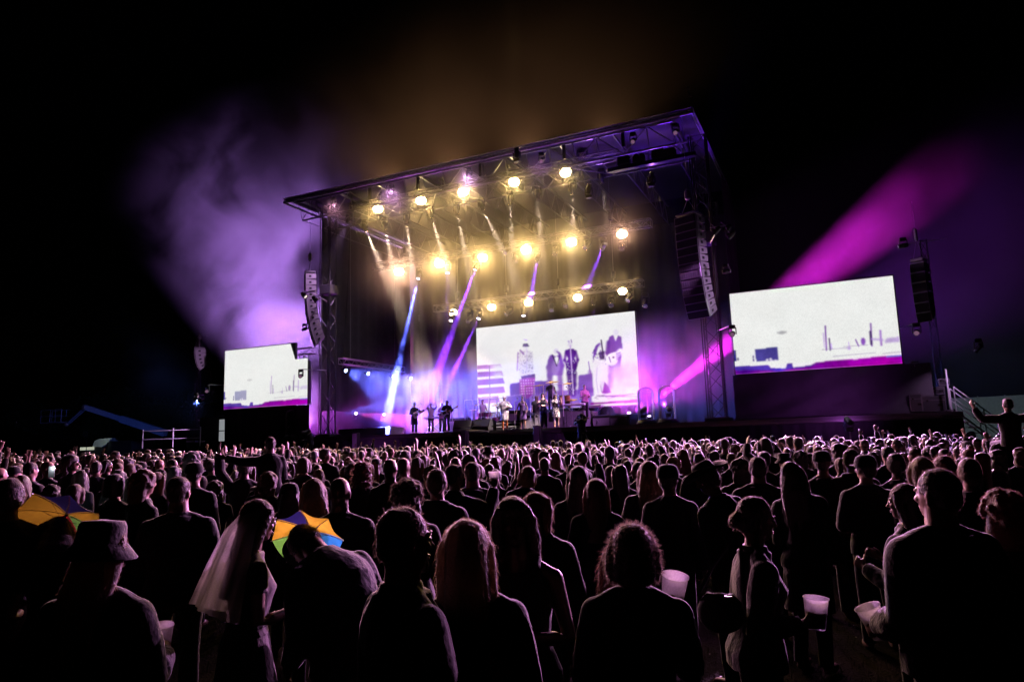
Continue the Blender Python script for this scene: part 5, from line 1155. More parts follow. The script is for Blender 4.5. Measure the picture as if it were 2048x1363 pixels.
RAIN_SHADED = [fabric('shaded_panel_'+n, tuple(q*.24 for q in c)) for n, c in RCOL]  # shade on the far left hat put into darkened panel colours
RAIN = [fabric('panel_'+n, c) for n, c in (('yellow', (.85, .66, .05)), ('blue', (.04, .36, .72)), ('red', (.75, .04, .06)), ('green', (.20, .72, .10)), ('orange', (.85, .32, .03)), ('navy', (.03, .03, .16)))]
def umbrella_hat(base, axis, rad, label, spin, order, RAIN):
    q = Vector((0, 0, 1)).rotation_difference(Vector(axis).normalized())
    t = thing('umbrella_hat', label, 'umbrella hat', base, 0, 'rainbow umbrella hats'); t.rotation_mode = 'QUATERNION'; t.rotation_quaternion = q @ Quaternion((0, 0, 1), spin)
    N = 8; dome = lambda u: .34*rad*(1-u**1.8)
    for k in range(N):
        b = MB(); K, J_ = 6, 6; vs = []
        for j in range(J_+1):
            u = j/J_
            for i in range(K+1):
                a = 2*pi*(k+i/K)/N; sagk = 1-.10*u*sin(pi*i/K)
                vs.append((rad*u*cos(a)*sagk, rad*u*sin(a)*sagk, dome(u)-.02*u*sin(pi*i/K)))
        b.add(vs, [(j*(K+1)+i, (j+1)*(K+1)+i, (j+1)*(K+1)+i+1, j*(K+1)+i+1) for j in range(J_) for i in range(K)])
        b.build('panel', RAIN[order[k]], t, True)
        a = 2*pi*k/N; b = MB(); b.path([(rad*u*cos(a), rad*u*sin(a), dome(u)-.008) for u in np.linspace(.02, 1.03, 7)], .0028, 5)
        b.tube((.02*cos(a), .02*sin(a), .12*rad), (.5*rad*cos(a), .5*rad*sin(a), dome(.5)-.01), .002, n=4); b.build('rib', STEEL, t)
    b = MB(); b.lathe((0, 0, 0), [(.105, -.115), (.108, -.085), (.108, -.115)], 24); b.tube((0, 0, -.05), (0, 0, .36*rad), .008); 
    for k in range(4): a = k*pi/2; b.path([(.106*cos(a), .106*sin(a), -.09), (.08*cos(a), .08*sin(a), -.04), (0, 0, -.02)], .006, 5)
    b.build('head_band', BLACKM, t); return t
c = (CO[I_bow][0].matrix_world.to_3x3() @ CO[I_bow][1].Rh @ Vector((0, 0, 1))).normalized()
UAX = -fw*(-.86)+up*.38+rt*.06
umbrella_hat(HW(I_bow, (0, -.01, .30))+UAX*.02+rt*.10-up*.045, UAX, .212, 'rainbow umbrella hat with yellow, blue and green panels on the bowing man', .35, [1, 1, 2, 3, 0, 5, 0, 0], RAIN)
UAX2 = fw*.80+up*.45-rt*.05
umbrella_hat(HW(I_umb2, (0, -.01, .29))-up*.07, UAX2, .29, 'dim rainbow umbrella hat at the far left above the bucket hat', .2, [0, 3, 2, 2, 0, 0, 5, 5], RAIN_SHADED)
# shoulder bag of the profile person
bp_ = atd(1442, 1225, 3.55); t = thing('shoulder_bag', 'dark shoulder bag hanging behind the profile person with beer', 'bag', bp_)
b = MB(); b.ell((0, 0, 0), (.12, .06, .10)); b.bbox((0, 0, .03), (.21, .09, .13), .04); jb = b.build('bag_body', BLACKM, t, True)
b = MB(); b.path([(-.10, 0, .10), (-.03, 0, .22), (.10, .02, .40)], .010, 6); b.path([(.12, 0, .10), (.12, 0, .22), (.12, .02, .40)], .010, 6); b.build('strap', BLACKM, t)
b = MB(); b.tube((.03, -.05, .09), (.07, -.05, .09), .006); b.build('clasp', STEEL, t)
# carriers below the two raised people
def carrier(i, h, lab, hair):
    o = CO[i][0]; x, y = o.location.x, o.location.y; rz = o.rotation_euler.z; d = Rz(rz) @ Vector((0, .10, 0))
    p = crowd_person(x+d.x, y+d.y, gz(x), h, rz, 'plain', hair, HC[0], CC[0]); tag(p, lab, 'person', 'people in the audience'); PLACED.append((x, y, .4))
carrier(I_kid, (CO[I_kid][0].location.z+.93*.80-gz(CO[I_kid][0].location.x))/.84, 'man carrying the child with the stretched arm on the shoulders', 'short')
carrier(I_kid2, (CO[I_kid2][0].location.z+.93*.86-gz(CO[I_kid2][0].location.x))/.84, 'person carrying the one with spread arms at the right edge', 'short')
# phone torch in the crowd
pp = atd(103, 943, 9.5); t = thing('phone', 'phone with its white torch on, held up in the crowd at the left', 'phone', pp, view_ang(pp.x, pp.y))
MB().bbox((0, 0, 0), (.075, .009, .155), .006).build('case', BLACK, t); b = MB(); b.lathe((0, 0, 0), [(.002, 0), (.014, 0), (.014, .004), (.002, .004)], 12, Matrix.Translation((.02, -.006, .05)) @ Matrix.Rotation(pi/2, 4, 'X')); b.build('torch', emat('torch_light', (.85, .93, 1), 90), t)
L = bpy.data.lights.new('torch_lamp', 'POINT'); L.energy = 3; L.color = (.85, .93, 1); L.shadow_soft_size = .01; lo = bpy.data.objects.new('torch_lamp', L); COL.objects.link(lo); lo.parent = t; lo.location = (.02, -.05, .05)
q_ = crowd_person(pp.x-.05, pp.y-.35, gz(pp.x), 1.68, view_ang(pp.x, pp.y), 'phone', 'long', HC[2], CC[0]); tag(q_, 'long haired person holding up the phone with its torch on', 'person', 'people in the audience'); PLACED.append((pp.x, pp.y-.3, .4))

# ---- the rest of the crowd
r = random.Random(21)
cells = {}
def free(x, y, d):
    k = (int(x//1), int(y//1))
    for a in (-1, 0, 1):
        for b_ in (-1, 0, 1):
            for (u, v, q) in cells.get((k[0]+a, k[1]+b_), ()):
                if (u-x)**2+(v-y)**2 < ((d+q)*.5)**2*1.0: return False
    return True
def put(x, y, d): cells.setdefault((int(x//1), int(y//1)), []).append((x, y, d))
for x, y, q in PLACED: put(x, y, .62)
pts = []
for n in range(26000):
    dpt = 7.0+28*math.sqrt(r.random()); u = r.uniform(-.80, .80)
    p = fw*dpt+rt*(u*dpt); x, y = p.x, p.y
    if y > 30.2 or x < -47 or x > 16: continue
    if (u > .08 and dpt < 8.4) or (u > .22 and dpt < 10 and r.random() < .6): continue
    if sin(x*.9+1.3)*sin(y*.8+.4)+.5*sin(x*.37-y*.5) > .75 and r.random() < .75: continue
    q = .50+.10*r.random()+(.12 if dpt < 11 else 0)
    if x > 3.5 and y > 24: continue
    if free(x, y, q): put(x, y, q); pts.append((dpt, x, y))
pts.sort()
poses_w = ['plain']*6+['plain_f']*9+['hold']*5+['folded']*3+['right_up']+['left_up']+['both_up']+['clap']*2+['look_right']*3+['look_left']*4+['lean_f']*4+['phone']
femp = ('plain_f', 'both_up', 'look_left', 'lean_f')
def pick(r):
    pose = r.choice(poses_w); f = pose in femp or (pose in ('hold', 'folded', 'clap', 'phone') and r.random() < .5)
    hair = r.choice(['long', 'long', 'straight', 'straight', 'bob', 'bun', 'pony', 'curly', 'bushy', 'lowbun']) if f else r.choice(['short', 'short', 'short', 'short', 'short', 'buzz', 'buzz', None, 'short', 'bushy', 'curly', 'bob'])
    hat = None
    if r.random() < (.05 if f else .16): hat = r.choice(['cap', 'cap', 'bucket'])
    hi = r.choice([0, 0, 1, 1, 2, 3, 3, 4, 5]) if f else r.choice([0, 0, 1, 1, 2, 5]); ci = r.choice([0, 0, 0, 1, 1, 2, 3, 4, 5]); tee = r.random() < .35
    h = r.gauss(1.655, .07) if f else r.gauss(1.77, .075)
    return pose, f, hair, hat, hi, ci, tee, max(1.52, min(1.92, h))
NIND = 300-len([o for o in COL.objects if o.name.split('.')[0] == 'person' and o.parent is None])
HN = {'short': 'short {} hair', 'buzz': 'cropped {} hair', 'long': 'long loose {} hair', 'straight': 'long straight {} hair', 'bob': '{} bob', 'bun': '{} top knot', 'pony': '{} ponytail', 'curly': 'curly {} hair', 'bushy': 'bushy {} hair', 'lowbun': '{} low bun', None: 'bald head'}
PN = {'plain': '', 'plain_f': '', 'hold': '', 'folded': ', arms folded', 'right_up': ', right arm raised', 'left_up': ', left arm raised', 'both_up': ', both arms raised', 'clap': ', hands clapping', 'fist': ', fist raised', 'look_right': ', looking right', 'look_left': ', looking left', 'lean_f': ', leaning aside', 'phone': ', hand lifted'}
def zone(px):
    for e, n in ((160, 'far left'), (285, 'below the lift basket'), (400, 'before the white railing'), (520, 'below left screen'), (620, 'below left domes'), (760, 'left of the guitarists'), (880, 'below the guitarists'), (960, 'below the monitors'), (1060, 'below the singers'), (1170, 'below the drums'), (1290, "below central screen's right part"), (1450, 'below the right tower'), (1600, "below right screen's left half"), (1800, "below right screen's right half"), (1910, 'below the flight cases')):
        if px < e: return n
    return 'far right'
IND = []; REST = []
for dpt, x, y in pts:
    v = pick(r); rz = math.atan2(-(-16.5-x), 37-y)+r.gauss(0, .22)
    (IND if len(IND) < NIND else REST).append((dpt, x, y, rz, v))
recs = []
for dpt, x, y, rz, (pose, f, hair, hat, hi, ci, tee, h) in IND:
    o = crowd_person(x, y, gz(x), h, rz, pose, 'short' if hat and hair is None else hair, HC[hi], CC[ci], tee, hat, SKIND if r.random() < .06 else None)
    px_, py_, _ = to_px((x, y, gz(x)+h))
    d = (HN[hair] if not hat else ('cap over ' if hat == 'cap' else 'bucket hat over ')+HN[hair or 'short']).format(HAIRC[hi][1])
    base = f"{CLOTHES[ci][1]} {'t-shirt' if tee else 'jacket'}, {d}{PN[pose]}"
    recs.append((base, zone(px_), px_, dpt, o))
def unique_labels(recs):
    groups = {}
    for q in recs: groups.setdefault((q[0], q[1]), []).append(q)
    for (base, zn), L in groups.items():
        L.sort(key=lambda q: q[3])
        for i, q in enumerate(L):
            extra = '' if len(L) == 1 else [', nearest such', ', second nearest', ', third nearest', ', fourth nearest', ', fifth nearest'][min(i, 4)]
            lab = f"{base}, {zn}{extra}"; tag(q[4], lab, 'person', 'people in the audience')
unique_labels(recs)
# everything farther away reads as one mass of heads
def mass():
    parts = {}
    def arr(me, M=None):
        k = (me.name_full, None if M is None else tuple(map(tuple, M)))
        if k not in parts:
            nv = len(me.vertices); co = np.empty(nv*3, np.float32); me.vertices.foreach_get('co', co); co = co.reshape(-1, 3)
            if M is not None: A = np.array(M); co = co @ A[:3, :3].T+A[:3, 3]
            me.calc_loop_triangles(); nt_ = len(me.loop_triangles); t = np.empty(nt_*3, np.int32); me.loop_triangles.foreach_get('vertices', t); t = t.reshape(-1, 3)
            keep = np.ones(nv, bool) if M is not None else co[:, 2] > .78
            t = t[keep[t].all(1)]; idx = np.cumsum(keep)-1; parts[k] = (co[keep], idx[t])
        return parts[k]
    V, F, MI, CL = [], [], [], []; base = 0
    for dpt, x, y, rz, (pose, f, hair, hat, hi, ci, tee, h) in REST:
        p = PO[pose]; HMx = p['sk'].HM(); s = h/1.75; cz, sz = cos(rz), sin(rz); rm = np.array([[cz, -sz, 0], [sz, cz, 0], [0, 0, 1]])*s
        L = [(arr(p['J']['body'].me), 0, (1, 1, 1, 1)), (arr((p['tee'] if tee else p['J']['top']).me), 1, CC[ci])]
        if hair: L.append((arr(HJ[hair].me, HMx), 2, HC[hi]))
        if hat: L.append((arr(HATJ[hat], HMx), 1, CC[0]))
        for (co, tr), mi, col in L:
            V.append(co @ rm.T+np.array([x, y, gz(x)])); F.append(tr+base); MI.append(np.full(len(tr), mi, np.int32)); CL.append(np.tile(np.array(col, np.float32), (len(co), 1))); base += len(co)
    if not V: return
    V = np.concatenate(V).astype(np.float32); F = np.concatenate(F).astype(np.int32); MI = np.concatenate(MI); CL = np.concatenate(CL)
    me = bpy.data.meshes.new('crowd'); me.vertices.add(len(V)); me.vertices.foreach_set('co', V.ravel()); me.loops.add(F.size); me.loops.foreach_set('vertex_index', F.ravel())
    me.polygons.add(len(F)); me.polygons.foreach_set('loop_start', np.arange(0, F.size, 3, dtype=np.int32)); 
    me.polygons.foreach_set('material_index', MI); me.polygons.foreach_set('use_smooth', np.ones(len(F), bool))
    at_ = me.color_attributes.new('tint', 'FLOAT_COLOR', 'POINT'); at_.data.foreach_set('color', CL.ravel())
    me.materials.append(SKIN); me.materials.append(mat('crowd_cloth', (0, 0, 0), .85, var=.2, sheen=1.0, spec=.35, attr='tint')); me.materials.append(mat('crowd_hair', (0, 0, 0), .42, var=.2, sheen=1.0, spec=.7, attr='tint'))
    me.update(); me.validate(); o = bpy.data.objects.new('crowd', me); COL.objects.link(o); tag(o, kind='stuff')
    print('crowd', len(IND), 'single,', len(REST), 'in the mass,', len(F), 'tris')
mass()
print('audience', round(time.time()-T0, 1))
# ================================================================ SPEAKERS
def deck_pt(px, Y, z=DZ): d = ray(px, 850); return Vector((d.x*Y/d.y, Y, z))
def array_meshes():
    d = {}; b = MB(); W, D, H = 1.6, .95, .385
    fv = [(-W/2, 0, -H/2), (W/2, 0, -H/2), (W/2, 0, H/2), (-W/2, 0, H/2)]; bv = [(-W/2, D, -H*.36), (W/2, D, -H*.36), (W/2, D, H*.36), (-W/2, D, H*.36)]
    b.add(fv+bv, [(0, 1, 2, 3), (5, 4, 7, 6), (1, 5, 6, 2), (4, 0, 3, 7), (3, 2, 6, 7), (4, 5, 1, 0)]); d['cabinet'] = b.mesh('cabinet', GREYF)
    b = MB(); b.bbox((0, -.012, 0), (W-.06, .03, H-.05), .012); b.cur = 0
    for k in range(9): b.box((-W/2+.12+k*(W-.24)/8, -.03, 0), (.012, .012, H-.08))
    d['grille'] = b.mesh('grille', BLACKM)
    b = MB(); b.bbox((W/2+.008, D*.48, 0), (.03, .20, .13), .01); b.bbox((W/2+.02, D*.48, .02), (.02, .10, .05), .008); d['handle'] = b.mesh('handle', BLACK)
    b = MB(); b.box((W/2+.012, .06, 0), (.02, .05, H*.98)); d['rigging_plate'] = b.mesh('rigging_plate', CHROME)
    return d
AM = array_meshes()
def line_array(top, rz, n, label, tilt0, tilt1, s=1.0, chain=3.0):
    t = thing('line_array', label, 'loudspeakers', top, rz, 'hanging line arrays'); z = 0.0; y = 0.0
    b = MB(); b.bbox((0, .45, .12), (1.4, .9, .10), .02); [b.tube((x, .45, .15), (0, .45, .95), .015, n=5) for x in (-.6, .6)]; b.tube((0, .45, .9), (0, .45, .9+chain/s), .02, n=5); b.bbox((0, .45, 1.15), (.3, .3, .5), .06); b.build('flying_frame', STEEL, t)
    for k in range(n):
        a = R(tilt0+(tilt1-tilt0)*(k/(n-1))**2); z -= .39*cos(a)*.5; y += .39*sin(a)*.5
        c = link('cabinet', AM['cabinet'], t, (0, y, z)); c.rotation_euler = (a, 0, 0)
        for q in ('grille', 'handle', 'rigging_plate'): link(q, AM[q], c)
        z -= .39*cos(a)*.5; y += .39*sin(a)*.5
    b = MB(); b.path([(.5, 1.0, .2), (.55, 1.05, -1.5), (.5, 1.05+y*.5, z*.7), (.55, 1.0+y, z-.5), (.4, 1.1+y, z-2.2)], .025, 5); b.build('cable', BLACK, t)
    t.scale = (s,)*3; return t
p = at(1369, 432, 33.3); line_array(p, R(-20), 13, 'large line array of black speakers hanging before the right tower', 1, 24, 1.0, 4.6).scale = (.72, .9, 1)
p = at(609, 549, 33.6); line_array(p, R(-47), 12, 'long curved line array with pale sides hanging left of the stage', 2, 30, 1.0, 4.2).scale = (.55, .72, 1)
p = at(388, 699, 34.5); line_array(p, R(-40), 5, 'short line array at the far left beyond the left video screen', 4, 34, .78, 1.2).scale = (.55, .75, .80)
p = at(1833, 525, 34.0); line_array(p, R(-25), 6, 'short line array hanging beyond the right video screen', 0, 20, .88, 1.4).scale = (.36, .6, 1.12)
# masts carrying the two short arrays, each with spotlights for the singers at its top
def follow_mast(x, y, z1, label, targets):
    t = thing('speaker_mast', label, 'mast', (x, y, DZ)); MB().truss((0, 0, 0), (0, 0, z1-DZ), .25, .25, .5, .02, .01, (0, 1, 0)).build('pole', BLACK, t)
    MB().bbox((0, 0, .08), (.9, .9, .12), .02).build('base_plate', BLACK, t); MB().tube((-.9, -.1, z1-DZ-.1), (.9, -.1, z1-DZ-.1), .03).build('cross_bar', STEEL, t)
    for i, (tg, lab, wt) in enumerate(targets):
        par(Vector((x-.5+i*.5, y-.35, z1-.25)), tg, lab, (1, .85, .75), 0, 10, 1.0, 'spotlights on the speaker masts')
        o = [q for q in COL.objects if q.name.startswith('par_lamp')][-1]; l_ = lamp_light(o, (1, .80, .68), wt/KB, 9, .5, .08); l_.location = (0, 0, -.04)
    return t
pr = at(1846, 480, 35.6); pl = at(398, 672, 35.6)
SING = at(1045, 835, 34.1); GUIT = at(870, 838, 34.1)
follow_mast(pr.x, pr.y, pr.z, 'tall thin mast holding the short line array right of the right video screen', [])
follow_mast(pl.x, pl.y, pl.z, 'thin mast at the far left holding a short line array', [])
def added_boom_wash(x, y, z, tg, lb, col, wt, dg):  # added fill lamp that brightens the gear and players
    o = par(Vector((x, y, z)), tg, lb, tuple(.4*c for c in col), 0, 10, 1.0, 'added spotlights on the tower booms'); l_ = lamp_light(o, col, wt, dg, .8, .1); l_.location = (0, 0, -.04)
def added_boom_spots(x, y, z, tx, ty, lab, targets):  # added booms and lamps standing in for front-of-house spots
    t = thing('added_spot_boom', lab, 'boom', (x, y, z), 0); MB().tube((0, 0, .3), (tx-x, ty-y, .3), .04).build('arm', STEEL, t); MB().tube((-.4, 0, .3), (.4, 0, .3), .03).build('cross_bar', STEEL, t)
    for i, (tg, lb, wt) in enumerate(targets):
        o = par(Vector((x-.25+i*.5, y-.1, z)), tg, lb, (1, .85, .75), 0, 10, 1.0, 'added spotlights on the tower booms')
        l_ = lamp_light(o, (1, .80, .66), wt/KB, 9, .5, .08); l_.location = (0, 0, -.04)
added_boom_spots(-4.2, 32.3, 11.2, -5.0, 35.0, 'added steel boom with two spotlights reaching forward from the right roof tower', [(SING+Vector((-1.2, 0, 0)), 'added spotlight on the right boom aimed at the singer in the hat', 30000), (SING+Vector((1.6, 0, 0)), 'added spotlight on the right boom aimed at the dancers', 30000)])
added_boom_spots(-28.0, 32.3, 11.0, -29.0, 35.0, 'added steel boom with a spotlight reaching forward from the left roof tower', [(GUIT, 'added spotlight on the left boom aimed at the guitarists', 9000)])
added_boom_wash(-3.8, 32.1, 10.9, deck_pt(1075, 36.2, DZ+1), 'added violet wash lamp on the right boom lighting the drums', (.75, .25, 1.0), 9000, 34)
added_boom_wash(-27.3, 32.1, 10.6, deck_pt(850, 36.0, DZ+1), 'added violet wash lamp on the left boom lighting the guitarists', (.45, .18, 1.0), 5000, 40)
# ================================================================ BAND
BAND = []
def perf(px, Y, rel, label, h=1.75, z=DZ, sk=None, hair=None, hcol=0, ccol=0, tcol=0, hat=None, hatcol=None, skin=None, **kw):
    sk = Skel(**(sk or {})); kw.setdefault('voxel', .010); kw.setdefault('dec', .25); kw.setdefault('seed', 200+len(BAND))
    J, hands = person_parts(sk, skin=skin, **kw); hj = remesh(hair_mb(hair, 3), .010, 'hair', HAIRM, .4, 1, .003, 45, 3) if hair else None
    BAND.append((px, Y, rel, label, h, z, sk, J, hands, hj, hcol, ccol, tcol, hat, hatcol)); return len(BAND)-1
GARM = ((.55, .25, -.85), (.55, .70, .25))
P_g1 = perf(829, 34.2, 215, 'guitarist in a long dark coat and pale hat at the left of the stage', hair='short', hcol=5, ccol=0, hat='bucket', hatcol=(.7, .68, .66, 1), top='coat', arms=(((.6, .3, -.5), (.5, .8, .55)), ((.4, .05, -1), (-.5, .8, .15))), curl=(.9, .8))
P_tr = perf(862, 35.2, 200, 'musician in a white shirt between the two guitarists with both hands raised', hair='short', hcol=1, ccol=(.6, .58, .62, 1), arms=('clap', 'clap'), curl=(.8, .8), top='tee', sleeve=.7)
P_bk = perf(884, 36.0, 190, 'musician half hidden behind the guitarist in black', hair='short', hcol=0, ccol=(.3, .12, .2, 1), arms=('hold', 'hold'), top='tee')
P_g2 = perf(894, 33.95, 158, 'guitarist in black playing a pale guitar left of the monitors', hair='short', hcol=0, ccol=0, skin=SKIND, arms=(((.55, .25, -.75), (.6, .75, .25)), ((.4, .1, -1), (-.5, .85, .1))), curl=(.9, .8), wide=1.12)
P_hat = perf(1010, 33.95, 176, 'singer in a wide pale hat, patterned jacket and orange trousers', h=1.78, hair='short', hcol=0, ccol=(.5, .5, .52, 1), tcol=(.45, .13, .03, 1), hat='brimmed', hatcol=(.75, .74, .72, 1), skin=SKIND, arms=(((.6, .1, -.9), (-.3, .9, .2)), ((.7, .0, -.8), (-.3, .8, .3))), curl=(.8, .8), top='coat', wide=1.1, loose=.03)
P_pur = perf(1046, 33.95, 165, 'singer with short hair in a short dark purple dress at a microphone', h=1.72, fem=True, hair='buzz', hcol=0, ccol=(.05, .02, .09, 1), tcol=(.05, .02, .09, 1), skin=SKIND, top='tank', bottom='skirt', arms=(((.5, .2, -1), (.0, .6, -.8)), ((.45, -.1, -1), (.15, .35, -.9))), curl=(.5, .5), stride=.05)
P_bald = perf(1074, 34.8, 190, 'bald man in a black t-shirt beside the singer in purple', h=1.78, ccol=0, tcol=(.06, .055, .07, 1), skin=SKIND, top='tee', sleeve=.5, arms=('hold', 'down'), curl=(.7, .5), wide=1.15)
P_cur = perf(1088, 34.1, 172, 'curly haired dancer in dark glittering clothes with bare arms', h=1.83, fem=True, hair='curly', hcol=0, ccol=0, tcol=(.03, .03, .12, 1), top='tank', arms=('fold', 'phone'), curl=(.5, .8))
P_flo = perf(1113, 33.95, 190, 'long haired dancer in a short black and white dress', h=1.72, fem=True, hair='long', hcol=0, ccol=(.30, .28, .27, 1), tcol=(.25, .23, .22, 1), top='tee', sleeve=.5, bottom='skirt', arms=('phone', 'hold'), curl=(.8, .6), stride=.06)
P_dr = perf(1104, 36.6, 185, 'percussionist in a dark shirt standing on the riser behind the dancers', z=DZ+.9, h=1.8, hair='short', hcol=2, ccol=(.06, .055, .06, 1), arms=('low', 'low'), curl=(.9, .9), top='tee', sleeve=.5)
P_key = perf(1172, 35.6, 205, 'musician in a pink and white top at the right behind the cameraman', h=1.8, z=DZ+.45, hair='short', hcol=2, ccol=(.55, .22, .38, 1), arms=('hold', 'hold'), top='tee', wide=1.1)
P_drum = perf(966, 37.4, 180, 'drummer in a white shirt seated behind the clear screens', h=1.75, z=DZ+.15, hair='short', hcol=1, ccol=(.65, .62, .66, 1), arms=('low', 'low'), curl=(.9, .9), sit=True, top='tee', sleeve=.5)
P_cam1 = perf(622, 32.2, 40, 'cameraman in dark clothes behind a tripod camera under the left glass domes', z=1.40, hair='short', hcol=0, ccol=0, sk=dict(lean=14, head=(-10, 10, 0)), arms=('reach', 'clap'), curl=(.8, .8))
P_cam2 = perf(1163, 32.2, 12, 'cameraman in a dark cap with his camera before the stage at right of centre', z=1.50, hair='short', hcol=0, ccol=0, hat='cap', arms=('phone', 'clap'), curl=(.8, .8), wide=1.15)
flush()
BO = []
for px, Y, rel, label, h, z, sk, J, hands, hj, hcol, ccol, tcol, hat, hatcol in BAND:
    p = deck_pt(px, Y, z); s = h/1.75; o = bpy.data.objects.new('person', J['body'].me); COL.objects.link(o)
    o.location = p; o.rotation_euler = (0, 0, view_ang(p.x, p.y)+R(rel)); o.scale = (s,)*3; tag(o, label, 'person', 'people on and before the stage')
    g = lambda c: CC[c] if isinstance(c, int) else c
    if 'top' in J: child(J['top'].name, J['top'].me, o, g(ccol))
    if 'bottom' in J: child(J['bottom'].name, J['bottom'].me, o, g(tcol))
    if hj: child('hair', hj.me, o, HC[hcol], sk.HM())
    if hat: child('cap' if hat == 'cap' else 'hat', HATJ[hat], o, hatcol or CC[0], sk.HM())
    for ch in o.children:
        if not ch.name.startswith('hair'): ch.material_slots[0].link = 'OBJECT'; ch.material_slots[0].material = BANDCLOTH
    BO.append((o, sk, [hand_world(o, q) for q in hands]))
bpy.context.view_layer.update()
# black and white pattern on the hat singer's jacket
M = mat('maze_print', (.6, .6, .6), .8); nn = M.node_tree.nodes; l = M.node_tree.links
br = nn.new('ShaderNodeTexBrick'); br.inputs['Scale'].default_value = 9; br.inputs['Color1'].default_value = (.7, .68, .7, 1); br.inputs['Color2'].default_value = (.6, .58, .6, 1); br.inputs['Mortar'].default_value = (.01, .01, .012, 1); br.inputs['Mortar Size'].default_value = .04
tc = nn.new('ShaderNodeTexCoord'); mp = nn.new('ShaderNodeMapping'); mp.inputs['Rotation'].default_value = (R(90), 0, 0); l.new(tc.outputs['Object'], mp.inputs[0]); l.new(mp.outputs[0], br.inputs['Vector']); l.new(br.outputs[0], nn['Principled BSDF'].inputs['Base Color'])
for ch in BO[P_hat][0].children:
    if ch.name.startswith('coat'): ch.material_slots[0].link = 'OBJECT'; ch.material_slots[0].material = M
M2 = mat('flower_print', (.5, .5, .5), .8, scale=18, var=.0); nn = M2.node_tree.nodes; vo = nn.new('ShaderNodeTexNoise'); vo.inputs['Scale'].default_value = 9; cr_ = nn.new('ShaderNodeValToRGB'); cr_.color_ramp.elements[0].position = .52; cr_.color_ramp.elements[1].position = .56
cr_.color_ramp.elements[0].color = (.012, .01, .012, 1); cr_.color_ramp.elements[1].color = (.6, .56, .45, 1); M2.node_tree.links.new(vo.outputs[0], cr_.inputs[0]); M2.node_tree.links.new(cr_.outputs[0], nn['Principled BSDF'].inputs['Base Color'])
for ch in BO[P_flo][0].children:
    if ch.name.startswith(('t_shirt', 'skirt')): ch.material_slots[0].link = 'OBJECT'; ch.material_slots[0].material = M2
# ---- guitars
def guitar(i, label, col, ang, off=(0, 0, 0)):
    o, sk, h = BO[i]; s = o.scale[0]; t = thing('electric_guitar', label, 'guitar', o.matrix_world @ Vector((.02+off[0], .23+off[1], 1.06+off[2]))); 
    t.rotation_euler = (0, -ang, o.rotation_euler.z+pi)          # neck along local +X, face towards local -Y
    pts = [(-.23, .05), (-.21, .13), (-.12, .165), (-.03, .125), (.06, .12), (.15, .17), (.20, .13), (.13, .06), (.10, .0), (.14, -.07), (.19, -.12), (.14, -.155), (.05, -.12), (-.04, -.13), (-.14, -.17), (-.22, -.12)]
    b = MB(); n = len(pts); b.add([(x, -.022, z) for x, z in pts]+[(x, .022, z) for x, z in pts], [tuple(range(n)), tuple(range(2*n-1, n-1, -1))]+[(i_, n+i_, n+(i_+1) % n, (i_+1) % n) for i_ in range(n)]); b.build('body', col, t)
    MB().bbox((.42, -.01, .005), (.62, .03, .055), .008).build('neck', WOOD, t); b = MB(); b.bbox((.80, -.005, .012), (.17, .025, .08), .01); [b.tube((.74+k*.025, -.005, .05), (.74+k*.025, -.005, .075), .006) for k in range(6)]; b.build('headstock', WOOD, t)
    b = MB(); b.bbox((-.02, -.027, 0), (.20, .008, .13), .003); b.build('pick_guard', BLACK, t); b = MB(); [b.bbox((x, -.034, 0), (.025, .012, .085), .003) for x in (-.06, 0, .06)]; b.build('pickup', CHROME, t)
    sh = t.matrix_basis.inverted() @ (o.matrix_world @ Vector((.12, -.02, 1.47))); b = MB(); b.path([(-.20, .03, .05), sh*.5+Vector((-.1, -.02, .1)), sh, Vector((.10, .03, .12))], .018, 6); b.build('strap', BLACKM, t)
guitar(P_g1, 'white electric guitar held up by the guitarist in the coat', CREAM, .45)
guitar(P_g2, 'pale electric guitar of the guitarist in black', CREAM, .38)
# ---- microphone stands
def mic_stand(p, h, label, boom=(0, 0, 0)):
    t = thing('microphone_stand', label, 'microphone', p, 0, 'microphone stands on stage'); b = MB(); b.tube((0, 0, 0), (0, 0, h), .012); b.build('pole', STEEL, t)
    b = MB(); [b.tube((0, 0, .12), (.28*cos(a), .28*sin(a), .01), .010) for a in (0, 2.1, 4.2)]; b.build('tripod_base', STEEL, t); e = Vector((0, 0, h)); q = e+Vector(boom)
    b = MB(); b.tube(e, q, .009); b.build('boom', STEEL, t); b = MB(); d = Vector((.0, -.08, .03)); b.tube(q, q+d*1.8, .014); b.ell(q+d*2.1, (.026, .026, .026)); b.build('microphone', BLACK, t)
mic_stand(deck_pt(1030, 33.8), 1.45, 'microphone stand before the singer in purple', (.25, 0, .12)); mic_stand(deck_pt(838, 33.8), 1.5, 'microphone stand before the guitarist in the coat', (.2, 0, .1))
mic_stand(deck_pt(1145, 35.2), 1.9, 'tall microphone stand at the right end of the drum riser', (-.2, 0, .2)); mic_stand(deck_pt(1062, 34.2), 1.5, 'microphone stand between the singer in purple and the bald man', (.2, 0, .1))
mic_stand(deck_pt(905, 33.8), 1.5, 'microphone stand by the guitarist in black', (-.2, 0, .1))
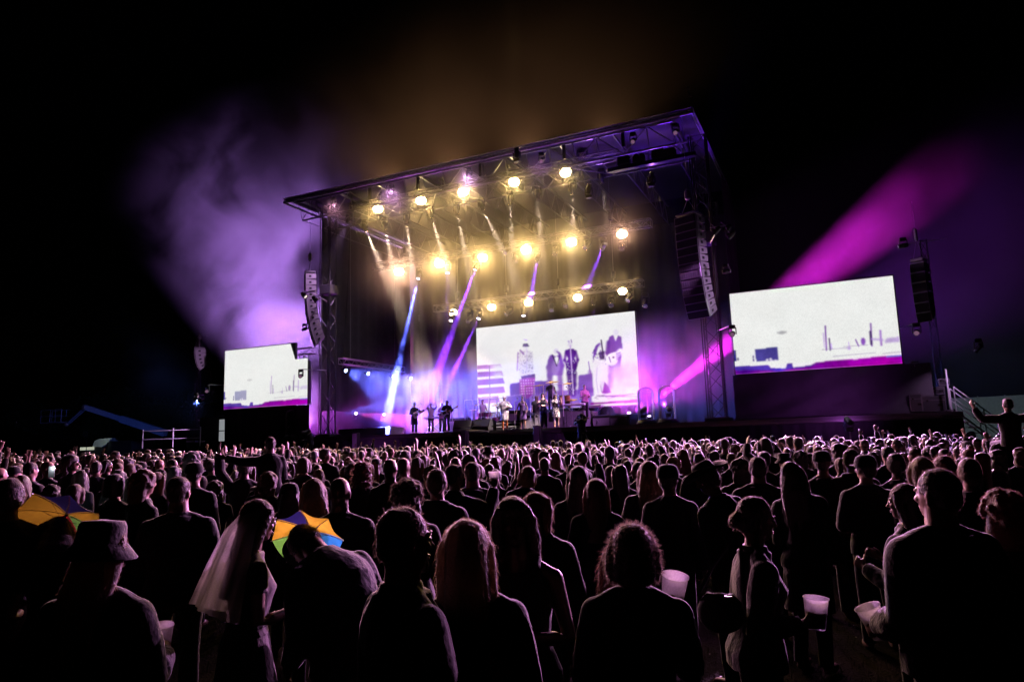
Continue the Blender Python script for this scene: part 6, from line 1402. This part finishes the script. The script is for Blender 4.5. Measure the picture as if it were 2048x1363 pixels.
# ---- drums
GREYR = mat('grey_riser', (.22, .2, .23), .7)
def drum(t, c, r_, h, ax, mats=(BLACK, WHITEP, CHROME), nm='drum'):
    q = Vector((0, 0, 1)).rotation_difference(Vector(ax)).to_matrix().to_4x4(); q.translation = Vector(c)
    o = MB().lathe((0, 0, 0), [(r_, -h/2), (r_, h/2)], 22, q, close=False).build(nm, mats[0], t, True)
    MB().lathe((0, 0, 0), [(.01, h/2-.004), (r_-.006, h/2)], 22, q).build('drum_head', mats[1], o)
    MB().lathe((0, 0, 0), [(r_+.014, h/2-.03), (r_+.014, h/2+.01), (r_-.012, h/2+.01)], 22, q, close=False).build('hoop', mats[2], o)
def cymbal(t, c, r_, base):
    MB().tube(base, c, .012).build('cymbal_stand', STEEL, t); q = Matrix.Translation(c) @ Matrix.Rotation(R(12), 4, 'X')
    MB().lathe((0, 0, 0), [(r_, -.02), (r_*.5, .0), (r_*.18, .012), (.02, .04)], 24, q).build('cymbal', BRASS, t, True)
BRASS = mat('brass', (.55, .36, .12), .28, .95, var=.08)
DRED = mat('drum_wrap', (.35, .03, .14), .3)
d0 = deck_pt(968, 36.4, DZ+.15); t = thing('drum_kit', 'drum kit with a black bass drum behind the clear screens', 'drums', d0)
drum(t, (0, 0, .34), .34, .45, (0, -1, .03), (DRED, BLACK, CHROME), 'bass_drum'); drum(t, (-.22, .12, .85), .17, .24, (0, -.25, 1), (DRED, WHITEP, CHROME), 'tom'); drum(t, (.22, .12, .85), .18, .26, (0, -.25, 1), (DRED, WHITEP, CHROME), 'tom')
drum(t, (.62, .35, .42), .23, .42, (0, 0, 1), (DRED, WHITEP, CHROME), 'floor_tom'); drum(t, (-.5, .45, .62), .18, .16, (0, -.1, 1), (CHROME, WHITEP, CHROME), 'snare_drum')
for c_, r_ in (((-.8, .2, 1.15), .24), ((.75, .1, 1.35), .26), ((-.45, -.05, 1.4), .22), ((1.0, .5, 1.2), .26)): cymbal(t, Vector(c_), r_, (c_[0], c_[1]+.1, 0))
MB().bbox((.1, .3, -.07), (2.8, 2.2, .14), .02).build('riser', BLACKM, t)
d1 = deck_pt(1112, 36.2, DZ+.9); t = thing('percussion_set', 'percussion with dark cymbals on the riser behind the dancers', 'drums', d1)
for c_, r_ in (((-.9, 0, 1.55), .30), ((-.1, .0, 1.68), .40), ((.75, .1, 1.55), .30), ((1.0, -.1, .62), .36)): cymbal(t, Vector(c_), r_, (c_[0], c_[1]+.1, 0))
drum(t, (.35, .0, .55), .15, .7, (0, -.1, 1), (WOOD, WHITEP, CHROME), 'conga'); drum(t, (.72, .05, .55), .16, .7, (0, -.1, 1), (WOOD, WHITEP, CHROME), 'conga'); drum(t, (1.6, .2, .5), .22, .4, (0, -.2, 1), (WHITEP, WHITEP, CHROME), 'tom')
rp = deck_pt(1105, 36.6); t = thing('drum_riser', 'grey fronted riser behind the singers and dancers', 'riser', (rp.x, rp.y, DZ)); MB().bbox((.1, 0, .45), (4.4, 2.4, .88), .02).build('platform', GREYR, t)
b = MB(); b.box((.1, -1.205, .885), (4.4, .012, .03)); b.build('edge_trim', ALU, t); b = MB(); [b.box((x, -1.204, .45), (.02, .01, .8)) for x in (-1.2, 0, 1.3)]; b.build('panel_seam', BLACK, t)
sp = deck_pt(1014, 35.0); t = thing('stair_unit', 'short flight of dark steps with pale edges behind the hat singer', 'steps', sp)
for k in range(4): MB().bbox((0, .3*k, .1+.2*k*.5+.1*k), (1.5, .32, .2+.2*k+.0), .01).build('step', BLACKM, t); MB().box((0, .3*k-.165, .2+.2*k-.012), (1.5, .012, .035)).build('step_edge', WHITEP, t)
# clear screens round the drums
def shield(px0, px1, Y, n, h, z, label):
    p0, p1 = deck_pt(px0, Y), deck_pt(px1, Y); w_ = (p1.x-p0.x)/n; t = thing('drum_shield', label, 'drum screen', (p0.x, Y, z))
    for k in range(n):
        MB().box(((k+.5)*w_, .05*(k % 2), h/2), (w_*.97, .012, h)).build('clear_panel', GLASS, t)
        b = MB(); [b.box((x, .05*(k % 2)-.004, h/2), (.025, .03, h)) for x in (k*w_+.02, (k+1)*w_-.02)]; b.box(((k+.5)*w_, .05*(k % 2)-.004, h), (w_, .03, .02)); b.build('panel_edge', WHITEP, t)
shield(930, 1012, 35.3, 5, 1.75, DZ+.05, 'tall clear screens with pale edges around the drum kit'); shield(1052, 1128, 35.25, 4, 1.75, DZ+.62, 'clear screens with pale edges in front of the percussion')
# keyboards, amplifiers, monitors
def keyboard(p, rz, label):
    t = thing('keyboard', label, 'keyboard', p, rz); MB().bbox((0, 0, .92), (1.25, .34, .11), .02).build('case', WHITEP, t); b = MB(); [b.box((-.58+k*.0232, -.06, .98), (.021, .16, .012)) for k in range(50)]; b.build('keys', CREAM, t)
    b = MB(); [(b.tube((s*.5, -.2, 0), (-s*.5, .15, .86), .018), b.tube((s*.5, .2, 0), (-s*.5, -.1, .86), .018)) for s in (-1, 1)]; b.build('stand', STEEL, t)
keyboard(deck_pt(1150, 35.5, DZ+.3), 0, 'white keyboard at the right of the percussion'); keyboard(deck_pt(868, 36.2), .3, 'keyboard behind the guitarists at the left'); keyboard(deck_pt(1188, 36.5, DZ+.2), -.3, 'white keyboard beside the musician in pink')
def wedge(px, Y, s, label, rz=0):
    p = deck_pt(px, Y); t = thing('monitor_wedge', label, 'monitor speaker', p, rz, 'black monitor wedges at the stage edge'); b = MB(); W, D, H = .72*s, .56*s, .42*s
    pr_ = [(-D/2, 0), (D/2, 0), (D/2, H*.25), (D*.12, H), (-D/2, H*.85)]; n = 5
    b.add([(-W/2, -y, z) for y, z in pr_]+[(W/2, -y, z) for y, z in pr_], [(0, 1, 2, 3, 4), (9, 8, 7, 6, 5)]+[(i_, n+i_, n+(i_+1) % n, (i_+1) % n) for i_ in range(n)]); b.build('cabinet', BLACKM, t)
    b = MB(); b.bbox((0, -.32*D, H*.63), (W*.9, .02, H*.7), .005, Rx(R(-38))); b.build('grille', GREYF if False else BLACK, t); b = MB(); b.bbox((W/2+.005, 0, H*.35), (.02, .16, .07), .005); b.build('handle', CHROME, t)
wedge(928, 33.85, 1.45, 'left of the two black monitor wedges before the drums', .2); wedge(968, 33.85, 1.45, 'right of the two black monitor wedges before the drums', -.1)
def amp(px, Y, label, w_=.75, h=.7):
    t = thing('guitar_amplifier', label, 'amplifier', deck_pt(px, Y)); MB().bbox((0, 0, h/2), (w_, .4, h), .03).build('cabinet', BLACKM, t); MB().bbox((0, -.205, h*.42), (w_-.08, .02, h*.72), .01).build('grille_cloth', GREYF, t)
    b = MB(); [b.tube((-w_*.35+k*w_*.1, -.21, h*.9), (-w_*.35+k*w_*.1, -.235, h*.9), .015) for k in range(8)]; b.build('control_knobs', CHROME, t); t.children[-1].name = 'control_strip'
amp(920, 37.5, 'amplifier in the shade behind the guitarist in black', 1.3, .9); amp(1064, 34.9, 'grey amplifier behind the singer in purple', .9, .75); amp(1205, 36.5, 'low amplifier at the right side of the stage', 1.0, .6); amp(1240, 36.5, 'low amplifier under the right corner of the central screen', 1.0, .55)
t = thing('stage_riser', 'low riser with a bright front edge left of the guitarists', 'riser', deck_pt(742, 37)); MB().bbox((0, 0, .25), (3.6, 2, .5), .02).build('platform', GREYR, t); MB().box((1.0, -1.01, .47), (1.7, .02, .05)).build('edge_trim', WHITEP, t)
t = thing('stage_riser', 'low riser under the right part of the central screen', 'riser', deck_pt(1215, 39)); MB().bbox((0, 0, .35), (4.2, 2, .7), .02).build('platform', BLACKM, t); MB().box((0, -1.01, .66), (4.2, .02, .04)).build('edge_trim', WHITEP, t)
b = MB(); b.ell((0, 0, 0), (1.0, .22, .14), None, 24, 8); tp = thing('stage_pod', 'round black pod on the stage edge under the two monitors', 'stage fitting', (deck_pt(945, 33.3).x, 33.3, DZ-.08)); b.build('shell', BLACK, tp, True); MB().bbox((0, .12, -.05), (1.4, .2, .12), .03).build('bracket', STEEL, tp)
# ---- cameras on tripods and their platforms
def tv_camera(p, rz, label, s=1.0):
    t = thing('camera_on_tripod', label, 'video camera', p, rz, 'video cameras before the stage'); t.scale = (s,)*3
    b = MB(); b.bbox((0, 0, 1.52), (.18, .46, .24), .03); b.build('camera_body', BLACK, t); b = MB(); b.tube((0, .2, 1.54), (0, .62, 1.56), .085, .11, 14); b.bbox((0, .66, 1.56), (.26, .14, .2), .02); b.build('lens', BLACKM, t)
    b = MB(); b.bbox((-.12, -.12, 1.68), (.12, .2, .10), .02); b.build('viewfinder', BLACK, t)
    for a in (.5, 2.6, 4.7): MB().tube((0, 0, 1.38), (.5*cos(a), .5*sin(a), .02), .024).build('leg', ALU, t)
    MB().bbox((0, 0, 1.38), (.12, .14, .1), .02).build('tripod_head', BLACK, t); MB().tube((0, -.1, 1.40), (.15, -.55, 1.22), .012).build('pan_handle', BLACK, t)
for i, dx, s in ((P_cam1, .55, 1.0), (P_cam2, .15, .95)):
    o = BO[i][0]; z = o.location.z; q = Rz(o.rotation_euler.z) @ Vector((.22 if i == P_cam1 else .1, .52, 0)); 
    c_ = tv_camera(o.location+q, o.rotation_euler.z-.25, 'video camera on a tripod used by the ' + ('left cameraman' if i == P_cam1 else 'cameraman in the cap'))
    t = thing('camera_platform', 'dark platform in the pit under the ' + ('left cameraman' if i == P_cam1 else 'cameraman in the cap'), 'platform', (o.location.x, o.location.y+.3, gz(o.location.x))); MB().bbox((0, 0, z-gz(o.location.x)-.06), (2.2, 1.9, .10), .02).build('deck', BLACKM, t)
    for sx in (-1, 1):
        for sy in (-1, 1): MB().tube((sx*1.0, sy*.85, 0), (sx*1.0, sy*.85, z-gz(o.location.x)-.1), .03).build('leg', STEEL, t)
# crowd barrier in front of the pit
for i in range(40):
    x = -40+i*1.06
    if x > 2: break
    if i == 0:
        t = thing('crowd_barrier', 'steel crowd barrier panel before the stage pit', 'barrier', (x, 31.0, gz(x)), 0, 'crowd barriers before the stage'); b = MB(); b.bbox((0, 0, .6), (1.04, .03, 1.18), .01); b.build('panel', STEEL, t); b = MB(); b.tube((-.5, 0, 1.2), (.5, 0, 1.2), .03); b.build('top_rail', ALU, t); bar0 = t
    else:
        t = copy_tree(bar0); t.location = (x, 31.0, gz(x))
b = MB(); b.bbox((0, 0, .55), (.36, .3, 1.1), .03)
for x, y, lab in ((930, 880, 'dark fill speaker on the pit floor below the monitors'), (1075, 872, 'fill speaker leaning in the pit below the singers'), (712, 884, 'fill speaker in the pit left of the guitarists')):
    p = at(x, y, 33.0); t = thing('fill_speaker', lab, 'speaker', (p.x, 33.0, p.z-.55)); MB().bbox((0, 0, .55), (.36, .3, 1.1), .03).build('cabinet', BLACKM, t); MB().bbox((0, -.155, .55), (.30, .02, 1.0), .01).build('grille', GREYF, t); MB().tube((0, 0, .02), (0, 0, -(p.z-.55)+gz(p.x)), .03).build('stand', STEEL, t)
# ================================================================ RIGHT WING
def road_case(x0, y0, x1, y1, Y, label):
    a, c_ = at(x0, y0, Y), at(x1, y1, Y); w_, h = abs(c_.x-a.x), abs(a.z-c_.z); t = thing('flight_case', label, 'flight case', ((a.x+c_.x)/2, Y, min(a.z, c_.z)), 0, 'flight cases on the right wing')
    MB().bbox((0, .3, h/2), (w_, .6, h), .015).build('shell', CASEM, t); b = MB()
    for sx in (-1, 1): b.box((sx*(w_/2-.008), .005, h/2), (.03, .03, h)); 
    for z in (.012, h*.72, h-.012): b.box((0, .003, z), (w_-.04, .024, .024))
    b.build('edging', ALU, t); MB().bbox((w_*.25, -.005, h*.4), (.16, .02, .1), .005).build('handle', CHROME, t); MB().bbox((-w_*.25, -.005, h*.72), (.08, .03, .08), .005).build('latch', CHROME, t)
road_case(1822, 822, 1843, 787, 34.3, 'dark flight case at the left end of the row on the right wing'); road_case(1845, 823, 1890, 790, 34.3, 'wide dark flight case with a pale latch in the row on the right wing')
road_case(1862, 789, 1888, 772, 34.5, 'small dark flight case stacked on the wide one'); road_case(1878, 771, 1898, 756, 34.6, 'topmost flight case of the stack on the right wing')
p0 = at(1901, 822, 34.0); t = thing('handrail_post', 'bright upright post at the right end of the stage deck', 'post', p0); MB().tube((0, 0, 0), (0, 0, 1.75), .04, n=8).build('pole', WHITEP, t); MB().bbox((0, 0, .04), (.2, .2, .06), .01).build('foot', STEEL, t)
pm = at(1838, 785, 34.4); t = thing('lamp_stand', 'thin stand with a pale lamp head above the flight cases', 'stand', pm); MB().tube((0, 0, 0), (-.05, 0, 1.2), .03).build('pole', WHITEP, t); MB().bbox((-.05, -.05, 1.3), (.3, .16, .14), .03).build('head', CHROME, t); MB().tube((-.2, 0, 1.1), (.15, 0, 1.25), .02).build('bracket', CHROME, t)
s0 = at(1908, 818, 34.2); s1v = Vector((s0.x+2.6, 34.2, 0)); g1 = gz(s1v.x); t = thing('steel_stairs', 'steel stairs with pale handrails going down from the right wing', 'stairs', (s0.x, 34.2, g1))
TOPZ = DZ-g1
for k in range(11): MB().bbox((.13+k*.24, 0, TOPZ-(k+1)*TOPZ/12), (.28, 1.1, .04), .006).build('tread', STEEL, t)
for y in (-.58, .58):
    b = MB(); b.tube((0, y, TOPZ+1.0), (2.7, y, 1.0), .028); b.tube((0, y, TOPZ+.5), (2.7, y, .5), .022); b.tube((0, y, TOPZ), (2.7, y, 0), .04)
    for q in (0, .35, .68, 1): b.tube((2.7*q, y, TOPZ*(1-q)), (2.7*q, y, TOPZ*(1-q)+1.0), .024)
    b.build('handrail', WHITEP, t)
f0 = at(1903, 796, 46); t = thing('site_fence', 'tall grey panel fence behind the stairs at the right', 'fence', (f0.x, 46, gz(0)))
H_ = f0.z-gz(0)
for k in range(12): MB().bbox((.6+k*1.25, 0, H_/2), (1.23, .05, H_), .01).build('panel', mat('fence_sheet', (.30, .32, .34), .7) if k == 0 else bpy.data.materials['fence_sheet'], t); MB().tube((k*1.25, .05, 0), (k*1.25, .05, H_+.05), .035).build('post', STEEL, t)
wl = par(Vector((5.1, 35.6, 1.7)), Vector((8.5, 43, 1.6)), 'work lamp under the right wing facing the fence', (.8, .95, 1.0), 0, 60, 2, 'work lamps'); l_ = lamp_light(wl, (.75, .95, 1.0), 500, 140, .8, .1); l_.location = (0, 0, -.04)
# ================================================================ LEFT SIDE
LIFTM = mat('lift_blue', (.20, .26, .42), .45)
Yl = 41; A = at(332, 866, Yl+3); B_ = at(170, 814, Yl); C_ = at(133, 848, Yl); D_ = at(92, 846, Yl)
t = thing('boom_lift', 'blue grey boom lift with its work basket hanging at the left', 'boom lift', (A.x, A.y, gz(A.x)), world=True)
b = MB(); b.box(A*.5+B_*.5, (.1, .1, .1)); b = MB()
def beam(b, p, q, w_, h):
    p, q = Vector(p), Vector(q); x, y, d = frame_of(q-p); Mx = Matrix((x, y, d)).transposed(); b.bbox((p+q)/2, (w_, h, (q-p).length), .03, Mx)
beam(b, A, A.lerp(B_, .55), .62, .62); b.build('lower_boom', LIFTM, t); b = MB(); beam(b, A.lerp(B_, .5), B_, .44, .44); b.build('upper_boom', LIFTM, t)
b = MB(); beam(b, B_, C_, .14, .14); beam(b, B_+Vector((.35, 0, -.05)), C_+Vector((.35, 0, .0)), .10, .10); b.build('jib', LIFTM, t); b = MB(); b.ell(B_, (.28, .28, .28)); b.ell(C_, (.2, .2, .2)); b.build('knuckle', STEEL, t)
b = MB(); W0, W1 = D_.x, C_.x; y0 = Yl
for x in (W0, W0+.45*(W1-W0), W0+.7*(W1-W0), W1): b.tube((x, y0-.5, D_.z), (x, y0-.5, D_.z+1.15), .025); b.tube((x, y0+.5, D_.z), (x, y0+.5, D_.z+1.15), .025)
for z in (.6, 1.15): 
    for yy in (-.5, .5): b.tube((W0, y0+yy, D_.z+z), (W1, y0+yy, D_.z+z), .025)
b.bbox(((W0+W1)/2, y0, D_.z), (W1-W0, 1.1, .08), .02); b.build('basket', LIFTM, t)
g_ = gz(A.x); b = MB(); b.bbox((A.x+.5, A.y, g_+1.0), (2.4, 2.0, .8), .1); b.build('chassis', LIFTM, t)
for sx in (-.4, 1.4):
    for sy in (-1, 1): MB().lathe((0, 0, 0), [(.1, -.17), (.42, -.17), (.45, -.1), (.45, .1), (.42, .17), (.1, .17)], 20, Matrix.Translation((A.x+sx, A.y+sy, g_+.45)) @ Matrix.Rotation(pi/2, 4, 'X')).build('wheel', BLACKM, t, True)
r0 = at(285, 893, 33.6); r1 = at(400, 890, 33.6); t = thing('white_railing', 'white two bar railing at the left end of the stage', 'railing', (r0.x, 33.6, r0.z)); L_ = r1.x-r0.x; hr = at(285, 859, 33.6).z-r0.z
b = MB(); [b.tube((0, 0, z), (L_, 0, z-.05), .035) for z in (hr*.42, hr*.9)]; b.build('rail', WHITEP, t)
for x in (0, L_*.54, L_): MB().tube((x, 0, -.1), (x, 0, hr), .04).build('post', WHITEP, t)
MB().box((L_/2, .1, -.2-(r0.z-gz(r0.x)-.2)/2), (L_+.6, 1.0, r0.z-gz(r0.x)-.15)).build('wing_base', BLACKM, t)
# dark service truck with pale roof fairing and a lit cabin window
tp = at(190, 905, 46); t = thing('service_truck', 'dark truck with a pale curved roof fairing and lit side at the far left', 'truck', (tp.x, 46, gz(tp.x)), world=True)
a0, a1 = at(150, 905, 46), at(262, 875, 46); zb = gz(tp.x)
MB().bbox(((a1.x+at(212, 900, 46).x)/2, 47.3, zb+1.5), (a1.x-at(212, 900, 46).x, 2.4, 2.3), .08).build('cargo_box', BLACKM, t); MB().bbox((at(188, 900, 46).x, 47.3, zb+1.25), (1.9, 2.3, 2.1), .15).build('cab', BLACKM, t)
b = MB(); f = [at(183, 893, 46), at(187, 881, 46), at(197, 877, 46), at(223, 875, 46), at(212, 886, 46), at(202, 893, 46)]; n = len(f)
b.add([(q.x, 46.1, q.z) for q in f]+[(q.x, 48.2, q.z) for q in f], [tuple(range(n)), tuple(range(2*n-1, n-1, -1))]+[(k, n+k, n+(k+1) % n, (k+1) % n) for k in range(n)]); b.build('roof_fairing', WHITEP, t)
q0, q1 = at(158, 900, 45.9), at(186, 893, 45.9); MB().box(((q0.x+q1.x)/2, 46.02, (q0.z+q1.z)/2), (q1.x-q0.x, .05, q1.z-q0.z)).build('lit_window', emat('lit_window', (.85, .9, .7), .45), t)
for sx in (-.8, 2.6): MB().lathe((0, 0, 0), [(.1, -.15), (.45, -.15), (.48, 0), (.45, .15), (.1, .15)], 20, Matrix.Translation((tp.x+sx, 46.2, zb+.48)) @ Matrix.Rotation(pi/2, 4, 'X')).build('wheel', BLACKM, t, True)
wl = par(at(172, 872, 43.5), at(205, 886, 46.3), 'added small lamp above the dark truck', (.85, 1.0, .85), 0, 60, 1, 'work lamps'); l_ = lamp_light(wl, (.8, 1.0, .85), 42, 70, .8, .1); l_.location = (0, 0, -.04)  # added lamp that brightens the roof fairing
MB().tube(wl.location+Vector((0, .1, -.1)), Vector((wl.location.x, wl.location.y+.1, gz(wl.location.x))), .03).build('pole', BLACK, None); po = COL.objects[-1]
po.parent = wl; po.matrix_parent_inverse = Matrix.LocRotScale(wl.location, wl.rotation_quaternion, None).inverted()
# backstage cabin with a lit doorway
c0, c1 = at(405, 895, 36.6), at(466, 830, 36.6); t = thing('site_cabin', 'dark backstage cabin with a lit doorway under the left screen', 'cabin', ((c0.x+c1.x)/2, 37.6, gz(c0.x)), world=True)
MB().bbox(((c0.x+c1.x)/2-.3, 37.9, (gz(c0.x)+c1.z)/2), (abs(c1.x-c0.x)+.6, 2.2, c1.z-gz(c0.x)), .04).build('wall', BLACKM, t)
e0, e1 = at(437, 889, 36.7), at(449, 838, 36.7); MB().box(((e0.x+e1.x)/2, 36.74, (e0.z+e1.z)/2), (e1.x-e0.x, .05, e1.z-e0.z)).build('lit_doorway', emat('door_glow', (.75, .8, .85), .32), t); MB().box(((e0.x+e1.x)/2, 36.70, e0.z+.55*(e1.z-e0.z)), (e1.x-e0.x, .04, .06)).build('door_bar', BLACK, t)
# trees in the dark behind the left side
LEAF = mat('leaves', (.045, .07, .025), .6, var=.35, scale=2); BARK = mat('bark', (.05, .035, .025), .9, scale=6, bump=.5)
def tree(x, y, h, cr, label, seed):
    r = random.Random(seed); z0 = gz(max(-60, x)); t = thing('broadleaf_tree', label, 'tree', (x, y, z0), 0, 'trees in the dark at the left')
    b = MB(); b.path([(0, 0, -.1), (.1, 0, h*.2), (-.1, .1, h*.42), (0, 0, h*.7)], [.32, .25, .18, .07], 9); tips = []
    for k in range(9):
        a = r.random()*6.28; zz = h*r.uniform(.3, .6); q = Vector((cr*.75*cos(a)*r.uniform(.5, 1), cr*.75*sin(a)*r.uniform(.5, 1), zz+h*r.uniform(.12, .35))); b.path([(0, 0, zz), q*.5+Vector((0, 0, zz*.5+.2)), q], [.12, .07, .03], 6); tips.append(q)
    b.build('trunk', BARK, t); b = MB()
    cl = [q for q in tips]+[Vector((r.gauss(0, cr*.45), r.gauss(0, cr*.45), h*r.uniform(.42, .98))) for _ in range(26)]
    for c_ in cl:
        for _ in range(150):
            p = c_+Vector((r.gauss(0, .62), r.gauss(0, .62), r.gauss(0, .45))); u = Vector((r.gauss(0, 1), r.gauss(0, 1), r.gauss(0, 1))).normalized(); v_ = u.orthogonal().normalized(); s = r.uniform(.09, .2)
            b.add([p-u*s, p+v_*s*.5, p+u*s, p-v_*s*.5], [(0, 1, 2, 3)])
    b.build('crown', LEAF, t)
for i, (px, Y, h, cr, lab) in enumerate([(40, 58, 9, 3.6, 'dark tree at the left edge of the photo'), (135, 62, 8.5, 3.2, 'dark tree behind the lift basket'), (215, 60, 9.5, 3.8, 'dark tree behind the middle of the lift boom'), (300, 64, 8, 3.0, 'dark tree behind the white railing'), (375, 66, 10, 3.4, 'tall dark tree left of the left screen')]):
    p = at(px, 880, Y); tree(p.x, Y, h, cr, lab, 40+i)
wl = par(at(400, 800, 35.4), at(215, 835, 42), 'added small blue lamp at the far left mast lighting the boom lift', (.3, .5, 1.0), 0, 40, 2, 'work lamps'); l_ = lamp_light(wl, (.16, .26, 1.0), 3500, 60, .8, .1); l_.location = (0, 0, -.04)  # added lamp that throws blue onto the boom lift
# overhead cables at the front left
b = MB(); p0, p1 = at(690, 400, 37), at(640, 830, 36.0); b.path([at(700, 470, 37.5), at(694, 600, 37.2), at(684, 740, 37)], .02, 5); tag(b.build('hanging_cable', BLACK), 'thin dark cable hanging in front of the grey scrim', 'cable')
print('all built', round(time.time()-T0, 1))
